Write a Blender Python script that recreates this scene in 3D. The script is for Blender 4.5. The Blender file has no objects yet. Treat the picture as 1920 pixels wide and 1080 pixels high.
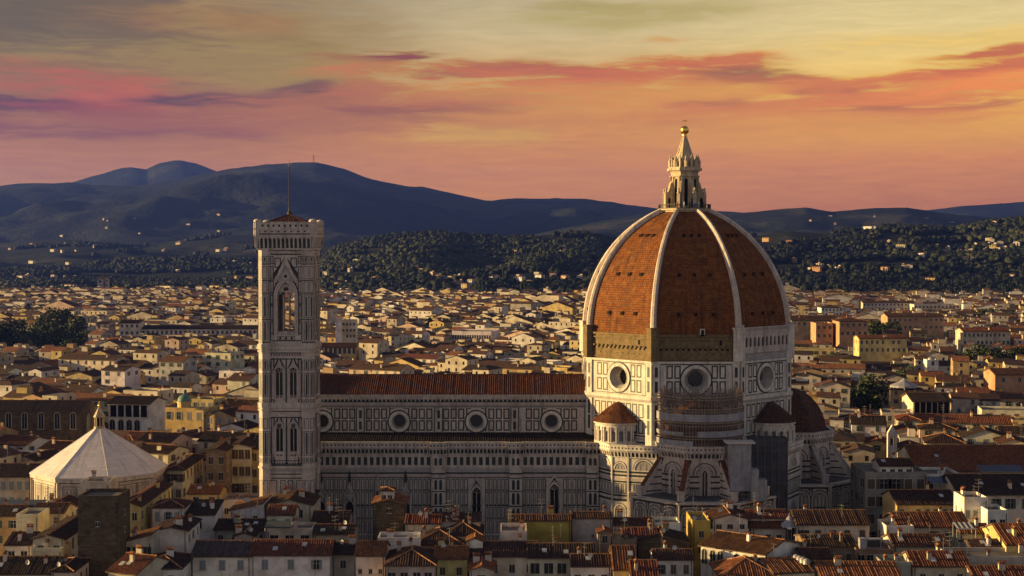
import bpy, math, random
import numpy as np
from mathutils import Vector, Matrix, noise
from mathutils.geometry import tessellate_polygon
R = math.radians
random.seed(7)
S = bpy.context.scene
COL = S.collection

# ------------------------------------------------------------------ camera
FPX, HZ, CZ = 2784.0, 460.0, 79.0          # focal length in photo pixels, horizon row, camera height
TILT = math.atan((540 - HZ) / FPX)
cam = bpy.data.objects.new('camera', bpy.data.cameras.new('camera')); COL.objects.link(cam)
cam.location = (0, 0, CZ); cam.rotation_euler = (math.pi/2 - TILT, 0, 0)
cam.data.sensor_width = 36; cam.data.lens = 36 * FPX / 1920
cam.data.clip_start = 1; cam.data.clip_end = 40000
S.camera = cam
S.view_settings.view_transform = 'Standard'; S.view_settings.look = 'None'
EXPO = 1.65; S.view_settings.exposure = EXPO; S.view_settings.gamma = 1
S.cycles.use_denoising = True
S.cycles.max_bounces = 5; S.cycles.diffuse_bounces = 2; S.cycles.glossy_bounces = 2
S.cycles.volume_bounces = 0; S.cycles.sample_clamp_indirect = 4

SUN_AZ, SUN_EL = 4.0, 7.5                  # degrees: azimuth measured from -X towards +Y
sdir = Vector((-math.cos(R(SUN_EL))*math.cos(R(SUN_AZ)), math.cos(R(SUN_EL))*math.sin(R(SUN_AZ)), math.sin(R(SUN_EL))))
sun = bpy.data.objects.new('sun', bpy.data.lights.new('sun', 'SUN')); COL.objects.link(sun)
sun.data.energy = 5.0; sun.data.angle = R(0.6); sun.data.color = (1.0, 0.69, 0.27)
sun.rotation_euler = sdir.to_track_quat('Z', 'Y').to_euler()

# ------------------------------------------------------------------ node helpers
class NT:
    def __init__(s, nt): s.nt = nt; s.l = nt.links
    def n(s, t, **k):
        o = s.nt.nodes.new(t)
        for a, b in k.items(): setattr(o, a, b)
        return o
    def put(s, sock, v):
        if isinstance(v, bpy.types.NodeSocket): s.l.new(v, sock)
        elif isinstance(v, tuple) and len(v) == 3 and sock.type == 'RGBA': sock.default_value = (*v, 1)
        else: sock.default_value = v
    def m(s, op, a, b=0.0, c=0.0, clamp=False):
        o = s.n('ShaderNodeMath', operation=op, use_clamp=clamp)
        s.put(o.inputs[0], a); s.put(o.inputs[1], b); s.put(o.inputs[2], c)
        return o.outputs[0]
    def mix(s, f, a, b, mode='MIX'):
        o = s.n('ShaderNodeMix', data_type='RGBA', blend_type=mode)
        s.put(o.inputs['Factor'], f); s.put(o.inputs[6], a); s.put(o.inputs[7], b)
        return o.outputs[2]
    def step(s, x, a, b, lo=0.0, hi=1.0):
        o = s.n('ShaderNodeMapRange', interpolation_type='SMOOTHSTEP')
        s.put(o.inputs[0], x); s.put(o.inputs[1], a); s.put(o.inputs[2], b); s.put(o.inputs[3], lo); s.put(o.inputs[4], hi)
        return o.outputs[0]
    def ramp(s, x, stops):
        o = s.n('ShaderNodeValToRGB'); e = o.color_ramp.elements
        while len(e) < len(stops): e.new(0.5)
        for i, (p, c) in enumerate(stops): e[i].position = p; e[i].color = (*c, 1)
        s.put(o.inputs[0], x); return o.outputs[0]
    def noise(s, vec, scale=1.0, detail=4.0, rough=0.55, dist=0.0):
        o = s.n('ShaderNodeTexNoise'); s.put(o.inputs['Vector'], vec)
        o.inputs['Scale'].default_value = scale; o.inputs['Detail'].default_value = detail
        o.inputs['Roughness'].default_value = rough; o.inputs['Distortion'].default_value = dist
        return o.outputs['Fac']
    def xyz(s, x, y, z=0.0):
        o = s.n('ShaderNodeCombineXYZ'); s.put(o.inputs[0], x); s.put(o.inputs[1], y); s.put(o.inputs[2], z)
        return o.outputs[0]
    def mapv(s, vec, sc):
        o = s.n('ShaderNodeVectorMath', operation='MULTIPLY'); s.put(o.inputs[0], vec); o.inputs[1].default_value = sc
        return o.outputs[0]

def lin(r, g, b):
    f = lambda c: (c/255/12.92) if c <= 10 else ((c/255 + .055)/1.055)**2.4
    return (f(r), f(g), f(b))

# ------------------------------------------------------------------ sky: sunset gradient with drifting streaks of cloud
W = bpy.data.worlds.new('World'); S.world = W; W.use_nodes = True
W.node_tree.nodes.clear(); w = NT(W.node_tree)
gen = w.n('ShaderNodeTexCoord').outputs['Generated']
sep = w.n('ShaderNodeSeparateXYZ'); w.l.new(gen, sep.inputs[0])
dx, dy, dz = sep.outputs
AZ = w.m('MULTIPLY', w.m('ARCTAN2', dx, dy), 57.2958)
EL = w.m('MULTIPLY', w.m('ARCSINE', dz), 57.2958)
def ang(px, py):
    a = math.atan((px - 960)/FPX)
    return math.degrees(a), math.degrees(math.atan((HZ - py)/FPX*math.cos(a)))
wa = w.noise(w.xyz(w.m('MULTIPLY', AZ, .16), w.m('MULTIPLY', EL, .55), 3.1), 1, 3)
wb = w.noise(w.xyz(w.m('MULTIPLY', AZ, .22), w.m('MULTIPLY', EL, .8), 9.7), 1, 3)
A2 = w.m('ADD', AZ, w.m('MULTIPLY', w.m('SUBTRACT', wa, .5), 4.5))
E2 = w.m('ADD', EL, w.m('MULTIPLY', w.m('SUBTRACT', wb, .5), .8))
st1 = w.noise(w.xyz(w.m('MULTIPLY', A2, .26), w.m('MULTIPLY', E2, 2.3), .5), 1, 7, .62)
st2 = w.noise(w.xyz(w.m('MULTIPLY', A2, .6), w.m('MULTIPLY', E2, 6.5), 5.5), 1, 5, .6)
streak = w.m('ADD', w.m('MULTIPLY', st1, .6), w.m('MULTIPLY', st2, .4))
ef = w.m('DIVIDE', EL, 12.0, clamp=True)
yy = lambda py: max(0, min(1, ang(960, py)[1]/12))
gl = w.ramp(ef, [(0, lin(150,106,94)), (yy(370), lin(172,122,103)), (yy(300), lin(172,119,101)), (yy(230), lin(160,110,95)), (yy(150), lin(146,110,97)), (yy(70), lin(128,103,97)), (1, lin(106,92,90))])
gc = w.ramp(ef, [(0, lin(164,110,86)), (yy(370), lin(188,129,98)), (yy(300), lin(194,133,99)), (yy(220), lin(198,138,102)), (yy(130), lin(202,168,122)), (yy(60), lin(192,172,134)), (1, lin(158,146,124))])
gr = w.ramp(ef, [(0, lin(164,108,78)), (yy(370), lin(186,125,90)), (yy(300), lin(202,136,96)), (yy(220), lin(222,167,104)), (yy(130), lin(226,192,122)), (yy(60), lin(216,194,140)), (1, lin(184,166,130))])
sky = w.mix(w.step(AZ, -13, 0), gl, gc); sky = w.mix(w.step(AZ, 0, 16), sky, gr)
# (x, y in the photo's own sky, half width, half height, tilt, colour, strength, edge)
CL = [(60,50,300,70,.02,(108,94,78),.75), (330,40,160,26,-.03,(154,114,88),.6), (560,60,200,60,.03,(156,130,96),.75), (470,45,90,20,.03,(154,114,86),.6), (520,78,110,9,.03,(136,110,84),.6),
      (420,120,330,40,.02,(154,128,94),.7), (150,165,170,34,.02,(170,100,80),.95), (230,185,150,20,.02,(176,102,78),.8), (20,195,90,18,.0,(104,78,72),1.0), (150,205,150,14,.02,(142,86,78),.8), (120,238,330,18,.01,(134,90,80),.85), (380,226,330,20,-.02,(154,100,86),.8),
      (460,186,170,14,-.02,(104,79,71),1.0), (565,170,75,13,.0,(112,85,70),1.0), (470,190,44,8,.0,(86,71,71),.9), (620,196,200,26,.0,(170,111,77),.8), (640,112,90,10,.02,(156,109,73),.8), (690,135,110,14,-.03,(184,115,75),.8), (750,110,64,9,.0,(140,83,69),1.0), (690,165,80,14,.0,(172,109,75),.8), (760,205,170,13,-.03,(146,97,71),.85), (800,226,70,7,.0,(158,111,71),.8), (660,232,240,16,.0,(164,111,77),.7),
      (850,145,70,9,.0,(146,95,70),.95), (930,130,110,16,.0,(172,101,75),.95), (1060,140,80,11,-.01,(134,91,70),1.0), (1000,150,210,20,.0,(190,115,75),.8), (880,185,170,18,-.02,(182,117,71),.7), (1180,140,190,16,-.03,(192,111,69),.9), (1310,118,130,14,-.01,(190,107,67),.9), (1370,140,80,12,.04,(156,105,70),.9), (1450,152,110,10,.05,(176,107,71),.9), (1560,166,60,10,-.03,(152,97,73),1.0), (1620,152,150,12,-.05,(204,121,63),.85), (1250,180,300,26,.0,(202,133,83),.7), (1340,196,70,10,-.03,(166,113,75),.8),
      (1500,205,300,22,-.03,(200,125,73),.75), (1690,185,200,22,-.06,(206,125,61),.85), (1830,132,170,14,-.10,(196,111,57),.95), (1880,95,130,9,-.13,(190,107,51),.95), (1850,155,130,18,-.07,(226,139,51),.85), (1660,205,80,8,-.05,(170,111,70),.85), (1810,200,110,8,-.07,(178,109,65),.9), (1700,222,260,16,-.05,(208,135,69),.7),
      (1190,32,190,22,-.05,(172,155,105),.75), (1100,15,90,10,-.02,(164,147,101),.6), (1270,75,50,6,-.02,(200,143,89),.6), (1150,240,420,26,-.02,(194,133,81),.6), (1500,250,360,24,-.01,(206,145,85),.5), (880,258,120,20,.0,(196,155,89),.6), (1750,75,200,16,-.04,(222,183,103),.5)]
for (px, py, sx, sy, tl, c, k) in CL:
    a0, e0 = ang(px, py); sa, se = sx/48.6, sy/48.6
    da = w.m('SUBTRACT', A2, a0)
    de = w.m('ADD', w.m('SUBTRACT', E2, e0), w.m('MULTIPLY', da, tl))
    g = w.m('ADD', w.m('POWER', w.m('ABSOLUTE', w.m('DIVIDE', da, sa)), 2.0), w.m('POWER', w.m('ABSOLUTE', w.m('DIVIDE', de, se)), 2.0))
    g = w.m('EXPONENT', w.m('MULTIPLY', g, -.75))
    v = w.m('MULTIPLY', g, w.m('ADD', .30, w.m('MULTIPLY', w.step(streak, .33, .66), 1.05)))
    sky = w.mix(w.m('MULTIPLY', w.step(v, .08, .72), k), sky, lin(*c))
sky = w.mix(1.0, sky, w.xyz(*[w.m('ADD', .82, w.m('MULTIPLY', st2, .36))]*3), 'MULTIPLY')
# overhead and behind the camera: the dim physical evening sky
ns = w.n('ShaderNodeTexSky', sky_type='NISHITA', sun_disc=False)
ns.sun_elevation = R(SUN_EL); ns.sun_rotation = math.atan2(sdir.x, sdir.y); ns.dust_density = 2.0
nish = w.mix(1.0, ns.outputs[0], (.022, .022, .022), 'MULTIPLY')
HAZE = 0.5/9000; HTOP, HFAR = 820.0, 14500.0
path = w.m('MINIMUM', HFAR, w.m('DIVIDE', HTOP - CZ, w.m('MAXIMUM', dz, .01)))
trans = w.m('EXPONENT', w.m('MULTIPLY', path, -HAZE))                       # the haze below dims the sky behind it again
sky = w.mix(1.0, sky, w.xyz(1.15*2**-EXPO, 1.13*2**-EXPO, 1.18*2**-EXPO), 'MULTIPLY')
veil = w.mix(w.m('SUBTRACT', 1.0, trans), (0, 0, 0), (.062, .042, .090))
sky = w.mix(1.0, w.mix(1.0, sky, veil, 'SUBTRACT'), (.016, .016, .016), 'LIGHTEN')
sky = w.mix(1.0, sky, w.xyz(*[w.m('DIVIDE', 1.0, trans)]*3), 'MULTIPLY')
hi = w.step(EL, 11, 32)
front = w.step(dy, .15, .78)
band = w.mix(front, (.155, .134, .132), sky)
band = w.mix(hi, band, (.030, .028, .033))
total = w.mix(w.m('MULTIPLY', front, w.m('SUBTRACT', 1.0, hi)), w.mix(1.0, band, nish, 'ADD'), band)
bg = w.n('ShaderNodeBackground'); w.l.new(total, bg.inputs[0]); bg.inputs[1].default_value = 1.0
w.l.new(bg.outputs[0], w.n('ShaderNodeOutputWorld').inputs[0])

# ------------------------------------------------------------------ photo pixel <-> place
CT, ST = math.cos(TILT), math.sin(TILT)
def ray(px, py):
    x, y = (px - 960)/FPX, (540 - py)/FPX
    return Vector((x, y*ST + CT, y*CT - ST))
def at(px, py, Y): d = ray(px, py); return Vector((0, 0, CZ)) + d*(Y/d.y)
def hit(px, py, h): d = ray(px, py); return Vector((0, 0, CZ)) + d*((h - CZ)/d.z)
def ZZ(py, Y): return at(960, py, Y).z
def XX(px, py, Y): return at(px, py, Y).x
def proj(p):
    x, y, z = p[0], p[1], p[2] - CZ
    f, u = y*CT - z*ST, y*ST + z*CT
    return 960 + FPX*x/f, 540 - FPX*u/f

# ------------------------------------------------------------------ materials
MATS = {}
def mat(name, fn):
    if name not in MATS:
        m = bpy.data.materials.new(name); m.use_nodes = True
        t = NT(m.node_tree); t.b = m.node_tree.nodes['Principled BSDF']; fn(t); MATS[name] = m
    return MATS[name]
def base(t, c, rough=.8, spec=.3, bump=None, bs=.4, bd=.05):
    t.put(t.b.inputs['Base Color'], c); t.put(t.b.inputs['Roughness'], rough); t.put(t.b.inputs['Specular IOR Level'], spec)
    if bump is not None:
        o = t.n('ShaderNodeBump'); o.inputs['Strength'].default_value = bs; o.inputs['Distance'].default_value = bd
        t.l.new(bump, o.inputs['Height']); t.l.new(o.outputs[0], t.b.inputs['Normal'])
def oc(t): return t.n('ShaderNodeTexCoord').outputs['Object']
def worn(c1, c2, dirt, rough=.7, sc=.35, streaks=.5, spec=.3):
    def f(t):
        o = oc(t)
        c = t.mix(t.step(t.noise(o, sc, 6, .65), .35, .65), c1, c2)
        s = t.noise(t.mapv(o, (.9, .9, .10)), 1.0, 5, .6)
        c = t.mix(t.m('MULTIPLY', t.step(s, .45, .75), streaks), c, dirt)
        g = t.noise(o, 2.2, 5, .7)
        c = t.mix(t.step(g, .35, .72, 0, .5), c, dirt)
        base(t, c, rough, spec, g, .25)
    return f
marble = lambda: mat('white_marble', worn((.66,.60,.53), (.52,.455,.40), (.20,.165,.14), .7, .35, .65))  # brighter copy for the sunlit drum and exedra; some sunlight is in the colour
aged = lambda: mat('aged_marble', worn((.56,.475,.41), (.44,.365,.315), (.15,.115,.095), .7, .35, .7))
warm = lambda: mat('warm_marble', worn((.54,.42,.27), (.41,.31,.19), (.13,.095,.065), .7, .6, .85))
pink = lambda: mat('pink_marble', worn((.42,.315,.285), (.50,.40,.37), (.20,.15,.14)))
green = lambda: mat('green_marble', worn((.018,.024,.022), (.035,.042,.038), (.012,.014,.013), .5))
greymarble = lambda: mat('grey_marble', worn((.36,.325,.305), (.28,.25,.24), (.13,.11,.10)))
roughstone = lambda: mat('rough_stone', worn((.215,.145,.062), (.135,.092,.043), (.055,.04,.024), .9, .8))
def masonry(t):
    o = oc(t); s = t.n('ShaderNodeSeparateXYZ'); t.l.new(o, s.inputs[0]); uv = t.xyz(t.m('ADD', s.outputs[0], s.outputs[1]), s.outputs[2])
    b = t.n('ShaderNodeTexBrick'); t.l.new(uv, b.inputs['Vector']); b.inputs['Scale'].default_value = 1.0; b.inputs['Brick Width'].default_value = .9; b.inputs['Row Height'].default_value = .42; b.inputs['Mortar Size'].default_value = .03
    b.inputs['Color1'].default_value = (.135,.095,.055,1); b.inputs['Color2'].default_value = (.075,.054,.033,1); b.inputs['Mortar'].default_value = (.05,.04,.028,1)
    c = t.mix(t.step(t.noise(o, .5, 6, .7), .42, .70, 0, .8), b.outputs['Color'], (.04,.030,.02)); base(t, c, .95, .1, b.outputs['Fac'], -.5, .06)
stone = lambda: mat('brown_stone', masonry)
def slabs(t):
    uv = t.n('ShaderNodeTexCoord').outputs['UV']; s = t.n('ShaderNodeSeparateXYZ'); t.l.new(uv, s.inputs[0])
    b = t.n('ShaderNodeTexBrick'); t.l.new(uv, b.inputs['Vector']); b.inputs['Scale'].default_value = 1.0; b.inputs['Brick Width'].default_value = 2.6; b.inputs['Row Height'].default_value = 1.35; b.inputs['Mortar Size'].default_value = .035
    b.inputs['Color1'].default_value = (.66,.58,.55,1); b.inputs['Color2'].default_value = (.58,.51,.48,1); b.inputs['Mortar'].default_value = (.44,.385,.36,1)
    n = t.noise(t.xyz(t.m('MULTIPLY', s.outputs[0], .8), t.m('MULTIPLY', s.outputs[1], .09)), 1.0, 6, .65)
    c = t.mix(t.step(n, .47, .72, 0, .75), b.outputs['Color'], (.33,.275,.25)); c = t.mix(t.step(t.noise(uv, .35, 6, .7), .45, .75, 0, .5), c, (.40,.35,.32))
    base(t, c, .6, .3, t.noise(uv, 2.0, 4), .2)
whiteroof = lambda: mat('white_roof_marble', slabs)
glass = lambda: mat('dark_glass', lambda t: base(t, (.012,.012,.014), .25, .5))
void = lambda: mat('unlit_interior', lambda t: base(t, (.010,.009,.009), .9, .1))
gold = lambda: mat('gilded_copper', lambda t: (base(t, (.85,.50,.13), .28), t.put(t.b.inputs['Metallic'], 1.0)))
metal = lambda: mat('grey_steel', lambda t: (base(t, (.30,.29,.28), .5), t.put(t.b.inputs['Metallic'], .6)))
iron = lambda: mat('dark_iron', lambda t: base(t, (.03,.025,.022), .6))
verdigris = lambda: mat('green_copper', worn((.12,.22,.18), (.09,.17,.14), (.05,.09,.07), .6))
sheet = lambda: mat('white_sheeting', worn((.30,.285,.305), (.22,.21,.23), (.11,.105,.115), .6, .6, .6))
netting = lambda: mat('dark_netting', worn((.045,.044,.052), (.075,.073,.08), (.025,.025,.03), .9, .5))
board = lambda: mat('scaffold_board', worn((.30,.22,.15), (.22,.16,.11), (.1,.08,.06), .9, .8))
solar = lambda: mat('solar_glass', lambda t: base(t, (.03,.045,.09), .2, .5))
def stuc(t, c):
    o = oc(t); rnd = t.n('ShaderNodeObjectInfo').outputs['Random']
    o2 = t.n('ShaderNodeVectorMath', operation='ADD'); t.l.new(o, o2.inputs[0])
    t.l.new(t.xyz(t.m('MULTIPLY', rnd, 91.0), t.m('MULTIPLY', rnd, 37.0), 0.0), o2.inputs[1]); o = o2.outputs[0]
    n1 = t.noise(o, .22, 6, .65); n2 = t.noise(t.mapv(o, (1.1, 1.1, .12)), 1.0, 5, .65)
    c2 = t.mix(1.0, c, (.66,.60,.55), 'MULTIPLY'); c3 = t.mix(1.0, c, (.40,.37,.36), 'MULTIPLY')
    k = t.mix(t.step(n1, .38, .66), c, c2); k = t.mix(t.step(n2, .52, .8, 0, .6), k, c3)
    base(t, k, .9, .15, t.noise(o, 2.5, 4), .2)
stucco = lambda: mat('stucco', lambda t: stuc(t, t.n('ShaderNodeObjectInfo').outputs['Color']))
def til(t, c):
    o = oc(t); rnd = t.n('ShaderNodeObjectInfo').outputs['Random']
    o2 = t.n('ShaderNodeVectorMath', operation='ADD'); t.l.new(o, o2.inputs[0])
    t.l.new(t.xyz(t.m('MULTIPLY', rnd, 53.0), t.m('MULTIPLY', rnd, 77.0), 0.0), o2.inputs[1]); o = o2.outputs[0]
    v = t.n('ShaderNodeTexVoronoi'); t.l.new(t.mapv(o, (2.1, 1.5, 1.5)), v.inputs['Vector']); v.inputs['Scale'].default_value = 1.0
    s = t.n('ShaderNodeSeparateColor'); t.l.new(v.outputs['Color'], s.inputs[0])
    k = t.mix(t.m('MULTIPLY', s.outputs[0], .75), c, t.mix(1.0, c, (.42,.36,.34), 'MULTIPLY'))
    k = t.mix(t.step(s.outputs[1], .72, 1.0, 0, .55), k, t.mix(1.0, c, (1.6,1.7,1.8), 'MULTIPLY'))
    k = t.mix(t.step(t.noise(o, .25, 6, .65), .48, .75, 0, .75), k, (.045,.035,.028))
    base(t, k, .9, .15, s.outputs[2], .5, .06)
tile = lambda: mat('clay_tile', lambda t: til(t, t.n('ShaderNodeObjectInfo').outputs['Color']))
def fixed(name, kind, c): return mat(name, lambda t: (stuc if kind == 's' else til)(t, c))
def dome_tile():
    def f(t):
        uv = t.n('ShaderNodeTexCoord').outputs['UV']; s = t.n('ShaderNodeSeparateXYZ'); t.l.new(uv, s.inputs[0])
        b = t.n('ShaderNodeTexBrick'); t.l.new(uv, b.inputs['Vector'])
        b.inputs['Scale'].default_value = 1.0; b.inputs['Brick Width'].default_value = .75; b.inputs['Row Height'].default_value = .62
        b.inputs['Mortar Size'].default_value = .09; b.inputs['Mortar Smooth'].default_value = .5
        b.inputs['Color1'].default_value = (.205,.066,.013,1); b.inputs['Color2'].default_value = (.140,.041,.0095,1); b.inputs['Mortar'].default_value = (.042,.014,.006,1)
        n = t.noise(t.xyz(t.m('MULTIPLY', s.outputs[0], .9), t.m('MULTIPLY', s.outputs[1], .07)), 1.0, 5, .6)
        c = t.mix(t.step(n, .46, .70, 0, .8), b.outputs['Color'], (.028,.0125,.007))
        n2 = t.noise(uv, .55, 6, .7)
        c = t.mix(t.step(n2, .42, .72, 0, .75), c, (.225,.092,.024))
        c = t.mix(t.step(t.noise(uv, .22, 6, .7), .46, .68, 0, .65), c, (.085,.032,.013))
        c = t.mix(t.step(t.noise(uv, 1.7, 3), .60, .72, 0, .7), c, (.036,.016,.008))
        base(t, c, .85, .15, b.outputs['Fac'], -.4, .08)
    return mat('dome_tile', f)
def foliage(name, c1, c2):
    def f(t):
        o = oc(t); c = t.mix(t.step(t.noise(o, .9, 4), .35, .65), c1, c2); base(t, c, .8, .2)
    return mat(name, f)
fol = [lambda: foliage('leaf_dark', (.012,.020,.008), (.022,.034,.012)), lambda: foliage('leaf_mid', (.026,.041,.012), (.045,.06,.017)), lambda: foliage('leaf_light', (.05,.064,.017), (.075,.083,.022))]
bark = lambda: mat('bark', worn((.07,.05,.035), (.05,.035,.025), (.02,.015,.012), .95))

# ------------------------------------------------------------------ builders
ORIG = {}
def tagged(o, label=None, cat=None, group=None, kind=None):
    for k, v in (('label', label), ('category', cat), ('group', group), ('kind', kind)):
        if v: o[k] = v
    return o
def thing(name, label, cat, loc, group=None, rz=0):
    o = bpy.data.objects.new(name, None); COL.objects.link(o); o.location = loc; o.rotation_euler = (0, 0, rz)
    o.empty_display_size = 1; ORIG[o.name] = Vector(loc)
    return tagged(o, label, cat, group)

class MB:
    """Collects faces; build() links them as one mesh object."""
    def __init__(s): s.v, s.f, s.m, s.uv = [], [], [], []
    def face(s, pts, m=0, uv=None):
        i = len(s.v); s.v.extend(tuple(p) for p in pts); s.f.append(tuple(range(i, i + len(pts)))); s.m.append(m); s.uv.append(uv)
    def box(s, a, b, m=0):
        x0, y0, z0 = a; x1, y1, z1 = b
        p = [(x0,y0,z0),(x1,y0,z0),(x1,y1,z0),(x0,y1,z0),(x0,y0,z1),(x1,y0,z1),(x1,y1,z1),(x0,y1,z1)]
        for q in ((0,3,2,1),(4,5,6,7),(0,1,5,4),(1,2,6,5),(2,3,7,6),(3,0,4,7)): s.face([p[k] for k in q], m)
    def prism(s, poly, z0, z1, m=0, top=True, bottom=False, poly1=None):
        q = poly1 or poly; n = len(poly)
        for i in range(n):
            j = (i + 1) % n
            s.face([(*poly[i], z0), (*poly[j], z0), (*q[j], z1), (*q[i], z1)], m)
        if top: s.face([(*p, z1) for p in q], m)
        if bottom: s.face([(*p, z0) for p in reversed(poly)], m)
    def tube(s, p, q, r, n=6, m=0, r2=None, cap=False):
        p, q = Vector(p), Vector(q); d = (q - p).normalized()
        a = d.orthogonal().normalized(); b = d.cross(a); r2 = r if r2 is None else r2
        A = [p + (a*math.cos(t) + b*math.sin(t))*r for t in [2*math.pi*k/n for k in range(n)]]
        B = [q + (a*math.cos(t) + b*math.sin(t))*r2 for t in [2*math.pi*k/n for k in range(n)]]
        for i in range(n): s.face([A[i], A[(i+1) % n], B[(i+1) % n], B[i]], m)
        if cap: s.face(B, m); s.face(A[::-1], m)
    def lathe(s, prof, c, n=16, m=0, a0=0.0, a1=2*math.pi):
        full = abs(a1 - a0 - 2*math.pi) < 1e-6
        for (r0, z0), (r1, z1) in zip(prof, prof[1:]):
            for k in range(n):
                t, u = a0 + (a1-a0)*k/n, a0 + (a1-a0)*(k+1)/n
                P = lambda r, z, t: (c[0] + r*math.cos(t), c[1] + r*math.sin(t), z)
                if r1 < 1e-4: s.face([P(r0,z0,t), P(r0,z0,u), P(0,z1,t)], m)
                elif r0 < 1e-4: s.face([P(0,z0,t), P(r1,z1,u), P(r1,z1,t)], m)
                else: s.face([P(r0,z0,t), P(r0,z0,u), P(r1,z1,u), P(r1,z1,t)], m)
    def build(s, name, mats, parent=None, origin=None, smooth=False, color=None):
        me = bpy.data.meshes.new(name)
        o0 = Vector(origin) if origin is not None else (ORIG.get(parent.name, Vector()) if parent is not None else Vector())
        me.from_pydata([(p[0]-o0.x, p[1]-o0.y, p[2]-o0.z) for p in s.v], [], s.f)
        for m in (mats if isinstance(mats, (list, tuple)) else [mats]): me.materials.append(m)
        me.polygons.foreach_set('material_index', s.m)
        if any(u is not None for u in s.uv):
            L = me.uv_layers.new(name='UVMap'); k = 0
            for f, u in zip(s.f, s.uv):
                for i in range(len(f)): L.data[k].uv = u[i] if u else (0, 0); k += 1
        if smooth: me.polygons.foreach_set('use_smooth', [True]*len(s.f))
        o = bpy.data.objects.new(name, me); COL.objects.link(o)
        if parent is not None:
            o.parent = parent; ORIG[o.name] = o0
        else: o.location = o0; ORIG[o.name] = o0
        if color: o.color = (*color, 1)
        return o

class FR:
    """A vertical plane: o origin, u along it to the viewer's right, n outward."""
    def __init__(s, mb, o, n, u=None):
        s.mb = mb; s.o = Vector((o[0], o[1], 0)); s.n = Vector((n[0], n[1], 0)).normalized()
        s.u = Vector((-s.n.y, s.n.x, 0)) if u is None else Vector(u)
    def P(s, a, z, d=0.0):
        q = s.o + s.u*a + s.n*d; return (q.x, q.y, z)
    def rect(s, a0, a1, z0, z1, d=0.0, m=0): s.mb.face([s.P(a0,z0,d), s.P(a1,z0,d), s.P(a1,z1,d), s.P(a0,z1,d)], m)
    def box(s, a0, a1, z0, z1, d0, d1, m=0, e=None):
        P = s.P; e = d1 if e is None else e          # e: depth of the front at the bottom
        s.mb.face([P(a0,z0,e),P(a1,z0,e),P(a1,z1,d1),P(a0,z1,d1)], m); s.mb.face([P(a0,z1,d1),P(a1,z1,d1),P(a1,z1,d0),P(a0,z1,d0)], m)
        s.mb.face([P(a0,z0,d0),P(a1,z0,d0),P(a1,z0,e),P(a0,z0,e)], m); s.mb.face([P(a0,z0,d0),P(a0,z0,e),P(a0,z1,d1),P(a0,z1,d0)], m)
        s.mb.face([P(a1,z0,e),P(a1,z0,d0),P(a1,z1,d0),P(a1,z1,d1)], m)
    def poly(s, pts, d=0.0, m=0): s.mb.face([s.P(a, z, d) for a, z in pts], m)
    def frame(s, a0, a1, z0, z1, t, d, m):
        s.rect(a0,a1,z0,z0+t,d,m); s.rect(a0,a1,z1-t,z1,d,m); s.rect(a0,a0+t,z0+t,z1-t,d,m); s.rect(a1-t,a1,z0+t,z1-t,d,m)
    def ring(s, ca, cz, r0, r1, d, m, n=28, d2=None, t0=0.0, t1=2*math.pi):
        d2 = d if d2 is None else d2
        for k in range(n):
            t, u = t0 + (t1-t0)*k/n, t0 + (t1-t0)*(k+1)/n
            s.mb.face([s.P(ca+r0*math.cos(t),cz+r0*math.sin(t),d2), s.P(ca+r1*math.cos(t),cz+r1*math.sin(t),d), s.P(ca+r1*math.cos(u),cz+r1*math.sin(u),d), s.P(ca+r0*math.cos(u),cz+r0*math.sin(u),d2)], m)
    def disk(s, ca, cz, r, d, m, n=28): s.poly([(ca+r*math.cos(2*math.pi*k/n), cz+r*math.sin(2*math.pi*k/n)) for k in range(n)], d, m)
    def wall(s, outer, holes, d=0.0, m=0):
        L = [[Vector((a, z, 0)) for a, z in q] for q in [outer] + holes]; flat = [p for q in L for p in q]
        for t in tessellate_polygon(L): s.mb.face([s.P(flat[i].x, flat[i].y, d) for i in t], m)
    def reveal(s, pts, d0, d1, m, back=None):
        for i in range(len(pts)):
            (a, z), (b, y) = pts[i], pts[(i+1) % len(pts)]
            s.mb.face([s.P(a,z,d0), s.P(b,y,d0), s.P(b,y,d1), s.P(a,z,d1)], m)
        if back is not None: s.poly(pts, d1, back)
    def archring(s, ca, z0, w, zs, t, d, m, kind='r'):
        A, B = arch(ca, z0, w, zs, kind), arch(ca, z0, w+2*t, zs, kind)
        for i in range(len(A)-1): s.mb.face([s.P(*A[i],d), s.P(*A[i+1],d), s.P(*B[i+1],d), s.P(*B[i],d)], m)
def arch(ca, z0, w, zs, kind='r', n=10):
    h = w/2; pts = [(ca-h, z0)]
    if kind == 'r': pts += [(ca-h*math.cos(math.pi*k/n), zs+h*math.sin(math.pi*k/n)) for k in range(n+1)]
    else:
        r = w*.95; c = r - h; tm = math.acos(c/r); k2 = n//2
        pts += [(ca+c-r*math.cos(tm*k/k2), zs+r*math.sin(tm*k/k2)) for k in range(k2+1)]
        pts += [(ca-c+r*math.cos(tm*k/k2), zs+r*math.sin(tm*k/k2)) for k in range(k2-1, -1, -1)]
    return pts + [(ca+h, z0)]
def ngon(c, rad, n, ph=0.0): return [(c[0]+rad*math.cos(ph+2*math.pi*k/n), c[1]+rad*math.sin(ph+2*math.pi*k/n)) for k in range(n)]
def octa(c, ap): return ngon(c, ap/math.cos(math.pi/8), 8, math.pi/8)
T8 = math.tan(math.pi/8)
def octface(mb, c, ap, deg): n = (math.cos(R(deg)), math.sin(R(deg))); return FR(mb, (c[0]+n[0]*ap, c[1]+n[1]*ap), n), ap*T8
def link(name, me, parent, loc=(0,0,0), rz=0.0, color=None):
    o = bpy.data.objects.new(name, me); COL.objects.link(o); o.parent = parent; o.location = loc; o.rotation_euler = (0,0,rz)
    if color: o.color = (*color, 1)
    return o

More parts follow.
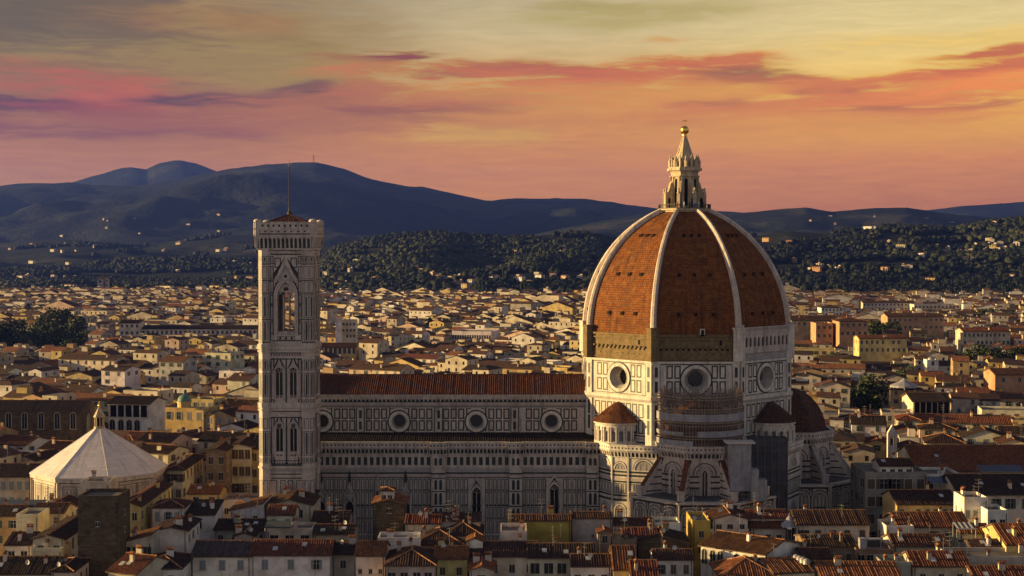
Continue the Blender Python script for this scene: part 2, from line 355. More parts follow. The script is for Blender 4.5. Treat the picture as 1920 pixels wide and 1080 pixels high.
# tiled roof slope: eave a->b, ridge d..c; rolls of cover tiles run up the slope
def slope(mb, a, b, c, d, m=0, pitch=.5, amp=.16, rng=random):
    a, b, c, d = map(Vector, (a, b, c, d)); ab = b - a; L = ab.length; u = ab/L
    n = ab.cross(d - a if (d-a).length > 1e-6 else c - a).normalized()
    if n.z < 0: n = -n
    v = n.cross(u);
    if v.z < 0: v = -v
    V = (d - a).dot(v); uD = (d - a).dot(u); uC = (c - a).dot(u)
    def vm(x):
        q = V
        if uD > 1e-4: q = min(q, V*x/uD)
        if L - uC > 1e-4: q = min(q, V*(L-x)/(L-uC))
        return max(q, 0)
    if not pitch:
        mb.face([a, b, c, d] if (c-d).length > 1e-4 else [a, b, c], m); return
    k = max(2, round(L/pitch)); p = L/k; xs = []
    for i in range(k):
        am = amp*rng.uniform(.75, 1.2)
        for fx, h in ((0,0),(.3,0),(.42,.75),(.65,1),(.88,.75)): xs.append(((i+fx)*p, h*am))
    xs.append((L, 0))
    for brk in (uD, uC):
        if 1e-3 < brk < L - 1e-3: xs.append((brk, amp*.3))
    xs.sort()
    for (x0, h0), (x1, h1) in zip(xs, xs[1:]):
        if x1 - x0 < 1e-5: continue
        y0, y1 = vm(x0), vm(x1)
        P = lambda x, y, h: a + u*x + v*y + n*h
        q = [P(x0,0,h0), P(x1,0,h1)]
        if y1 > 1e-3: q.append(P(x1,y1,h1))
        if y0 > 1e-3: q.append(P(x0,y0,h0))
        if len(q) > 2: mb.face(q, m)

# ------------------------------------------------------------------ windows shared by all houses (centre of the sill line at the origin, facing -Y)
WIN = {}
FRAME = lambda: mat('window_stone', lambda t: base(t, (.36,.33,.29), .8))
SH = {'g': lambda: mat('green_shutter', lambda t: base(t, (.045,.07,.055), .7)), 'n': lambda: mat('brown_shutter', lambda t: base(t, (.085,.055,.035), .7)), 'b': lambda: mat('grey_shutter', lambda t: base(t, (.17,.19,.20), .7))}
def winmesh(kind, w, h):
    key = (kind, round(w, 1), round(h, 1))
    if key in WIN: return WIN[key]
    mb = MB(); f = FR(mb, (0, 0), (0, -1)); k = kind[0]; t = .14
    if k in 'gnb':                                       # closed louvred shutters
        f.box(-w/2-t, w/2+t, h, h+t, 0, .07, 0); f.box(-w/2-t, -w/2, 0, h, 0, .06, 0); f.box(w/2, w/2+t, 0, h, 0, .06, 0)
        f.box(-w/2-.25, w/2+.25, -.14, 0, 0, .16, 0)
        for s in (-1, 1):
            x0, x1 = sorted((s*.03, s*(w/2-.01))); f.box(x0, x1, .02, h-.02, 0, .05, 1)
            for j in range(int(h/.28)): f.box(x0+.06, x1-.06, .1+j*.28, .24+j*.28, .05, .075, 1)
        ms = [FRAME(), SH[k]()]
    elif k in 'GNB':                                     # open shutters either side of dark panes
        f.rect(-w/2, w/2, 0, h, .012, 2); f.box(-.04, .04, 0, h, 0, .05, 0); f.box(-w/2, w/2, h*.6, h*.6+.06, 0, .045, 0)
        f.box(-w/2-.1, w/2+.1, h, h+t, 0, .07, 0); f.box(-w/2-.2, w/2+.2, -.14, 0, 0, .16, 0)
        for s in (-1, 1):
            x0, x1 = sorted((s*w/2, s*w*1.0)); f.box(x0, x1, 0, h, 0, .06, 1)
        ms = [FRAME(), SH[k.lower()](), glass()]
    elif k == 'a':                                       # round-headed
        A = arch(0, 0, w, h-w/2); f.poly(A, .012, 2); f.archring(0, 0, w, h-w/2, .2, .05, 0); f.box(-w/2-.3, w/2+.3, -.2, 0, 0, .16, 0)
        f.box(-.04, .04, 0, h-.1, 0, .05, 0); ms = [FRAME(), SH['n'](), glass()]
    else:                                                # plain dark opening
        f.rect(-w/2, w/2, 0, h, .012, 2); f.box(-w/2-.1, w/2+.1, h, h+.12, 0, .07, 0); f.box(-w/2-.15, w/2+.15, -.12, 0, 0, .14, 0)
        f.box(-.035, .035, 0, h, 0, .04, 0); ms = [FRAME(), SH['n'](), glass()]
    me = bpy.data.meshes.new('window'); me.from_pydata(mb.v, [], mb.f)
    for m in ms: me.materials.append(m)
    me.polygons.foreach_set('material_index', mb.m); WIN[key] = me
    return me
def chimney_mesh(k):
    key = ('chim', k)
    if key in WIN: return WIN[key]
    mb = MB(); w, d, h = ((.8,.6,1.6),(.6,.6,1.1),(1.3,.6,1.5))[k]
    mb.box((-w/2,-d/2,-.6),(w/2,d/2,h)); mb.box((-w/2-.1,-d/2-.1,h+.003),(w/2+.1,d/2+.1,h+.14),1)
    for sx in (-1, 1): mb.box((sx*w*.32-.1,-d/2+.05,h+.143),(sx*w*.32+.1,d/2-.05,h+.42),1)
    mb.face([(-w/2-.15,-d/2-.15,h+.42),(w/2+.15,-d/2-.15,h+.42),(w/2+.15,0,h+.7),(-w/2-.15,0,h+.7)],1); mb.face([(w/2+.15,d/2+.15,h+.42),(-w/2-.15,d/2+.15,h+.42),(-w/2-.15,0,h+.7),(w/2+.15,0,h+.7)],1)
    me = bpy.data.meshes.new('chimney'); me.from_pydata(mb.v, [], mb.f)
    me.materials.append(stucco()); me.materials.append(fixed('chimney_tile','t',(.25,.10,.05))); me.polygons.foreach_set('material_index', mb.m); WIN[key] = me
    return me
def antenna_mesh(k):
    key = ('ant', k)
    if key in WIN: return WIN[key]
    mb = MB(); h = (3.2, 4.4)[k]
    mb.tube((0,0,-.5),(0,0,h),.032,5)
    for j in range(2 + k):
        z = h - .25 - j*.8; mb.tube((-.8,.1*j,z),(.8,-.1*j,z),.018,4)
        for i in range(6): mb.tube((-.8+i*.3,-.35,z),(-.8+i*.3,.35,z),.012,4)
    me = bpy.data.meshes.new('antenna'); me.from_pydata(mb.v, [], mb.f); me.materials.append(mat('aerial_alloy', lambda t: base(t, (.16,.15,.14), .5))); WIN[key] = me
    return me
def sky_mesh():
    if 'skyl' in WIN: return WIN['skyl']
    mb = MB(); mb.box((-.5,-.7,-.15),(.5,.7,.10)); mb.face([(-.4,-.6,.106),(.4,-.6,.106),(.4,.6,.106),(-.4,.6,.106)], 1)
    me = bpy.data.meshes.new('skylight'); me.from_pydata(mb.v, [], mb.f); me.materials.append(FRAME()); me.materials.append(mat('skylight_glass', lambda t: base(t, (.35,.36,.38), .15, .6))); me.polygons.foreach_set('material_index', mb.m); WIN['skyl'] = me
    return me
def dish_mesh():
    if 'dish' in WIN: return WIN['dish']
    mb = MB(); mb.tube((0,0,-.4),(0,0,.7),.04,5)
    for (r0, y0, r1, y1) in ((0,0,.25,-.03),(.25,-.03,.5,-.14)):
        for k in range(12):
            t, u = math.pi*k/6, math.pi*(k+1)/6
            P = lambda r, y, t: (r*math.cos(t), y, .8 + r*math.sin(t))
            mb.face([P(r0,y0,t),P(r1,y1,t),P(r1,y1,u),P(r0,y0,u)] if r0 else [P(0,y0,0),P(r1,y1,t),P(r1,y1,u)])
    mb.tube((0,0,.8),(0,-.45,.75),.025,4)
    me = bpy.data.meshes.new('dish'); me.from_pydata(mb.v, [], mb.f); me.materials.append(mat('dish_grey', lambda t: base(t,(.42,.40,.38),.6))); WIN['dish'] = me
    return me

# ------------------------------------------------------------------ house
HOUSES = []
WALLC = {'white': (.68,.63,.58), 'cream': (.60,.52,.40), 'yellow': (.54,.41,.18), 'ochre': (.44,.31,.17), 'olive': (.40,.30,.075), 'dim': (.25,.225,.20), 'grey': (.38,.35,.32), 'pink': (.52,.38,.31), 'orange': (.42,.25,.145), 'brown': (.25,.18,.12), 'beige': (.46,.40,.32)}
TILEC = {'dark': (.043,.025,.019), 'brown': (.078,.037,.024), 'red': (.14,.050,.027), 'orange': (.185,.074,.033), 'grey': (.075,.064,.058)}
def jig(c, k=.06): return tuple(max(.01, v*(1 + random.uniform(-k, k))) for v in c)
def house(label, base_c, wdt, dep, h, rz=0.0, roof='gx', wall='cream', tl='brown', win=None, pitch=17, over=.5, rolls=.5, cat='house', name=None, group=None, extras=True, chim=None, wmat=None, ant=None, zb=0.0):
    """base_c: centre on the ground; front faces local -Y. win: list of (side, columns, rows, kind, drop, w, h[, rowstep])."""
    nm = name or 'house'; mb = MB(); x, y = wdt/2, dep/2; tp = math.tan(R(pitch)); wc = jig(WALLC[wall]); tc = jig(TILEC[tl], .1)
    P = lambda a, b, c: (a, b, c)
    sides = [((-x,-y),(x,-y)), ((x,-y),(x,y)), ((x,y),(-x,y)), ((-x,y),(-x,-y))]
    flat = roof == 'flat'; ph = h + (.7 if flat else 0)
    for (a, b) in sides: mb.face([(*a,zb),(*b,zb),(*b,ph),(*a,ph)])
    rm = MB(); o = over; top = h
    if flat:
        rm.face([(-x+.25,-y+.25,h),(x-.25,-y+.25,h),(x-.25,y-.25,h),(-x+.25,y-.25,h)])
        i = .25
        for (a, b, c, d) in (((-x,-y),(x,-y),(x-i,-y+i),(-x+i,-y+i)),((x,-y),(x,y),(x-i,y-i),(x-i,-y+i)),((x,y),(-x,y),(-x+i,y-i),(x-i,y-i)),((-x,y),(-x,-y),(-x+i,-y+i),(-x+i,y-i))):
            mb.face([(*a,ph),(*b,ph),(*c,ph),(*d,ph)]); mb.face([(*d,ph),(*c,ph),(*c,h),(*d,h)])
    else:
        th = .22; e = h - o*tp + th
        def under(q): rm.face([(p[0],p[1],p[2]-th) for p in reversed(q)], 1)
        def fas(p, q): rm.face([(p[0],p[1],p[2]-th),(q[0],q[1],q[2]-th),q,p], 1)
        if roof == 'gx':
            top = h + y*tp; r = top + th
            A, B, C, D = (-x-o*.6,-y-o,e),(x+o*.6,-y-o,e),(x+o*.6,0,r),(-x-o*.6,0,r)
            E, F = (x+o*.6,y+o,e),(-x-o*.6,y+o,e)
            for q in ((A,B,C,D),(E,F,D,C)): slope(rm, *q, pitch=rolls); under(q)
            for p, q in ((A,B),(E,F),(B,C),(C,E),(F,D),(D,A)): fas(p, q)
            for s in (-1, 1): mb.face([(s*x,-y,h),(s*x,y,h),(s*x,0,top)])
            if rolls: rm.tube((-x-o*.6,0,r+.02),(x+o*.6,0,r+.02),.2,6,2)
        elif roof == 'gy':
            top = h + x*tp; r = top + th
            A, B, C, D = (-x-o,y+o*.6,e),(-x-o,-y-o*.6,e),(0,-y-o*.6,r),(0,y+o*.6,r)
            E, F = (x+o,-y-o*.6,e),(x+o,y+o*.6,e)
            for q in ((A,B,C,D),(E,F,D,C)): slope(rm, *q, pitch=rolls); under(q)
            for p, q in ((A,B),(E,F),(B,C),(C,E),(F,D),(D,A)): fas(p, q)
            for s in (-1, 1): mb.face([(-x,s*y,h),(x,s*y,h),(0,s*y,top)])
            if rolls: rm.tube((0,-y-o*.6,r+.02),(0,y+o*.6,r+.02),.2,6,2)
        elif roof == 'hip':
            k = min(x, y); top = h + k*tp; r = top + th + o*0; e2 = e
            A, B, C, D = (-x-o,-y-o,e2),(x+o,-y-o,e2),(x+o,y+o,e2),(-x-o,y+o,e2)
            if x >= y: M, N = (-(x-k),0,r),((x-k),0,r)
            else: M, N = (0,-(y-k),r),(0,(y-k),r)
            if x >= y: Q = ((A,B,N,M),(B,C,N,N),(C,D,M,N),(D,A,M,M))
            else: Q = ((A,B,M,M),(B,C,N,M),(C,D,N,N),(D,A,M,N))
            for q in Q: slope(rm, *q, pitch=rolls)
            under((A,B,C,D))
            for p, q in ((A,B),(B,C),(C,D),(D,A)): fas(p, q)
            if rolls:
                for p, q in ((A, M), (D, M if x >= y else N), (B, N if x >= y else M), (C, N)): rm.tube((p[0],p[1],p[2]+.05), (q[0],q[1],q[2]+.05), .19, 6, 2)
                if abs(x-y) > .1: rm.tube((M[0],M[1],r+.03),(N[0],N[1],r+.03),.2,6,2)
        elif roof in ('sx', 'sX', 'sy'):                 # single slope down to -X, +X or the front
            if roof == 'sy':
                top = h + 2*y*tp; A, B, C, D = (-x-o*.6,-y-o,e),(x+o*.6,-y-o,e),(x+o*.6,y,top+th),(-x-o*.6,y,top+th)
                for s in (-1, 1): mb.face([(s*x,-y,h),(s*x,y,h),(s*x,y,top)])
                mb.face([(-x,y,h),(x,y,h),(x,y,top),(-x,y,top)])
            else:
                s = 1 if roof == 'sX' else -1; top = h + 2*x*tp
                A, B, C, D = (s*(x+o),-s*(y+o*.6),e),(s*(x+o),s*(y+o*.6),e),(-s*x,s*(y+o*.6),top+th),(-s*x,-s*(y+o*.6),top+th)
                for q in (-1, 1): mb.face([(s*x,q*y,h),(-s*x,q*y,h),(-s*x,q*y,top)])
                mb.face([(-s*x,-y,h),(-s*x,y,h),(-s*x,y,top),(-s*x,-y,top)])
            slope(rm, A, B, C, D, pitch=rolls); under((A,B,C,D))
            for p, q in ((A,B),(B,C),(C,D),(D,A)): fas(p, q)
    root = mb.build(nm, [wmat or stucco()], origin=(base_c[0], base_c[1], 0) if False else None, color=wc)
    root.location = (base_c[0], base_c[1], 0); root.rotation_euler = (0, 0, R(rz)); ORIG[root.name] = Vector((0,0,0))
    tagged(root, label, cat, group)
    eave = fixed('eave_wood', 's', (.13,.09,.06)); rt = fixed('ridge_tile', 't', (.34,.16,.07))
    ro = rm.build('roof', [fixed('flat_roof', 's', (.17,.15,.13)) if flat else tile(), eave, rt], parent=root, color=tc)
    # windows
    if win is None:
        win = []; k = random.choice('ggnbdGN')
        for sd, L in (('f', wdt), ('l', dep), ('r', dep)):
            n = int(L/3.6)
            if n: win.append((sd, n, 2, k, 2.7, 1.1, 1.7))
    for wd in win:
        sd, n, rows, k, drop, ww, wh = wd[:7]; step = wd[7] if len(wd) > 7 else 3.5
        L = wdt if sd in 'fb' else dep
        me0 = winmesh(k, ww, wh); alt = winmesh(k.swapcase(), ww, wh) if k in 'gnbGNB' else me0
        for r in range(rows):
            for c in range(n):
                if extras and n*rows > 3 and random.random() < .06: continue
                q = -L/2 + L*(c+.5)/n + (random.uniform(-.12,.12) if extras else 0); z = h - drop - r*step; me = alt if random.random() < .28 else me0
                if sd == 'f': link('window', me, root, (q, -y, z))
                elif sd == 'l': link('window', me, root, (-x, q, z), R(-90))
                elif sd == 'r': link('window', me, root, (x, q, z), R(90))
    rz_ = {'gx': lambda X, Y: top - abs(Y)*tp, 'gy': lambda X, Y: top - abs(X)*tp, 'hip': lambda X, Y: h + max(0, min(x-abs(X), y-abs(Y)))*tp, 'flat': lambda X, Y: h,
           'sy': lambda X, Y: h + (Y+y)*tp, 'sx': lambda X, Y: h + (X+x)*tp, 'sX': lambda X, Y: h + (x-X)*tp}[roof]
    if extras and base_c[1] < 420:
        px_ = random.choice((-1, 1))*(x-.35); pm = MB(); pm.tube((px_,-y-.08,0),(px_,-y-.08,h-.1),.075,6); pm.build('drainpipe', iron(), root)
    if extras:
        if roof == 'gx' and base_c[1] < 420 and random.random() < .5:
            for i in range(random.choice((1, 2))):
                Y = -y*random.uniform(.35, .7); k = link('skylight', sky_mesh(), ro, (random.uniform(-.7, .7)*x, Y, rz_(0, Y)+.3)); k.rotation_euler = (R(pitch), 0, 0)
        for i in range(random.choice((1,1,2)) if chim is None else chim):
            X, Y = random.uniform(-.7, .7)*x, random.uniform(-.75, .6)*y
            link('chimney', chimney_mesh(random.randrange(3)), ro, (X, Y, rz_(X, Y)), random.choice((0, R(90))), wc)
        for i in range(random.choice((0,1,1,2,3) if base_c[1] < 360 else (0,1,1)) if ant is None else ant):
            X, Y = random.uniform(-.6, .6)*x, random.uniform(-.6, .6)*y
            link('antenna', antenna_mesh(random.randrange(2)), ro, (X, Y, rz_(X, Y)), random.uniform(0, 3))
        if random.random() < .4 and ant != 0 and base_c[1] < 380:
            X, Y = random.uniform(-.6, .6)*x, random.uniform(-.7, .0)*y
            link('satellite_dish', dish_mesh(), ro, (X, Y, rz_(X, Y)), random.uniform(-.6, .6))
    root['_top'] = top
    HOUSES.append((root, base_c, wdt, dep, h, top))
    return root
def H(label, x0, x1, ye, h, d, roof='gx', wall='cream', tl='brown', win=None, **k):
    """A house placed by where its front eave stands: from x0 to x1 along picture row ye, eave h metres above the street."""
    a, b = hit(x0, ye, h), hit(x1, ye, h)
    rz = k.pop('rz', 0.0); wd = k.pop('wd', b.x - a.x)
    n = Vector((-math.sin(R(rz)), math.cos(R(rz)), 0)); c = (a + b)/2 + n*(d/2)
    return house(label, (c.x, c.y), wd, d, h, rz, roof, wall, tl, win, **k)

# ------------------------------------------------------------------ ground and hills
def npmesh(name, V, F, mats, mi=None, smooth=False):
    me = bpy.data.meshes.new(name); V = np.asarray(V, np.float32); F = np.asarray(F, np.int32); k = F.shape[1]
    me.vertices.add(len(V)); me.vertices.foreach_set('co', V.ravel())
    me.loops.add(F.size); me.loops.foreach_set('vertex_index', F.ravel())
    me.polygons.add(len(F)); me.polygons.foreach_set('loop_start', np.arange(0, F.size, k, dtype=np.int32))
    for m in mats: me.materials.append(m)
    if mi is not None: me.polygons.foreach_set('material_index', np.asarray(mi, np.int32))
    me.polygons.foreach_set('use_smooth', np.full(len(F), smooth))
    me.update(calc_edges=True); o = bpy.data.objects.new(name, me); COL.objects.link(o); return o
def paving(t):
    o = oc(t); c = t.mix(t.step(t.noise(o, .05, 5), .4, .6), (.075,.068,.06), (.11,.10,.088))
    base(t, t.mix(t.step(t.noise(o, 1.2, 3), .4, .7), c, (.05,.045,.04)), .9)
g = MB(); g.face([(-16000,-200,0),(16000,-200,0),(16000,20000,0),(-16000,20000,0)])
tagged(g.build('ground', mat('street_paving', paving)), kind='structure')
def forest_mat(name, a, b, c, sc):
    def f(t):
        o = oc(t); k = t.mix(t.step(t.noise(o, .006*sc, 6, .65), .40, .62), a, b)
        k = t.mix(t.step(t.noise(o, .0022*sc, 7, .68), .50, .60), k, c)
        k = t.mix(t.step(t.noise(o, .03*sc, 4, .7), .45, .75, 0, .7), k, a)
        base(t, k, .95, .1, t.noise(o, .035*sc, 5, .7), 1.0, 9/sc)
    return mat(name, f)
RIDGES = []
def ridge(D, F, B, pts, m, rough, seed, foot=0.0, pw=1.15, name='hill'):
    pts = sorted(pts)
    if pts[0][0] <= -100: pts = [(-1300, pts[0][1]+26), (-900, pts[0][1]-14), (-560, pts[0][1]+10), (-330, pts[0][1]-6)] + pts
    if pts[-1][0] >= 2000: pts = pts + [(2400, pts[-1][1]+10), (2800, pts[-1][1]-8), (3200, pts[-1][1]+16)]
    px = [p[0] for p in pts]; zs = [ZZ(p[1], D) for p in pts]
    def hgt(X, Y):
        u = X/Y*FPX + 960; zc = float(np.interp(u, px, zs)); t = (Y - (D-F))/F
        if t <= 0: return -5.0
        k = min(1.0, t); q = k**(pw+.15)
        if t > 1: q = max(0, 1 - ((Y-D)/B)**2)
        nz = noise.fractal(Vector((X/F*3.2+seed, Y/F*3.2, seed)), 1.0, 2.1, 5)
        nz2 = noise.fractal(Vector((X/130.0+seed, Y/130.0, seed)), 1.0, 2.1, 3); nz += .9*(.45-abs(noise.noise(Vector((X/F*5.5+seed*2, Y/F*2.2, 1)))))
        env = math.sin(math.pi*min(1, max(0, t*.96)))*min(1, abs(1-t)*3.5)
        return foot*(1-q) + zc*q + nz*rough*(env + .03) + nz2*rough*.05
    nx, ny = 340, 60; V = []
    x0, x1 = px[0], px[-1]
    for j in range(ny+8):
        t = j/ny; Y = D - F + F*t if t <= 1 else D + B*(t-1)*ny/8*.95
        for i in range(nx+1):
            u = x0 + (x1-x0)*i/nx; X = (u-960)/FPX*Y; V.append((X, Y, hgt(X, Y)))
    n1 = nx+1; Fc = [(j*n1+i, j*n1+i+1, (j+1)*n1+i+1, (j+1)*n1+i) for j in range(ny+7) for i in range(nx)]
    o = npmesh(name, V, Fc, [m], smooth=True); tagged(o, kind='structure'); RIDGES.append(hgt); return hgt
far_m = forest_mat('far_forest', (0.0058,0.0108,0.0094), (0.0122,0.0180,0.0137), (0.0360,0.0396,0.0288), .55)  # red kept low, so the colour itself adds some blue haze
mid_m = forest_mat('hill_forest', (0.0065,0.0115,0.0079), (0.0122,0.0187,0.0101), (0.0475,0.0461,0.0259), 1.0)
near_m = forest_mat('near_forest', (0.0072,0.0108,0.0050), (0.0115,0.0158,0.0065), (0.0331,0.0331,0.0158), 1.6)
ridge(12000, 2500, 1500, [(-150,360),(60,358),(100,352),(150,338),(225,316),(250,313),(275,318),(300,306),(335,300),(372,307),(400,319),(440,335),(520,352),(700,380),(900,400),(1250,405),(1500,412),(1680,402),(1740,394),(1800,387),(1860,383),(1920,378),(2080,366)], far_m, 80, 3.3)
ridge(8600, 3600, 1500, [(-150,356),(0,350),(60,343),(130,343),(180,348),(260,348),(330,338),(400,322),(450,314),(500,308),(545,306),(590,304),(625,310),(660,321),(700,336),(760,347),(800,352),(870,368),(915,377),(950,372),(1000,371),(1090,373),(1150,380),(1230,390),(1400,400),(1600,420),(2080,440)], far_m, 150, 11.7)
ridge(6400, 2000, 1200, [(1000,440),(1100,420),(1200,402),(1280,398),(1350,401),(1420,397),(1470,391),(1510,389),(1560,397),(1640,390),(1700,389),(1760,399),(1850,408),(1920,412),(2080,418)], mid_m, 50, 5.1)
lefth = ridge(5000, 2000, 1000, [(-150,462),(0,456),(120,448),(250,462),(330,452),(420,440),(500,446),(600,458),(700,468),(900,480),(1200,486)], mid_m, 36, 8.2)
hillC = ridge(3300, 1150, 700, [(380,540),(480,532),(540,514),(600,486),(640,466),(700,452),(760,444),(830,440),(880,447),(950,449),(1010,441),(1060,439),(1100,442),(1150,456),(1250,470),(1330,462),(1400,446),(1480,433),(1540,438),(1600,436),(1640,430),(1700,428),(1780,434),(1850,421),(1920,414),(2080,405)], near_m, 16, 2.4)
def ground_z(X, Y): return max(0.0, hillC(X, Y), lefth(X, Y))
def ground_all(X, Y): return max(0.0, *[r(X, Y) for r in RIDGES])

# ------------------------------------------------------------------ the cathedral
M4 = lambda w=None: [w or aged(), green(), pink(), greymarble(), glass()]
WH, GR, PK, GY, GL = 0, 1, 2, 3, 4
DC = (46.5, 401.0)
cath = thing('cathedral', 'vast striped marble cathedral with a huge ribbed red tile dome over its crossing', 'cathedral', (0, 401, 0))
def gallery(fr, a0, a1, zt, out=.9, dots=True):
    fr.box(a0, a1, zt-1.35, zt, 0, out, WH); fr.box(a0, a1, zt-.12, zt+.1, 0, out+.12, WH); fr.box(a0, a1, zt-1.55, zt-1.35, 0, out+.1, GY)
    n = max(2, round((a1-a0)/1.0)); p = (a1-a0)/n
    fr.rect(a0, a1, zt-2.9, zt-1.55, .02, GR)  # dark backing between the brackets: recess shade painted in with green marble
    for i in range(n+1):
        c = a0 + i*p; fr.box(max(a0, c-.17), min(a1, c+.17), zt-3.0, zt-1.55, 0, out-.02, WH, e=.25)
        if i < n:
            fr.poly([(c+.17, zt-1.55), (c+p-.17, zt-1.55), (c+p-.17, zt-1.95), (c+p/2, zt-1.62), (c+.17, zt-1.95)], out-.05, WH)
            if dots: fr.rect(c+p/2-.2, c+p/2+.2, zt-.95, zt-.5, out+.012, GR)
    fr.box(a0, a1, zt-3.2, zt-3.0, 0, .3, WH)
def panels(fr, a0, a1, z0, z1, n, t=.16, d=.03, inner=True, gap=.10, fill=None, inm=3):
    p = (a1-a0)/n
    for i in range(n):
        x0, x1 = a0+i*p+p*gap, a0+(i+1)*p-p*gap
        if fill is not None: fr.rect(x0, x1, z0, z1, d-.012, fill)
        fr.frame(x0, x1, z0, z1, t, d, GR)
        if inner and x1-x0 > .8: fr.frame(x0+.30, x1-.30, z0+.42, z1-.42, .07, d, inm)
def stripes(fr, a0, a1, zs, d=.03):
    for z0, z1, m in zs: fr.rect(a0, a1, z0, z1, d, m)

# aisle wall
AY = 381.0; z_ = lambda py: ZZ(py, AY); x_ = lambda px: XX(px, 880, AY)
mb = MB(); f = FR(mb, (0, AY), (0, -1))
xl, xr = -63.0, x_(1120)
gw = [(x_(893.5), z_(914)), (x_(1039.5), z_(908))]; holes = []
for cx, zt in gw: holes.append(arch(cx, 5.5, 2.5, zt-2.0, 'p'))
f.wall([(xl,0),(xr,0),(xr,28.2),(xl,28.2)], holes)
for hpts in holes: f.reveal(hpts, 0, -1.0, WH)
butt = [(x_(809), x_(835)), (x_(955.5), x_(978.5)), (x_(1100), x_(1122))]
segs = []; cur = xl
for b0, b1 in butt: segs.append((cur, b0)); cur = b1
for a0, a1 in segs:
    gallery(f, a0, a1, 28.4)
    n = round((a1-a0)/1.62); p = (a1-a0)/n
    for i in range(n): f.rect(a0+i*p+.42, a0+(i+1)*p-.30, z_(872), z_(857), .03, GR)
    f.box(a0, a1, z_(856), z_(853.5), 0, .12, WH); f.box(a0, a1, z_(876), z_(873.5), 0, .15, WH)
    stripes(f, a0, a1, [(z_(886), z_(878), GY), (z_(888.5), z_(885.5), GR), (z_(894), z_(890), PK), (z_(896.5), z_(894.6), GR), (z_(921.3), z_(919.4), GR), (z_(949.5), z_(947), GR), (z_(974), z_(972), GR)])
    f.box(a0, a1, z_(890), z_(888.6), 0, .22, WH)
    cut = []
    for cx, zt in gw:
        if a0 < cx < a1: cut.append((cx-2.0, cx+2.0))
    spans = []; c0 = a0
    for q0, q1 in cut: spans.append((c0, q0)); c0 = q1
    spans.append((c0, a1))
    for s0, s1 in spans:
        n = max(1, round((s1-s0)/1.15))
        for za, zb in ((918.5, 898), (946.5, 922.5), (971, 951), (1000, 976), (1030, 1004)): panels(f, s0+.1, s1-.1, z_(za), z_(zb), n, .18, .03, fill=WH, inm=GY)
aisle = mb.build('aisle', M4(), cath)
for b0, b1 in butt:
    mb = MB(); f = FR(mb, (0, AY), (0, -1)); c = (b0+b1)/2
    f.box(b0, b1, 0, 25.4, 0, 1.1, WH); g2 = FR(mb, (0, AY-1.1), (0, -1)); gallery(g2, b0-.5, b1+.5, 28.4)
    mb.box((b0-.5, AY-1.1, 25.4), (b1+.5, AY, 28.4), WH)
    for za, zb in ((873, 857), (918.5, 898), (946.5, 922.5), (971, 951)):
        for s in (-1, 1):
            g2.poly(arch(c+s*.62, z_(za)+.2, .72, z_(zb)-.6, 'p'), .03, GR)
    stripes(g2, b0, b1, [(z_(888.5), z_(885.5), GR), (z_(896.5), z_(894.6), GR), (z_(921.3), z_(919.4), GR), (z_(949.5), z_(947), GR)])
    g2.box(b0-.12, b1+.12, z_(876), z_(873.5), 0, .2, WH); g2.box(b0-.12, b1+.12, z_(890), z_(888.6), 0, .25, WH)
    mb.build('buttress', M4(), aisle)
for cx, zt in gw:
    mb = MB(); f = FR(mb, (0, AY), (0, -1)); zs = zt-2.0
    f.poly(arch(cx, 5.5, 2.5, zs, 'p'), -.9, GL)
    f.box(cx-.11, cx+.11, 5.5, zs+.3, -.9, -.6, WH)
    for s in (-1, 1): f.box(cx+s*1.1-.1, cx+s*1.1+.1, 5.5, zs, -.9, -.6, WH); f.archring(cx+s*.55, zs-.4, .9, zs, .12, -.62, WH, 'p')
    f.ring(cx, zs+.95, .30, .48, -.61, WH, 14)
    for t, d, m in ((.45, .30, WH), (.75, .16, PK), (1.0, .10, WH)): f.archring(cx, 5.5, 2.5, zs, t, d, m, 'p')
    f.poly([(cx-1.95, zs+1.3), (cx, zt+2.7), (cx+1.95, zs+1.3), (cx, zt+1.1)], .34, WH)
    f.poly([(cx-1.4, zs+1.62), (cx, zt+1.9), (cx+1.4, zs+1.62), (cx, zt+1.2)], .37, GR)
    for s in (-1, 1):
        f.box(cx+s*1.75-.28, cx+s*1.75+.28, 5, zs+2.2, 0, .45, WH); f.poly([(cx+s*1.75-.28, zs+2.2), (cx+s*1.75+.28, zs+2.2), (cx+s*1.75, zs+4.0)], .42, WH)
    mb.build('gothic_window', M4(), aisle)
for px, py, wd in ((655.5, 905, 3.0), (760.5, 905, 3.0), (602, 905, 3.0), (1079, 946, 2.6)):        # gabled niches along the wall
    mb = MB(); f = FR(mb, (0, AY), (0, -1)); cx = x_(px); zt = z_(py); h = wd/2
    f.box(cx-h, cx-h+.4, 0, zt-4.0, 0, .5, WH); f.box(cx+h-.4, cx+h, 0, zt-4.0, 0, .5, WH)
    f.poly([(cx-h, zt-3.8), (cx, zt), (cx+h, zt-3.8), (cx, zt-1.2)], .5, WH); f.poly([(cx-h+.45, zt-3.7), (cx, zt-1.25), (cx+h-.45, zt-3.7)], .3, GY)
    f.ring(cx, zt-3.6, .35, .75, .34, WH, 14); f.poly(arch(cx, 0, wd-1.0, zt-6.3, 'p'), .05, GL); f.archring(cx, 0, wd-1.0, zt-6.3, .22, .42, WH, 'p')
    if py < 940: f.box(cx-.42, cx+.42, zt+.2, zt+1.4, 0, .5, GR); f.poly([(cx-.42, zt+1.4), (cx+.42, zt+1.4), (cx, zt+3.6)], .45, GR)
    mb.build('niche', M4(), aisle)
mb = MB(); cx = x_(708); f = FR(mb, (0, AY), (0, -1)); zt = z_(882)                                 # white pinnacle on the wall
f.box(cx-.5, cx+.5, z_(950), zt-4.5, 0, .9, WH); f.poly(arch(cx, zt-7.5, .6, zt-5.6, 'p'), .92, GR)
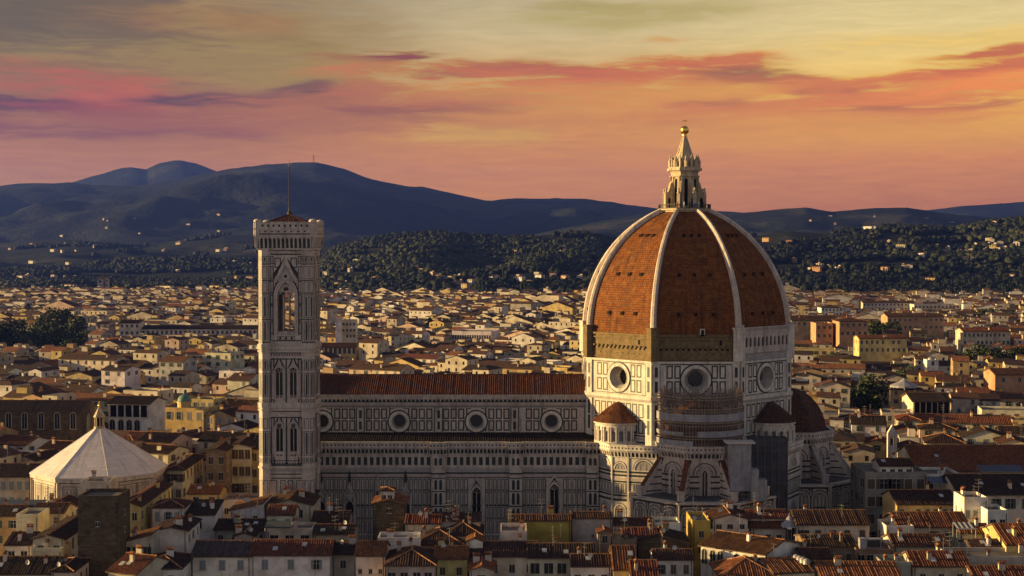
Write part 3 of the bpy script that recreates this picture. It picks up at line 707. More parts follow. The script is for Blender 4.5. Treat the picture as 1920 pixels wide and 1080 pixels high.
mb.lathe([(.55, zt-4.5), (.35, zt-3), (0, zt)], (cx, AY-.45), 6, WH); mb.build('pinnacle', M4(), aisle)
mb = MB(); slope(mb, (xl, AY+.2, 28.0), (xr, AY+.2, 28.0), (xr, 390.6, 29.6), (xl, 390.6, 29.6), pitch=.62, amp=.12)
o = mb.build('aisle_roof', tile(), cath, color=(.028,.019,.015))

# clerestory
NY = 390.6; z_ = lambda py: ZZ(py, NY); x_ = lambda px: XX(px, 790, NY)
xr = x_(1112); mb = MB(); f = FR(mb, (0, NY), (0, -1)); ocx = [x_(p) for p in (604, 748.5, 893, 1034)]; oz = z_(790.3)
holes = [[(c+2.05*math.cos(2*math.pi*k/28), oz+2.05*math.sin(2*math.pi*k/28)) for k in range(28)] for c in ocx]
f.wall([(xl,20),(xr,20),(xr,39.7),(xl,39.7)], holes)
pil = [x_(p) for p in (676, 822.5, 965, 1103.5)]
f.box(xl, xr, z_(743.5), z_(739), 0, .8, WH); f.box(xl, xr, z_(748.5), z_(743.5), 0, .5, WH); f.rect(xl, xr, z_(754.5), z_(749), .02, GR)
for i in range(int((xr-xl)/1.1)): f.box(xl+i*1.1, xl+i*1.1+.3, z_(752.5), z_(749), 0, .4, WH)
f.box(xl, xr, z_(757), z_(754.5), 0, .18, WH); f.rect(xl, xr, z_(761.5), z_(758), .03, GY); f.rect(xl, xr, z_(763.6), z_(762), .03, GR)
stripes(f, xl, xr, [(z_(812.5), z_(810.5), GR), (z_(816.5), z_(814), GR), (z_(820), z_(817.5), GR)])
f.box(xl, xr, z_(814), z_(812.5), 0, .2, WH)
for i, c in enumerate(ocx):
    lo, hi = (pil[i-1]+1.25 if i else xl), (pil[i]-1.25)
    pt = 1.99
    for r0, r1 in ((785.5, 766), (807.5, 788)):
        k = -8
        for k in range(-4, 5):
            a = c + k*pt
            if a-.7 < lo or a+.7 > hi or abs(k) < 1: continue
            if abs(k) == 1:
                s = 1 if k > 0 else -1; zin = z_(r0) if r0 < 790 else z_(r1); zout = z_(r1) if r0 < 790 else z_(r0)
                q0, q1 = sorted((a+s*.68, a+s*.35)); f.rect(q0, q1, min(zin, zout), max(zin, zout), .03, GR)
                f.rect(min(a-.68, a+.68), max(a-.68, a+.68), zout-.1, zout+.1, .03, GR); continue
            panels(f, a-.88, a+.88, z_(r0), z_(r1), 1, .33, .03, False, .05)
for c in pil:
    f.box(c-1.0, c+1.0, z_(809), z_(764), 0, .35, WH)
    for s in (-1, 1): f.rect(c+s*1.0-.12, c+s*1.0+.12, z_(809), z_(764), .37, GR)
    for r0, r1 in ((784, 769), (805, 790)): f.rect(c-.36, c+.36, z_(r0), z_(r1), .37, GR)
nave = mb.build('nave', M4(), cath)
def oculus(fr, c, z, r0, r1, r2, dep, parent):
    m = fr.mb; fr.ring(c, z, r1, r2, .28, WH, 32); fr.ring(c, z, r2, r2+.36, .05, GR, 32); fr.ring(c, z, r2-.02, r2, .05, WH, 32, .28)
    fr.ring(c, z, r1-.12, r1, .36, WH, 32, .34); fr.ring(c, z, r0, r1, .28, GY, 32, -dep*.55); fr.ring(c, z, r0-.05, r0, -dep*.55, WH, 32, -dep); fr.disk(c, z, r0, -dep, GL, 32)
    return m.build('oculus', M4(marble()), parent, smooth=False)
for c in ocx: m = MB(); oculus(FR(m, (0, NY), (0, -1)), c, oz, 1.6, 2.05, 2.75, 1.1, nave)
mb = MB(); zr = ZZ(703, 401)
slope(mb, (xl, NY-.9, 39.75), (xr+1, NY-.9, 39.75), (xr+1, 401, zr), (xl, 401, zr), pitch=.57, amp=.15)
slope(mb, (xr+1, 411.5, 39.75), (xl, 411.5, 39.75), (xl, 401, zr), (xr+1, 401, zr), pitch=0)
mb.tube((xl,401,zr+.05), (xr+1,401,zr+.05), .25, 6)
mb.build('nave_roof', tile(), cath, color=(.10,.034,.019))
mb = MB()                                                                                              # west front and north flank
mb.face([(xl,381,0),(xl,421,0),(xl,421,28),(xl,412,28),(xl,412,42),(xl,401,46.5),(xl,390,42),(xl,390,28),(xl,381,28)])
mb.box((xl,411.4,0),(xr,411.6,39.7)); mb.box((xl,420.8,0),(xr,421,28)); mb.face([(xl,421,28),(xr,421,28),(xr,411.4,30),(xl,411.4,30)],1)
mb.face([(xl,381,28),(xl,390,29.5),(xl,390,20),(xl,381,20)])
mb.build('facade', M4(), cath)

# drum
ZD0, ZD1, ZB = 40.7, 49.5, 56.4; AP = 26.75
mb = MB()
for k in range(8):
    f, L = octface(mb, DC, AP, k*45)
    vis = k in (4, 5, 6, 7); zc, = (45.0,)
    if vis:
        h = [(3.0*math.cos(2*math.pi*q/32), zc+3.0*math.sin(2*math.pi*q/32)) for q in range(32)]
        f.wall([(-L,ZD0),(L,ZD0),(L,ZD1),(-L,ZD1)], [h])
    else: f.rect(-L, L, ZD0, ZD1)
    f.rect(-L, L, 0, ZD0)
    f.box(-L-.1, L+.1, ZD0-.9, ZD0-.1, 0, .65, WH); f.box(-L-.2, L+.2, ZD0-1.5, ZD0-.9, 0, .5, GY); f.box(-L, L, ZD1-.35, ZD1+.15, 0, .45, WH)
    stripes(f, -L, L, [(ZD0+.1, ZD0+.3, GR), (ZD1-.75, ZD1-.5, GR)])
    for s in (-1, 1):
        c = s*(L-1.0)
        q0, q1 = sorted((s*L, s*(L-2.0))); f.box(q0, q1, 8, ZD1-.4, 0, .3, WH)
        f.rect(c-.38, c+.38, 45.6, 48.2, .32, GR); f.rect(c-.38, c+.38, 41.8, 44.6, .32, GR)
        f.rect(q0, q0+.12, ZD0, ZD1-.7, .32, GR); f.rect(q1-.12, q1, ZD0, ZD1-.7, .32, GR)
        for j in range(2):
            for za, zb in ((45.3, 48.6), (41.4, 44.7)):
                a = s*(3.0 + 2.75 + .95 - j*2.0 + (0.0))
                panels(f, a-.9, a+.9, za, zb, 1, .34, .04, False, .05)
        for za, zb in ((35.0, 38.6), (31.0, 34.6)):                                                # the crossing wall under the drum
            for j in range(4): a = s*(1.1 + j*2.1); panels(f, a-.95, a+.95, za, zb, 1, .33, .04, False, .05)
            f.rect(c-.38, c+.38, za, zb, .32, GR)
    stripes(f, -L, L, [(30.3, 30.6, GR), (29.4, 29.9, PK), (28.6, 29.0, GR), (39.2, 39.5, GR)])
drum = mb.build('drum', M4(marble()), cath)
for k in (4, 5, 6, 7):
    m = MB(); f, L = octface(m, DC, AP, k*45); oculus(f, 0, 45.0, 2.0, 3.0, 3.75, 2.6, drum)
mb = MB()                                                                                             # raw masonry belt above the drum
for k in range(8):
    f, L = octface(mb, DC, 26.2, k*45); f.rect(-L, L, ZD1, ZB); f.box(-L, L, 55.0, 55.35, 0, .35, 0); f.box(-L, L, 55.9, ZB, 0, .45, 0); f.box(-L, L, 50.0, 50.3, 0, .25, 0)
    n = 13
    for i in range(n): f.box(-L+1.6+i*(2*L-3.4)/n, -L+1.6+i*(2*L-3.4)/n+.75, 52.9, 53.35, 0, .45, 0); f.rect(-L+1.7+i*(2*L-3.4)/n, -L+2.3+i*(2*L-3.4)/n, 52.35, 52.88, .02, 1)
    for s in (-1, 1): q0, q1 = sorted((s*L, s*(L-1.5))); f.box(q0, q1, ZD1, ZB+.6, 0, .55, 0)
    f.rect(L*.55, L*.55+.6, 53.7, 54.9, .03, 1)
    for i in range(9): f.rect(-L+2+i*1.9, -L+2.22+i*1.9, 51.2, 51.5, .03, 1)
mb.build('masonry_belt', [roughstone(), void()], cath)
mb = MB(); f, L = octface(mb, DC, 26.2, -45)                                                            # the one finished gallery, on the south-east side
f.box(-L-.6, L+.6, 51.6, 52.6, 0, 1.0, WH); f.box(-L-.6, L+.6, ZD1+.2, 51.6, 0, .6, GY); f.box(-L-.6, L+.6, 52.6, 53.2, .7, 1.0, WH)
n = 13; p = (2*L+1.2)/n
for i in range(n):
    c = -L-.6+p*(i+.5); A = arch(c, 52.7, p*.56, 55.1)
    f.wall([(c-p/2,52.6),(c+p/2,52.6),(c+p/2,56.6),(c-p/2,56.6)], [A], .95); f.reveal(A, .95, .5, WH)
f.rect(-L-.6, L+.6, 52.6, 56.6, .2, 4); f.box(-L-.6, L+.6, 56.6, 57.0, 0, 1.15, WH); f.box(-L-.5, L+.5, 57.0, 58.2, .8, 1.0, WH)
for i in range(40): f.rect(-L-.5+i*(2*L+1)/40, -L-.35+i*(2*L+1)/40, 57.15, 58.0, 1.012, GR)
for s in (-1, 1): f.box(s*(L+.2)-.8, s*(L+.2)+.8, 49.7, 58.9, .3, 1.2, WH); f.rect(s*(L+.2)-.35, s*(L+.2)+.35, 53.2, 55.6, 1.212, GR)
mb.build('arcade', M4(), cath)

# dome
RHO, R0 = 34.0, 28.1; ZT = 88.0
def rad(z): return R0 - RHO + math.sqrt(max(0, RHO**2 - (z-ZB)**2))
mb = MB(); NZ = 30; ths = [math.asin((ZT-ZB)/RHO)*i/NZ for i in range(NZ+1)]; zz = [ZB+RHO*math.sin(t) for t in ths]
V8 = [R(22.5+45*k) for k in range(8)]
for k in range(8):
    a, b = V8[k], V8[(k+1) % 8]
    for i in range(NZ):
        r0, r1 = rad(zz[i]), rad(zz[i+1]); s0, s1 = r0*math.sin(math.pi/8), r1*math.sin(math.pi/8); v0, v1 = RHO*ths[i], RHO*ths[i+1]
        P = lambda r, t, z: (DC[0]+r*math.cos(t), DC[1]+r*math.sin(t), z)
        mb.face([P(r0,a,zz[i]), P(r0,b,zz[i]), P(r1,b,zz[i+1]), P(r1,a,zz[i+1])], 0, [(k*40-s0,v0),(k*40+s0,v0),(k*40+s1,v1),(k*40-s1,v1)])
dome = mb.build('dome', [dome_tile()], cath)
for k in range(8):                                                                                    # ribs
    m = MB(); t = V8[k]; ux, uy = -math.sin(t), math.cos(t); pr = []
    for i in range(NZ+1):
        r = rad(zz[i]); wv = .72 - .26*i/NZ; nx = math.cos(ths[i]); nz = math.sin(ths[i]); C = Vector((DC[0]+r*math.cos(t), DC[1]+r*math.sin(t), zz[i]))
        N = Vector((nx*math.cos(t), nx*math.sin(t), nz)); U = Vector((ux, uy, 0))
        pr.append([C-U*wv-N*.5, C-U*wv+N*.55, C-U*wv*.45+N*.95, C+U*wv*.45+N*.95, C+U*wv+N*.55, C+U*wv-N*.5])
    for A, B in zip(pr, pr[1:]):
        for j in range(5): m.face([A[j], A[j+1], B[j+1], B[j]])
    m.build('dome_rib', aged(), dome)
    m = MB(); C = (DC[0]+(R0+.3)*math.cos(t), DC[1]+(R0+.3)*math.sin(t)); m.prism(ngon(C, 1.6, 8, t), ZD1+.2, ZB+1.3, 0); m.prism(ngon(C, 1.85, 8, t), ZB+1.3, ZB+1.8, 0, True, True)
    m.build('rib_plinth', roughstone() if k in (4, 5, 6) and k != 6 else marble(), dome)
for k in (4, 5, 6, 7):                                                                                # rows of small dormer holes
    n = math.radians(k*45)
    for z, sp in ((61.5, 4.4), (71.5, 3.9), (81.5, 2.0)):
        r = rad(z)*math.cos(math.pi/8); sl = math.asin((z-ZB)/RHO)
        for j in (-1, 0, 1):
            m = MB(); f = FR(m, (DC[0]+r*math.cos(n), DC[1]+r*math.sin(n)), (math.cos(n), math.sin(n)))
            f.box(j*sp-.42, j*sp+.42, z-.45, z+.5, -1.4, .38, 0); f.rect(j*sp-.3, j*sp+.3, z-.35, z+.36, .395, 1); m.build('dormer', [dome_tile(), void()], dome)
m = MB(); f, L = octface(m, DC, 25.95, -90); f.box(1.6-.6, 1.6+.6, ZB-.4, ZB+1.5, 0, .7, 0); f.rect(1.6-.38, 1.6+.38, ZB-.2, ZB+1.2, .715, 1); m.build('dome_door', [marble(), void()], dome)

# lantern
mb = MB(); mb.prism(octa(DC, 6.3), 87.2, 88.4, 0, True, True); mb.prism(octa(DC, 6.9), 88.4, 88.8, 0, True, True)
mb.prism(octa(DC, 3.5), 88.8, 98.6, 0)
for k in range(8):
    f, L = octface(mb, DC, 3.5, k*45)
    f.poly(arch(0, 89.6, .95, 96.4), .03, 1); f.archring(0, 89.6, .95, 96.4, .2, .12, 0)
    for s in (-1, 1): f.box(s*1.05-.18, s*1.05+.18, 88.8, 97.4, 0, .3, 0)
    f.box(-L, L, 97.4, 97.7, 0, .4, 0)
    g2, L2 = octface(mb, DC, 6.75, k*45); g2.box(-L2, L2, 88.8, 89.0, -.12, .0, 2); g2.box(-L2, L2, 89.9, 90.02, -.1, .02, 2)
    for i in range(9): g2.box(-L2+i*L2/4-.04, -L2+i*L2/4+.04, 89.0, 89.9, -.08, 0, 2)
lan = mb.build('lantern', [warm(), void(), iron()], cath)
for k in range(8):
    m = MB(); t = V8[k]; d = Vector((math.cos(t), math.sin(t), 0)); u = Vector((-d.y, d.x, 0)); C = Vector((DC[0], DC[1], 0))
    pr = [(3.6,88.8),(6.0,88.8),(6.0,92.6),(5.5,93.2),(5.0,93.3),(4.7,94.0),(4.4,95.4),(4.0,96.2),(3.6,96.4)]
    A = [C+d*r-u*.42+Vector((0,0,z)) for r, z in pr]; B = [C+d*r+u*.42+Vector((0,0,z)) for r, z in pr]
    m.face(A); m.face(B[::-1])
    for i in range(len(A)): j = (i+1) % len(A); m.face([A[i], A[j], B[j], B[i]])
    for s in (-1, 1):
        q = [C+d*r+u*s*.435+Vector((0,0,z)) for r, z in ((4.5,89.2),(5.2,89.2),(5.2,91.4),(4.85,91.9),(4.5,91.4))]; m.face(q, 1)
    m.lathe([(.52,92.9),(.2,93.6),(.35,94.0),(0,94.5)], C+d*5.6, 6); m.build('lantern_buttress', [warm(), void()], lan)
m = MB(); m.prism(octa(DC, 3.7), 98.6, 99.0, 0, True, True); m.prism(octa(DC, 4.5), 99.0, 99.7, 0, True, True); m.prism(octa(DC, 4.1), 99.7, 100.0, 0, True, True)
for k in range(16):
    t = k*math.pi/8; c = (DC[0]+3.75*math.cos(t), DC[1]+3.75*math.sin(t))
    if k % 2 == 0: m.prism(ngon(c, .62, 6, t), 100.0, 101.6); m.lathe([(.7,101.6),(.3,102.1),(.35,102.4),(0,103.2)], c, 6)
    else: m.prism(ngon(c, .42, 6, t), 100.0, 102.1); m.lathe([(.48,102.1),(.2,102.5),(0,103.6)], c, 6)
m.build('niche_crown', warm(), lan)
m = MB(); m.lathe([(3.2,100.0),(2.9,101.4),(1.7,104.5),(.8,107.4),(.45,108.3)], DC, 16)
for k in range(8):
    t = V8[k]
    for (r0, z0), (r1, z1) in zip([(3.25,100.2),(1.75,104.5),(.5,108.2)], [(1.75,104.5),(.5,108.2)]): m.tube((DC[0]+r0*math.cos(t),DC[1]+r0*math.sin(t),z0), (DC[0]+r1*math.cos(t),DC[1]+r1*math.sin(t),z1), .14, 5)
m.build('cone', warm(), lan)
m = MB(); m.lathe([(.45,108.3),(.75,108.5),(.75,108.75),(.4,108.9)] + [(1.18*math.sin(math.pi*k/12), 110.0-1.18*math.cos(math.pi*k/12)) for k in range(1, 13)], DC, 20); m.build('gilded_ball', gold(), lan, smooth=True)
m = MB(); m.tube((*DC,111.1), (*DC,113.4), .10, 6); m.tube((DC[0]-.6,DC[1],112.5), (DC[0]+.6,DC[1],112.5), .09, 6); m.build('cross', gold(), lan)

# tribunes
def tribune(c, faces, fin_at, dome_col, fin_col):
    mb = MB(); A0, A1, ZR = 17.6, 10.3, 16.8
    for k in faces:
        f, L = octface(mb, c, A0, k)
        n = 3 if abs(k) != 180 else 3; p = 2*(L-.4)/n
        f.rect(-L, L, 0, ZR); f.box(-L-.25, L+.25, ZR-.3, ZR+.15, -1.5, .55, WH); stripes(f, -L, L, [(ZR-.95, ZR-.5, GR), (5.6, 6.0, GR), (ZR-5.9, ZR-5.6, GR)])
        for i in range(n):
            ca = -L+.4+p*(i+.5); w = p*.74; zs = ZR-1.5-w/2-.35
            f.archring(ca, 1.0, w, zs, .42, .16, WH); f.archring(ca, 1.0, w+.84, zs, .26, .05, GR); f.poly(arch(ca, 1.0, w-.06, zs), .02, GY); f.archring(ca, 1.0, w-.3, zs, .12, .04, GR)
            for j in (-1, 0, 1): panels(f, ca+j*w*.29-w*.13, ca+j*w*.29+w*.13, 7, zs+(w*.36 if j == 0 else w*.16), 1, .12, .04, False, .04, fill=WH)
            for j in (-1, 0, 1): panels(f, ca+j*w*.29-w*.13, ca+j*w*.29+w*.13, 2, 5.2, 1, .12, .04, False, .04, fill=WH)
            for s in (-1, 1): f.poly([(ca+s*(p/2-.12), ZR-.95), (ca+s*(w/2-.1), ZR-.95), (ca+s*(p/2-.12), ZR-2.5)], .03, GR)
        for s in (-1, 1): f.box(s*L-.38, s*L+.38, 0, ZR-.3, -.2, .24, WH)
        g2, L2 = octface(mb, c, A1, k); zt = 29.5
        g2.rect(-L2, L2, ZR, zt-.2); gallery(g2, -L2-.35, L2+.35, zt)
        w = L2*1.05; zs = 22.6
        for t, d, m_ in ((.0, .14, WH), (.42, .1, GR), (.70, .16, WH)): g2.archring(0, zs-.2, w+2*t, zs, .32, d, m_)
        g2.poly(arch(0, zs-.2, w, zs), .03, GY)
        for j in (-1, 1): g2.archring(j*w*.25, zs, w*.36, zs+.2, .12, .05, GR)
        stripes(g2, -L2, L2, [(zs-.8, zs-.3, GR), (zs-1.4, zs-1.0, PK), (zs-2.2, zs-1.7, GR), (zs-2.9, zs-2.5, PK), (zs-3.6, zs-3.1, GR), (ZR+.0, ZR+.25, GR)])
        for s in (-1, 1):
            panels(g2, s*L2*.66-L2*.30, s*L2*.66+L2*.30, ZR+.5, zs-3.7, 3, .12, .04, False, .12)
            g2.poly([(s*L2, zt-3.4), (s*(w/2+.9), zt-3.4), (s*L2, zs+.4)], .04, GR)
    rim = [p for p in octa(c, A0)]; rin = octa(c, A1)
    for i in range(8): j = (i+1) % 8; mb.face([(*rim[i],ZR), (*rim[j],ZR), (*rin[j],ZR+.6), (*rin[i],ZR+.6)], 5)
    tr = mb.build('tribune', M4() + [fixed('lead_roof', 's', (.11,.10,.10))], cath)
    for k in faces:
        m = MB(); g2, L2 = octface(m, c, A1, k); w = 1.3; A = arch(0, ZR+.4, w, 22.6, 'p')
        g2.poly(A, .05, GL); g2.box(-.1, .1, ZR+.4, 23.2, .05, .3, WH)
        for t, d, mm in ((0, .42, WH), (.35, .30, PK), (.5, .22, WH)): g2.archring(0, ZR+.4, w+2*t, 22.6, .26, d, mm, 'p')
        g2.poly([(-1.3, 23.4), (0, 25.4), (1.3, 23.4), (0, 24.7)], .44, WH); m.build('gothic_window', M4(), tr)
    for a in fin_at:
        m = MB(); d = Vector((math.cos(R(a)), math.sin(R(a)), 0)); u = Vector((-d.y, d.x, 0)); C = Vector((c[0], c[1], 0))
        pr = [(10.8,ZR),(17.2,ZR),(17.2,ZR+2.0),(16.2,ZR+2.3),(11.3,26.0),(10.8,26.0)]
        A = [C+d*r-u*.5+Vector((0,0,z)) for r, z in pr]; B = [C+d*r+u*.5+Vector((0,0,z)) for r, z in pr]
        m.face(A, 0); m.face(B[::-1], 0)
        for i in range(len(A)): j = (i+1) % len(A); m.face([A[i], A[j], B[j], B[i]], 0)
        T0, T1 = C+d*16.5+Vector((0,0,ZR+2.25)), C+d*11.2+Vector((0,0,26.15))
        for s in (-1, 0, 1):
            off = u*s*.42; m.tube(T0+off, T1+off, .27, 5, 5)
        for z in (0, 1, 2, 3, 4):
            for s in (-1, 1):
                r1 = 15.6 - z*1.05; q = [C+d*11.0+u*s*.515+Vector((0,0,ZR+.9+z*1.7)), C+d*r1+u*s*.515+Vector((0,0,ZR+.9+z*1.7)), C+d*(r1-.25)+u*s*.515+Vector((0,0,ZR+1.25+z*1.7)), C+d*11.0+u*s*.515+Vector((0,0,ZR+1.25+z*1.7))]; m.face(q, 1)
        m.prism(ngon(C+d*17.0, .95, 8, R(a)), ZR-.2, ZR+2.1); m.prism(ngon(C+d*17.0, 1.1, 8, R(a)), ZR+2.1, ZR+2.5, 0, True, True)
        m.build('flying_buttress', M4() + [fin_col], tr)
    m = MB(); N = 10
    for k in range(8):
        f, L = octface(m, c, 9.2, k*45)
        for i in range(N):
            t0, t1 = math.pi/2*i/N, math.pi/2*(i+1)/N; r0, r1 = 9.2*math.cos(t0), 9.2*math.cos(t1); z0, z1 = 28.4+12.0*math.sin(t0), 28.4+12.0*math.sin(t1)
            g0, l0 = octface(m, c, max(r0, .01), k*45); g1, l1 = octface(m, c, max(r1, .01), k*45)
            m.face([g0.P(-l0,z0), g0.P(l0,z0), g1.P(l1,z1), g1.P(-l1,z1)], 0, [(-l0,9.2*t0),(l0,9.2*t0),(l1,9.2*t1),(-l1,9.2*t1)])
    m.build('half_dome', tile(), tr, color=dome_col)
    return tr
SC_, EC_ = (47.4, 374.0), (75.2, 401.0)
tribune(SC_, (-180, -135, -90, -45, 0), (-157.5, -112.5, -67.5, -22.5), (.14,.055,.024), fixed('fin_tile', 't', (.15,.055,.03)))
tribune(EC_, (-135, -90, -45, 0, 45), (-112.5, -67.5, -22.5, 22.5), (.075,.036,.024), greymarble())  # darker half-dome tile: the main dome's shadow is put into its colour

# the block between nave and south tribune, with its round exedra on top (and the one on the far side)
def exedra(c, ang0, wallpts, tcol=(.20,.08,.033)):
    mb = MB()
    for p, q in zip(wallpts, wallpts[1:]):
        p, q = Vector(p), Vector(q); d = (q-p).normalized(); n = (d.y, -d.x); f = FR(mb, (p+q)/2, n); L = (q-p).length/2
        f.rect(-L, L, 0, 28.2); gallery(f, -L-.2, L+.2, 28.6)
        for z0, z1, w in ((22.3, 24.8, min(2*L*.66, 4.6)), (6.0, 13.0, min(2*L*.62, 3.4))):
            zs = z1-w/2+.3 if z0 < 20 else z0+.2
            f.archring(0, z0, w, zs, .34, .14, WH); f.archring(0, z0, w+.68, zs, .14, .05, GR); f.poly(arch(0, z0, w-.04, zs), .03, GY)
            f.archring(0, z0, w-.3, zs, .12, .05, GR)
            for j in (-.5, .5): f.rect(j*w*.33-.06, j*w*.33+.06, z0, zs+w*.3, .05, GR)
        stripes(f, -L, L, [(20.6, 21.1, GR), (19.7, 20.2, PK), (19.0, 19.45, GR), (15.5, 15.95, GR), (14.3, 14.85, GR), (21.5, 22.0, GR)])
        panels(f, -L+.3, L-.3, 16.2, 18.8, max(2, round(2*L/1.5)), .2, .03, True, .08, fill=WH, inm=GR)
        for s in (-1, 1): f.box(s*L-.22, s*L+.22, 0, 25.6, -.1, .14, WH)
    mb.face([(*p, 28.0) for p in wallpts] + [(c[0], c[1], 28.0)], 5)
    ex = mb.build('sacristy_block', M4(marble()) + [fixed('lead_roof', 's', (.11,.10,.10))], cath)
    m = MB(); r = 5.9; a0, a1 = ang0-R(95), ang0+R(95); n = 10
    m.lathe([(r+.35,28.0),(r+.35,28.9),(r,28.9)], c, 30, 0, a0, a1); m.lathe([(r,32.6),(r,33.2),(r+.45,33.3),(r+.6,33.9),(r,33.9)], c, 30, 0, a0, a1)
    m.lathe([(r-.9,28.9),(r-.9,32.6)], c, 30, 3, a0, a1)
    for k in range(n):
        t = a0 + (a1-a0)*(k+.5)/n; Lk = r*math.tan((a1-a0)/n/2); f = FR(m, (c[0]+r*math.cos(t), c[1]+r*math.sin(t)), (math.cos(t), math.sin(t)))
        A = arch(0, 29.1, Lk*1.15, 31.2); f.wall([(-Lk,28.9),(Lk,28.9),(Lk,32.7),(-Lk,32.7)], [A]); f.reveal(A, 0, -.8, 0); f.archring(0, 29.1, Lk*1.15, 31.2, .16, .1, 0)
        for s in (-1, 1): f.box(s*(Lk-.28)-.16, s*(Lk-.28)+.16, 28.9, 32.7, 0, .28, 0)
    m.build('exedra', M4(marble()), ex)
    m = MB(); pr = [(r+.75,33.85),(4.6,35.6),(2.5,37.3),(.9,38.4),(0,38.8)]; m.lathe(pr, c, 40, 0, a0, a1)
    for k in range(41):
        t = a0 + (a1-a0)*k/40
        for (r0, z0), (r1, z1) in zip(pr[:3], pr[1:4]): m.tube((c[0]+r0*math.cos(t), c[1]+r0*math.sin(t), z0), (c[0]+r1*math.cos(t), c[1]+r1*math.sin(t), z1), .13, 5, 0, .10)
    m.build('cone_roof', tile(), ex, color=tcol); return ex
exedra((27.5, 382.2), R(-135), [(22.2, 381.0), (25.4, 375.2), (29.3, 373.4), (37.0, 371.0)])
exedra((66.8, 382.2), R(-45), [(57.5, 371.0), (64.9, 372.4), (69.5, 374.6), (74.8, 384.0)], (.08,.042,.028))  # darker cone tile: shadow on this side is put into the colour

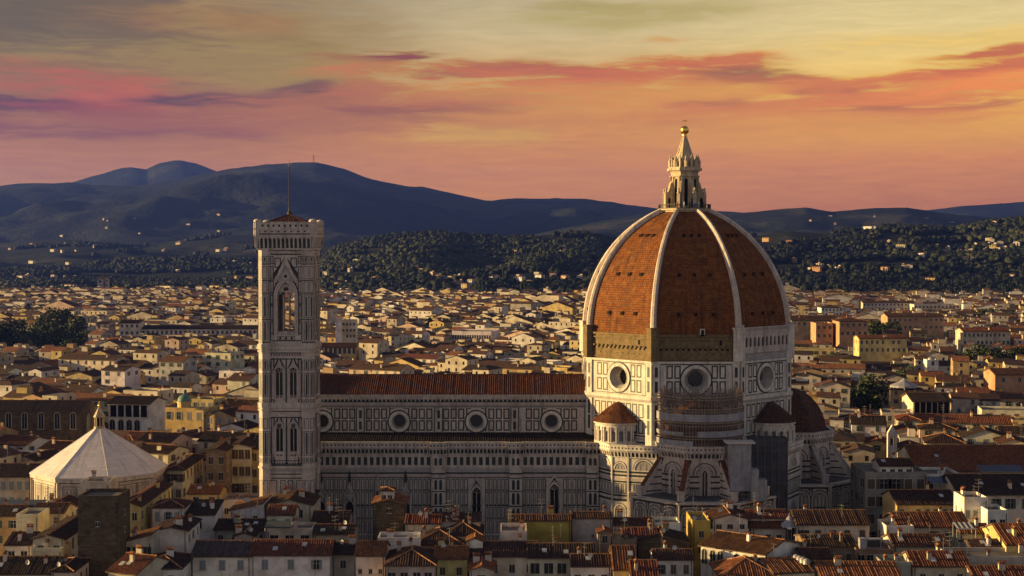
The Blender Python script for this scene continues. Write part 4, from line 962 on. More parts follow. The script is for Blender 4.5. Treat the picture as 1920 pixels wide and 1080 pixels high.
# ------------------------------------------------------------------ bell tower
BW = 6.8; BC = (-62.2+BW, 363+BW); YF = 363.6
bt = thing('bell_tower', 'tall square marble bell tower with tiers of gothic windows beside the nave', 'tower', (*BC, 0))
tz = lambda py: ZZ(py, YF)
mb = MB(); HM = 6.2
L3 = dict(z0=tz(628.5), zs=tz(556), w=4.3); WN = []
def towerwall(deg):
    n = (math.cos(R(deg)), math.sin(R(deg))); f = FR(mb, (BC[0]+n[0]*HM, BC[1]+n[1]*HM), n); hs = []
    A = arch(0, L3['z0'], L3['w'], L3['zs'], 'p'); hs.append(A)
    small = []
    for pz0, pz1 in ((742, 700), (847, 806)):
        for s in (-1, 1): small.append((s*1.72, tz(pz0), 1.75, tz(pz1)))
    for c, z0, w, zs in small: hs.append(arch(c, z0, w, zs, 'p'))
    f.wall([(-5,0),(5,0),(5,79),(-5,79)], hs)
    for h in hs: f.reveal(h, 0, -1.3, WH)
    Wf = 3.95
    # top stage
    f.box(-Wf, Wf, tz(644), tz(641), 0, .2, WH); stripes(f, -Wf, Wf, [(tz(471), tz(466), PK), (tz(478), tz(475.5), GR), (tz(640), tz(638), GR)])
    za = tz(473+6); zb = tz(527)
    f.poly([(-2.75, zb), (0, za), (2.75, zb), (2.3, zb), (0, za-2.2), (-2.3, zb)], .45, WH)
    f.poly([(-2.2, zb), (0, za-2.3), (2.2, zb)], .30, GY); f.ring(0, tz(518), .45, .8, .36, WH, 16); f.disk(0, tz(518), .45, .34, GR, 16)
    for s in (-1, 1):
        f.poly([(s*3.1, tz(525)), (s*3.1, tz(513)), (s*.35, tz(484)), (s*.9, tz(484)), (s*3.1, tz(507))][:3] + [(s*.5, tz(497))], .05, GR)
        f.frame(*sorted((s*1.2, s*2.75)), tz(502), tz(483), .22, .05, GR); f.poly([(s*1.5, tz(485.5)), (s*2.5, tz(485.5)), (s*2.5, tz(498))], .06, PK)
    for t, d, mm in ((0, .28, WH), (.35, .2, PK), (.55, .14, WH), (.85, .10, GR)): f.archring(0, L3['z0'], L3['w']+2*t, L3['zs'], .3, d, mm, 'p')
    for s in (-1, 1):
        c0, c1 = sorted((s*2.95, s*3.85))
        for y1, y0 in ((480, 492), (499, 522), (527, 548), (553, 570), (572, 600), (604, 626)):
            f.frame(c0, c1, tz(y0), tz(y1), .20, .06, GR); f.rect(c0+.34, c1-.32, tz(y0)+.35, tz(y1)-.35, .05, PK)
    f.frame(-2.2, 2.2, tz(637.5), tz(630.5), .12, .08, GR)
    for a in (-1.4, 0, 1.4): f.rect(a-.3, a+.3, tz(636), tz(632), .09, GR)
    # two double-light stages
    for q in (0, 1):
        o = q*(109.5)
        y = lambda p: tz(p + o) if q == 0 else tz(p + o)
        f.box(-Wf-.9, Wf+.9, y(655), y(645), 0, .35, WH); f.rect(-Wf, Wf, y(668), y(660), .05, PK); f.box(-Wf-.9, Wf+.9, y(660), y(657), 0, .25, WH)
        f.frame(-3.85, 3.85, y(762), y(672), .27, .06, GR); f.rect(-.17, .17, y(762), y(672), .06, GR)
        for s in (-1, 1):
            c = s*1.72; f.rect(*sorted((s*2.85, s*3.02)), y(762), y(672), .06, GR)
            f.poly([(c-1.1, y(699)), (c, y(676)), (c+1.1, y(699)), (c, y(684))], .2, WH)
            f.poly([(c-1.3, y(698)), (c-.08, y(673.5)), (c-.45, y(673.5)), (c-1.35, y(690))], .07, GR); f.poly([(c+1.3, y(698)), (c+.08, y(673.5)), (c+.45, y(673.5)), (c+1.35, y(690))], .07, GR)
            for sx in (-1, 1): f.poly([(c+sx*1.05, y(674.5)), (c+sx*.55, y(674.5)), (c+sx*1.05, y(685))], .055, PK)
            for t, d, mm in ((0, .2, WH), (.25, .14, PK), (.38, .1, WH)): f.archring(c, y(748 if q == 0 else 748), 1.75+2*t, y(700 if q == 0 else 697), .2, d, mm, 'p')
            f.box(c-1.15, c+1.15, y(749), y(747), 0, .25, WH)
            for a in (-.4, .4): f.poly([(c+a-.26, y(746)), (c+a+.26, y(742.8)), (c+a+.26, y(746)), (c+a-.26, y(742.8))], .05, GR)
            cc = s*3.38
            for y1, y0 in ((674, 694), (698, 744), (749, 760)):
                f.frame(cc-.34, cc+.34, y(y0), y(y1), .13, .05, GR); f.rect(cc-.14, cc+.14, y(y0)+.3, y(y1)-.3, .045, PK)
    for y in (494.5, 525, 550.5, 571.5, 601.5):
        for s in (-1, 1): f.rect(*sorted((s*2.75, s*4.2)), tz(y+.9), tz(y-.9), .05, GR)
    for s in (-1, 1):
        for y1, y0 in ((503, 510), (514, 521)): f.rect(*sorted((s*1.5, s*2.6)), tz(y0+14), tz(y1+14), .05, PK)
        f.poly([(s*.5, tz(530)), (s*2.6, tz(545)), (s*2.6, tz(530))], .05, GR)
    for i in range(14): f.rect(-3.8+i*.56, -3.55+i*.56, tz(470.5), tz(466.6), .06, GR); f.rect(-3.8+i*.56, -3.5+i*.56, tz(650), tz(647), .36, GY)
    for y in (662, 771.5, 864, 873): f.rect(-4.3, 4.3, tz(y+.8), tz(y-.8), .055, GR)
    for i in range(12): f.rect(-3.7+i*.63, -3.4+i*.63, tz(870.3), tz(867.2), .06, GR); f.rect(-3.7+i*.63, -3.4+i*.63, tz(667), tz(663.5), .06, GR)
    # base stages
    f.rect(-Wf, Wf, tz(871), tz(866.5), .05, PK); f.box(-Wf-.9, Wf+.9, tz(878), tz(874), 0, .4, WH); f.box(-Wf-.9, Wf+.9, tz(884), tz(878), 0, .25, GY)
    stripes(f, -4.4, 4.4, [(tz(890), tz(888), GR), (tz(897.5), tz(895.5), GR), (tz(934), tz(932), GR)])
    for c, w in ((-3.1, 1.5), (-.95, 1.2), (.95, 1.2), (3.1, 1.5)):
        f.frame(c-w/2, c+w/2, tz(931), tz(900), .16, .05, GR); f.poly(arch(c, tz(928), w-.7, tz(908), 'p'), .04, PK)
        f.frame(c-w/2, c+w/2, tz(990), tz(945), .16, .05, GR)
    WN.append((f, small))
for d in (-90, 0, 90, 180): towerwall(d)
for sx in (-1, 1):                                                                                  # octagonal corner buttresses
    for sy in (-1, 1):
        c = (BC[0]+sx*5.05, BC[1]+sy*5.05); mb.prism(octa(c, 1.75), 0, 79, WH)
        for k in range(8):
            f, L = octface(mb, c, 1.75, k*45)
            for y1, y0 in ((480, 492), (499, 523), (528, 549), (554, 596), (601, 640), (674, 694), (699, 744), (749, 760), (784, 803), (808, 854), (858, 868), (900, 931)):
                f.frame(-.58, .58, tz(y0), tz(y1), .14, .03, GR); f.rect(-.2, .2, tz(y0)+.35, tz(y1)-.35, .03, PK if (y0 % 2) else GR)
            for y in (495, 525.5, 551, 598.5, 642): f.rect(-L, L, tz(y+1), tz(y-1), .03, GR)
            for y0, y1 in ((655, 645), (660, 657), (764.5, 754.5), (769.5, 766.5), (878, 874)): f.box(-L-.1, L+.1, tz(y0), tz(y1), 0, .3, WH)
mb.face([(BC[0]-5, BC[1]-5, L3['z0']-.1), (BC[0]+5, BC[1]-5, L3['z0']-.1), (BC[0]+5, BC[1]+5, L3['z0']-.1), (BC[0]-5, BC[1]+5, L3['z0']-.1)], GY)
shaft = mb.build('shaft', M4(), bt)
for (f0, small), dg in zip(WN, (-90, 0, 90, 180)):
    m = MB(); f = FR(m, f0.o, f0.n)
    for a in (-.72, .72): f.box(a-.11, a+.11, L3['z0'], L3['zs']+.2, -.75, -.5, 0)
    for a in (-1.43, 0, 1.43): f.archring(a, L3['zs']-.6, 1.1, L3['zs']-.2, .14, -.48, 0, 'p')
    f.wall([(-2.1, L3['zs']+1.0), (2.1, L3['zs']+1.0), (1.3, L3['zs']+2.7), (0, L3['zs']+3.6), (-1.3, L3['zs']+2.7)], [[(.6*math.cos(k*.524), L3['zs']+1.75+.6*math.sin(k*.524)) for k in range(12)]], -.5, 0)
    f.box(-2.15, 2.15, L3['z0'], L3['z0']+.9, -.8, -.6, 0); m.build('gothic_window', M4(), shaft)
    if dg in (-90, 0):
        for c, z0, w, zs in small:
            m = MB(); f = FR(m, f0.o, f0.n); f.poly(arch(c, z0, w, zs, 'p'), -1.2, GL); f.box(c-.09, c+.09, z0, zs+.1, -.6, -.4, 0)
            for a in (-.43, .43): f.archring(c+a, zs-.5, .66, zs-.15, .12, -.42, 0, 'p')
            f.ring(c, zs+.6, .22, .36, -.42, 0, 12); m.build('gothic_window', M4(), shaft)
m = MB(); zc0, zc1, ztp = tz(464.5), tz(443.5), tz(416)                                                # crowning gallery
for d in (-90, 0, 90, 180):
    n = (math.cos(R(d)), math.sin(R(d))); f = FR(m, (BC[0]+n[0]*6.85, BC[1]+n[1]*6.85), n); n2 = 14; p = 14.6/n2
    f.rect(-6.85, 6.85, zc0-.3, zc1, 0, GR); f.box(-6.9, 6.9, zc0-.5, zc0-.1, -.3, .15, WH)
    for i in range(n2+1):
        c = -7.3+i*p; f.box(c-.2, c+.2, zc0, zc1, -.2, .62, WH, e=.05)
        if i < n2: f.poly([(c+.2, zc1), (c+p-.2, zc1), (c+p-.2, zc1-.75), (c+p/2, zc1-.2), (c+.2, zc1-.75)], .60, WH)
    f.box(-7.5, 7.5, zc1, zc1+.45, -.5, .76, WH); f.rect(-7.4, 7.4, zc1+.45, zc1+.75, .68, GR); f.box(-7.45, 7.45, zc1+.45, ztp-1.9, -.5, .66, WH); f.rect(-7.0, 7.0, zc1+.95, ztp-2.05, .68, PK)
    for i in range(9): f.rect(-6.6+i*1.6, -6.1+i*1.6, zc1+1.05, ztp-2.2, .69, GR)
    f.box(-7.55, 7.55, ztp-1.9, ztp-1.65, -.5, .8, WH); f.box(-7.45, 7.45, ztp-1.65, ztp-.2, .4, .70, WH); f.box(-7.55, 7.55, ztp-.2, ztp, .35, .8, WH)
    for i in range(11): c = -6.8+i*1.36; f.rect(c-.25, c+.25, ztp-1.25, ztp-.65, .715, GR)
for sx in (-1, 1):
    for sy in (-1, 1):
        c = (BC[0]+sx*6.75, BC[1]+sy*6.75); m.prism(octa(c, .95), zc1, ztp+.35, WH); m.lathe([(.9,ztp+.35),(.75,ztp+.6),(.3,ztp+.7),(0,ztp+.8)], c, 8)
m.face([(BC[0]-7, BC[1]-7, ztp-1.7), (BC[0]+7, BC[1]-7, ztp-1.7), (BC[0]+7, BC[1]+7, ztp-1.7), (BC[0]-7, BC[1]+7, ztp-1.7)], GY)
m.build('gallery', M4(), bt)
m = MB(); zb_, za_ = ztp-.6, ZZ(402, BC[1]); q = 6.1; K = [(BC[0]-q,BC[1]-q,zb_),(BC[0]+q,BC[1]-q,zb_),(BC[0]+q,BC[1]+q,zb_),(BC[0]-q,BC[1]+q,zb_)]; ap = (*BC, za_)
for i in range(4): slope(m, K[i], K[(i+1) % 4], ap, ap, 0, .6, .12); m.tube(K[i], ap, .18, 5)
rf = m.build('roof', tile(), bt, color=(.10,.035,.022))
m = MB(); m.lathe([(.6,za_-.6),(.55,za_+.6),(.28,za_+.9),(.24,za_+1.5)], BC, 8); m.tube((*BC,za_), (*BC,ZZ(312, BC[1])), .24, 6, 0, .13); m.tube((*BC,ZZ(312, BC[1])), (*BC,ZZ(299, BC[1])), .1, 5, 0, .03); m.build('flagpole', iron(), rf)

# ------------------------------------------------------------------ baptistery
PC = (XX(187, 880, 391), 391.0); bp = thing('baptistery', 'low octagonal baptistery with a smooth white pyramid roof and lantern', 'baptistery', (*PC, 0))
mb = MB(); PA = 16.4; ze = ZZ(897, 391-PA); zw = ze-.3; zA = ZZ(801, 391)
for k in range(8):
    f, L = octface(mb, PC, PA-.7, k*45); f.rect(-L, L, 0, zw); f.box(-L-.2, L+.2, zw-.9, zw-.1, 0, .6, WH); f.box(-L, L, zw-1.5, zw-1.2, 0, .2, WH); stripes(f, -L, L, [(zw-1.15, zw-1.0, GR), (zw-7.9, zw-7.5, GR), (zw-8.6, zw-8.3, GR)])
    for j in (-1, 0, 1):
        c = j*(2*L-2.6)/3; w = (2*L-3.2)/3; f.frame(c-w/2, c+w/2, zw-7.2, zw-1.9, .18, .04, GR)
        for i in (-1, 0, 1): f.frame(c+i*w*.28-w*.11, c+i*w*.28+w*.11, zw-6.6, zw-2.5, .1, .05, GR)
        f.poly(arch(c, zw-6.4, .45, zw-5.5), .055, GL)
        f.archring(c, zw-17, w*.72, zw-11.5, .3, .05, GR); f.poly(arch(c, zw-17, 1.4, zw-12.5), .05, GL)
    for s in (-1, 1): f.box(s*L-.5, s*L+.5, 0, zw-.9, -.1, .3, WH)
mb.build('wall', M4(), bp)
mb = MB(); P8 = octa(PC, PA); T8p = octa(PC, .95)
for i in range(8):
    j = (i+1) % 8; hw_, sl_ = PA*T8, math.hypot(PA, zA-ze); mb.face([(*P8[i],ze), (*P8[j],ze), (*T8p[j],zA), (*T8p[i],zA)], 0, [(i*40-hw_,0),(i*40+hw_,0),(i*40+.4,sl_),(i*40-.4,sl_)]); mb.face([(*P8[i],ze-.35), (*P8[j],ze-.35), (*P8[j],ze), (*P8[i],ze)])
    mb.tube((*P8[i],ze+.0), (*T8p[i],zA), .09, 5)
mb.face([(*p, ze-.35) for p in P8])
brf = mb.build('roof', whiteroof(), bp)
mb = MB(); mb.prism(octa(PC, 1.35), zA-.5, zA+.25, 0, True, True)
for x, y in octa(PC, 1.05): mb.tube((x,y,zA+.2), (x,y,zA+2.7), .17, 7)
mb.prism(octa(PC, .55), zA+.2, zA+2.7, 1); mb.prism(octa(PC, 1.4), zA+2.7, zA+3.1, 0, True, True); mb.prism(octa(PC, 1.3), zA+3.1, zA+5.5, 0, False, False, octa(PC, .12))
lt = mb.build('lantern', [warm(), void()], brf)
mb = MB(); mb.lathe([(.36*math.sin(math.pi*k/8), zA+5.75-.36*math.cos(math.pi*k/8)) for k in range(9)], PC, 12); mb.tube((*PC,zA+6.0), (*PC,zA+6.9), .05, 5); mb.build('ball', gold(), lt, smooth=True)

# ------------------------------------------------------------------ scaffolds
random.seed(21)
c = SC_; sc = thing('scaffold', 'curved tube scaffold with sheeted decks wrapped round the half dome below the main dome', 'scaffolding', (c[0], c[1]-8, 29))
def arcpts(r, a0, a1, n): return [(c[0]+r*math.cos(R(a0+(a1-a0)*k/n)), c[1]+r*math.sin(R(a0+(a1-a0)*k/n))) for k in range(n+1)]
m = MB()
for r in (10.7, 9.4):
    for x, y in arcpts(r, -172, -8, 40): m.tube((x,y,29.2), (x,y,random.uniform(41.5,44.2)), .09, 4)
    for z in [30+1.35*k for k in range(10)]:
        P = arcpts(r, -172, -8, 26)
        for p, q in zip(P, P[1:]): m.tube((*p,z), (*q,z), .05, 4)
for k in range(260):
    a = random.uniform(-172, -8); r = random.uniform(9.2, 11.0); x, y = c[0]+r*math.cos(R(a)), c[1]+r*math.sin(R(a)); z0 = random.uniform(39, 41)
    m.tube((x,y,z0), (x+random.uniform(-.5,.5), y+random.uniform(-.4,.4), z0+random.uniform(1.5,3.8)), .075, 4)
m.build('pole_lattice', mat('rusty_tube', worn((.26,.20,.17), (.20,.15,.13), (.1,.07,.06), .7)), sc)
for z, a0, a1 in ((41.0,-170,-10),(38.0,-165,-12),(34.6,-172,-8),(31.4,-172,-8)):
    m = MB(); A, B = arcpts(11.0, a0, a1, 26), arcpts(9.2, a0, a1, 26)
    for i in range(26):
        m.face([(*A[i],z), (*A[i+1],z), (*B[i+1],z), (*B[i],z)]); m.face([(*A[i],z-.18), (*A[i+1],z-.18), (*A[i+1],z), (*A[i],z)]); m.face([(*A[i],z+.5), (*A[i+1],z+.5), (*A[i+1],z+.75), (*A[i],z+.75)])
    m.build('deck', board(), sc)
for z0, z1, a0, a1 in ((35.6,37.5,-172,-12),(31.8,33.3,-100,-8),(29.6,30.9,-172,-105),(32.2,33.0,-172,-118)):
    m = MB(); n = 30; A = arcpts(11.15, a0, a1, n)
    for i in range(n):
        w0, w1 = .09*math.sin(i*2.1), .09*math.sin((i+1)*2.1)
        for j in range(3):
            za, zb = z0+(z1-z0)*j/3, z0+(z1-z0)*(j+1)/3; m.face([(A[i][0],A[i][1]+w0,za), (A[i+1][0],A[i+1][1]+w1,za), (A[i+1][0],A[i+1][1]+w1*.4,zb), (A[i][0],A[i][1]+w0*.4,zb)])
    m.build('sheet', sheet(), sc)
def wrap(x0, x1, y0, y1, z0, z1, mb, bl=.05, nx=6, nz=10, m=0):
    """cloth stretched round a scaffold box, with seams that catch the light"""
    per = [(x0,y0),(x1,y0),(x1,y1),(x0,y1),(x0,y0)]
    for (ax, ay), (bx, by) in zip(per, per[1:]):
        g_ = [[(ax+(bx-ax)*i/nx + random.uniform(-bl,bl), ay+(by-ay)*i/nx + random.uniform(-bl,bl), z0+(z1-z0)*j/nz) for i in range(nx+1)] for j in range(nz+1)]
        for j in range(nz):
            for i in range(nx): mb.face([g_[j][i], g_[j][i+1], g_[j+1][i+1], g_[j+1][i]], m)
sw = thing('wrapped_scaffold', 'tall scaffold wrapped in pale sheets under a flat white canopy beside the tribune', 'scaffolding', (55.3, 360, 16.8))
m = MB(); wrap(52.9, 58.0, 358.6, 362.5, 19.4, 31.0, m, .10); m.build('sheet', sheet(), sw)
m = MB(); m.box((51.8,357.8,31.0),(58.9,363,31.35)); m.build('canopy', whiteroof(), sw)
m = MB()
for x in (53.0, 54.6, 56.3, 57.9):
    for y in (358.8, 362.3): m.tube((x,y,16.8), (x,y,31), .06, 5)
for z in (17.5, 18.5): m.tube((53,358.8,z), (58,358.8,z), .05, 4)
m.build('pole_lattice', metal(), sw)
sb = thing('site_cabin', 'stepped stack of pale sheeted scaffold boxes on the chapel roof beside the dark netting', 'cabin', (59.5, 358.5, 16.8))
m = MB(); wrap(57.9, 59.6, 356.9, 360, 17.2, 24.9, m, .03, 3, 6); wrap(59.65, 61.6, 357.0, 360, 17.2, 22.4, m, .03, 3, 5)
m.face([(57.9,356.9,24.9),(59.6,356.9,24.9),(59.6,360,24.9),(57.9,360,24.9)]); m.face([(59.65,357,22.4),(61.6,357,22.4),(61.6,360,22.4),(59.65,360,22.4)]); m.build('sheet', sheet(), sb)
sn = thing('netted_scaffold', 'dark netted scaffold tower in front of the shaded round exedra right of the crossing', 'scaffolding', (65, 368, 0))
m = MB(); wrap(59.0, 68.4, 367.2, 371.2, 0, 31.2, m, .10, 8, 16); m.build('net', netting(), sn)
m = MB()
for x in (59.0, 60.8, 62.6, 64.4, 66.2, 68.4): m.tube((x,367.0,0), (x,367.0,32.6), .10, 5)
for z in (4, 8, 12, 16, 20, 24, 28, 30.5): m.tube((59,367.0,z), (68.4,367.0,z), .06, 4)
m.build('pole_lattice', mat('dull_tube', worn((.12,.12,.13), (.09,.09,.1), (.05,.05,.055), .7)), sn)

# visitors at the lantern's railing
def figure():
    mb = MB(); pr = [(.10,0),(.14,.4),(.17,.85),(.2,1.05),(.22,1.35),(.12,1.5),(.07,1.53),(.10,1.6),(.115,1.68),(.08,1.78),(0,1.8)]
    mb.lathe(pr, (0,0), 10); return mb
shirts = {'dark jacket': (.03,.03,.04), 'white shirt': (.6,.58,.55), 'red top': (.4,.05,.04), 'blue top': (.05,.1,.3)}
for i, (a, k) in enumerate(((-128,'dark jacket'),(-113,'red top'),(-97,'white shirt'),(-84,'dark jacket'),(-72,'blue top'),(-60,'white shirt'),(-46,'dark jacket'))):
    o = figure().build('person', mat('cloth_' + k.replace(' ', '_'), lambda t, k=k: base(t, shirts[k], .9)), smooth=True)
    o.location = (DC[0]+6.35*math.cos(R(a)), DC[1]+6.35*math.sin(R(a)), 88.8)
    tagged(o, 'tiny %s figure at the dome lantern railing, %s' % (k, ('at its left end','just left of the rib','left of centre','at the centre','right of centre','just right of the rib','at its right end')[i]), 'person', 'people on the dome lantern platform')

# ------------------------------------------------------------------ roofs in front of the cathedral
random.seed(5)
st = stone()
# -- left foreground
H('square brown stone medieval tower left of the striped roofs', 146, 222, 936, 28, 9, 'flat', 'brown', 'dark', [('f',1,1,'d',5.5,.6,.9),('r',1,2,'d',4,.7,1.1)], wmat=st, name='stone_tower', cat='tower', chim=0, ant=0)
H('small cream roof terrace block right behind the stone tower top', 150, 205, 908, 26, 7, 'flat', 'cream', 'dark', [('f',2,1,'d',2.3,.8,1.2)], ant=1)
H('long yellow house with a dark red roof running away behind the stone tower', 224, 262, 950, 22, 30, 'gy', 'yellow', 'brown', [('r',7,2,'d',3.2,1.3,2.0),('f',2,2,'d',3,1,1.6)], pitch=20)
H('little white tower house with a hipped tile roof and three grey windows', 286, 343, 952, 21, 8, 'hip', 'white', 'brown', [('f',3,1,'b',3.0,.9,2.0),('r',2,1,'b',3,.9,1.8)], chim=0)
H('tall white house with a low dark roof and few windows below the little tower house', 290, 350, 996, 19, 13, 'gy', 'white', 'dark', [('r',3,1,'b',2.6,.9,1.5)], pitch=12, ant=1)
H('white flat house with a strip of tiles beside the tall white house', 346, 402, 966, 19, 10, 'sy', 'white', 'dark', [('f',1,1,'d',3.0,1.0,1.6)], pitch=9)
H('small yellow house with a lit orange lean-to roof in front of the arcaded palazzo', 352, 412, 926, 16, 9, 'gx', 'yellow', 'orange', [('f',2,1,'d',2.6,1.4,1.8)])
H('long white house with a grey tile roof and three shuttered windows', 361, 470, 1042, 16, 10.5, 'gx', 'white', 'grey', [('f',3,1,'b',2.9,1.1,1.9)], pitch=19, over=.7, chim=0, ant=0)
H('long white house with a striped red tile roof and three shuttered windows', 471, 618, 1040, 16.2, 10.5, 'gx', 'white', 'red', [('f',3,1,'b',3.0,1.1,1.9),('r',1,1,'d',3,1,1.5)], pitch=19, over=.7, chim=0, ant=0)
H('cream palazzo with rows of dark side windows under a big dark roof, lower left', 62, 120, 1012, 18.5, 24, 'gy', 'cream', 'dark', [('r',6,2,'n',3.0,1.2,2.2),('f',2,2,'n',3,1.1,1.8)], pitch=15)
H('white house with one small window at the left edge below the cream box', 10, 58, 1022, 17, 10, 'gx', 'white', 'dark', [('f',2,1,'d',3,1.3,1.7)])
H('cream terrace house with a railing left of the cream palazzo', 60, 116, 1034, 16.5, 7, 'flat', 'cream', 'grey', [('f',2,1,'d',3,1.1,1.6)], ant=1)
H('plain cream box-shaped block under the blue awnings at far left', 30, 72, 970, 18.5, 8, 'flat', 'cream', 'grey', [], ant=0, chim=0)
H('low dark-roofed house cut by the bottom left corner', -30, 98, 1076, 15.5, 11, 'gx', 'cream', 'dark', [('f',3,1,'n',3,1.1,1.7)], pitch=20)
H('cream house with a dark hipped roof at the bottom left', 96, 136, 1072, 16, 11, 'hip', 'cream', 'dark', [('f',1,1,'n',3,1.1,1.7),('r',3,2,'n',3,1,1.7)], pitch=16)
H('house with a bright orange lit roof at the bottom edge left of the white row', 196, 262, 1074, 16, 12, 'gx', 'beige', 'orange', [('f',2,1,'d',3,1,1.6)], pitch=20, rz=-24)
H('house with a dark gabled roof behind the orange roof at the bottom', 262, 338, 1066, 15.5, 12, 'hip', 'white', 'dark', [('f',2,1,'d',3,1,1.6)], pitch=20)
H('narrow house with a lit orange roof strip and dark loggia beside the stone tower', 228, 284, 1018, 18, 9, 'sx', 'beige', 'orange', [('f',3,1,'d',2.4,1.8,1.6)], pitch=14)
H('small cream house with a red gable among the far left roofs', 60, 120, 962, 17.5, 9, 'gx', 'cream', 'brown', None)
H('low white house with a brown roof just under the baptistery wall', 78, 140, 950, 15.5, 8, 'gy', 'white', 'brown', None)
H('ochre house with a tile roof at the left edge under the shuttered palazzo', -20, 40, 968, 17.0, 10, 'gx', 'ochre', 'brown', None)
H('beige palazzo with grey shutters left of the baptistery', -30, 58, 893, 18, 14, 'gx', 'beige', 'dark', [('f',6,2,'b',3.6,1.3,2.2,4.2),('r',3,2,'b',3.6,1.3,2.2)], over=.9)
# -- right of the baptistery, up to the bell tower
H('cream palazzo with dark shutters on two storeys right of the baptistery', 312, 342, 880, 19, 26, 'hip', 'cream', 'dark', [('f',2,2,'n',3.4,1.3,2.1,4.2),('r',6,2,'n',3.4,1.3,2.1,4.2)], pitch=14, over=1.0, rz=0, ant=1)
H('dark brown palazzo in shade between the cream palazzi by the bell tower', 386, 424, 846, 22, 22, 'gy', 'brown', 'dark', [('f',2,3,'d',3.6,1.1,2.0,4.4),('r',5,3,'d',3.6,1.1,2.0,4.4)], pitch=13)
H('tall pale palazzo with three rows of dark windows just left of the bell tower', 424, 470, 838, 22, 22, 'gy', 'cream', 'dark', [('f',4,3,'n',3.4,1.4,2.6,4.8),('r',5,3,'n',3.4,1.4,2.6,4.8)], pitch=13, over=1.0)
H('narrow yellow palazzo touching the left edge of the bell tower', 470, 500, 842, 21, 20, 'gx', 'yellow', 'dark', [('f',2,3,'n',3.4,1.2,2.2,4.6)], pitch=14)
H('low cream building with two small dark openings at the foot of the bell tower', 412, 492, 942, 14, 10, 'flat', 'beige', 'grey', [('f',3,1,'d',3,1,1.5)], ant=1)
# -- below the bell tower
H('yellow gabled house directly under the bell tower', 500, 584, 948, 18, 13, 'gy', 'cream', 'brown', [('f',2,1,'d',2.8,1.2,1.8)], pitch=14)
H('higher cream house with a shallow gable against the foot of the bell tower', 524, 588, 932, 17.5, 9, 'gy', 'cream', 'brown', [], pitch=12, ant=1)
H('house with a long sunlit sloping roof left of the yellow gabled house', 432, 494, 958, 17, 11, 'sx', 'white', 'orange', [('f',2,1,'d',2.8,1,1.6)], pitch=12)
H('small white house with a bright striped red roof below the bell tower', 500, 552, 966, 18.4, 7.5, 'gx', 'cream', 'red', [('f',2,1,'b',2.6,.9,1.7)], pitch=22, chim=0, ant=0, over=.35)
H('roof terrace with plants and dark awnings below the striped red roof', 500, 586, 996, 16.8, 7, 'flat', 'cream', 'dark', [('f',3,1,'d',2.5,1.8,1.6)], ant=0)
H('dark-roofed house with antennas right of the bell tower base', 585, 652, 980, 17, 10, 'gx', 'grey', 'dark', [('f',3,1,'d',3,1,1.5)])
H('low house with a plain black-brown roof before the nave', 588, 662, 1002, 16.5, 9, 'gx', 'beige', 'dark', [('f',3,1,'d',2.8,1,1.5)], pitch=14)
H('flat dark roof house among antennas above the white row', 402, 500, 994, 16, 12, 'gx', 'grey', 'dark', [('f',4,1,'d',2.6,1,1.5)], pitch=11)
H('dark gabled house end above the long grey tile roof', 440, 476, 1006, 16.8, 8, 'gy', 'beige', 'dark', [('f',1,1,'d',2.6,1,1.5)])
H('cream house wall with one window right of the white row', 622, 664, 1040, 15.4, 9, 'gx', 'grey', 'dark', [('f',1,1,'d',2.8,1.1,1.6)])
# -- stone tower house and centre
H('brown stone tower house with a low gable before the nave', 700, 758, 945, 22, 9, 'gy', 'brown', 'orange', [('f',1,1,'d',2,.8,1.0)], wmat=st, pitch=14, name='tower_house', chim=0, ant=0)
H('tiny glazed lookout hut on top of the stone tower house', 714, 738, 921, 24.7, 3.4, 'hip', 'white', 'brown', [('f',2,1,'d',2.1,1.0,1.2),('r',1,1,'d',2.1,1.2,1.2)], pitch=12, name='roof_hut', cat='hut', chim=0, ant=0, over=.3, zb=20)
H('sunlit cream house with three tiny square windows at the bottom', 667, 722, 1042, 17.3, 10, 'gx', 'cream', 'orange', [('f',3,1,'d',3.6,.7,.9)], pitch=19, chim=0, ant=0)
H('house with a striped hipped tile roof right of the three-window cream house', 724, 814, 1060, 16.4, 13, 'hip', 'beige', 'brown', [('f',4,1,'d',3.4,1.4,2.0)], pitch=22, ant=0)
H('white parapet roof terrace behind the striped hipped roof', 708, 786, 1014, 17.6, 6, 'flat', 'white', 'grey', [], ant=1, chim=1)
H('long house with a red tile roof just right of the stone tower house', 760, 826, 982, 18.5, 8, 'gx', 'cream', 'red', [('f',3,1,'d',3,1,1.5)], pitch=15)
H('cream house with a long sunlit top wall before the nave', 796, 900, 978, 18.7, 7, 'sy', 'cream', 'brown', [], pitch=5, chim=2)
H('dark hipped roof with a white dormer before the gothic window', 834, 902, 1004, 17.0, 11, 'hip', 'beige', 'dark', [('f',2,1,'d',3,1,1.4)], pitch=24)
H('big plain dark roof with one sunlit ridge in the centre foreground', 776, 868, 1022, 15.8, 13, 'hip', 'beige', 'brown', [('f',3,1,'d',3,1,1.5)], pitch=21)
H('little white gabled house amid the centre roofs', 876, 905, 1016, 18.4, 5, 'gy', 'white', 'orange', [('f',2,1,'d',2.3,.9,1.0)], pitch=22, over=.3, ant=0, chim=0)
H('wide cream house with peeling plaster at the bottom centre', 880, 1008, 1044, 16.0, 13, 'gx', 'cream', 'brown', [('f',4,2,'d',3.2,1.1,1.6)], pitch=14)
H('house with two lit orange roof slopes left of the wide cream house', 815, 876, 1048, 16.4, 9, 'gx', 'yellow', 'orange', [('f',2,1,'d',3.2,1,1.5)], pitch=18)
H('flat-topped cream block with one rusty window right of the little white gable', 938, 988, 1002, 18.8, 9, 'flat', 'cream', 'grey', [('f',1,2,'d',2.8,1.2,1.5)], ant=2, chim=1)
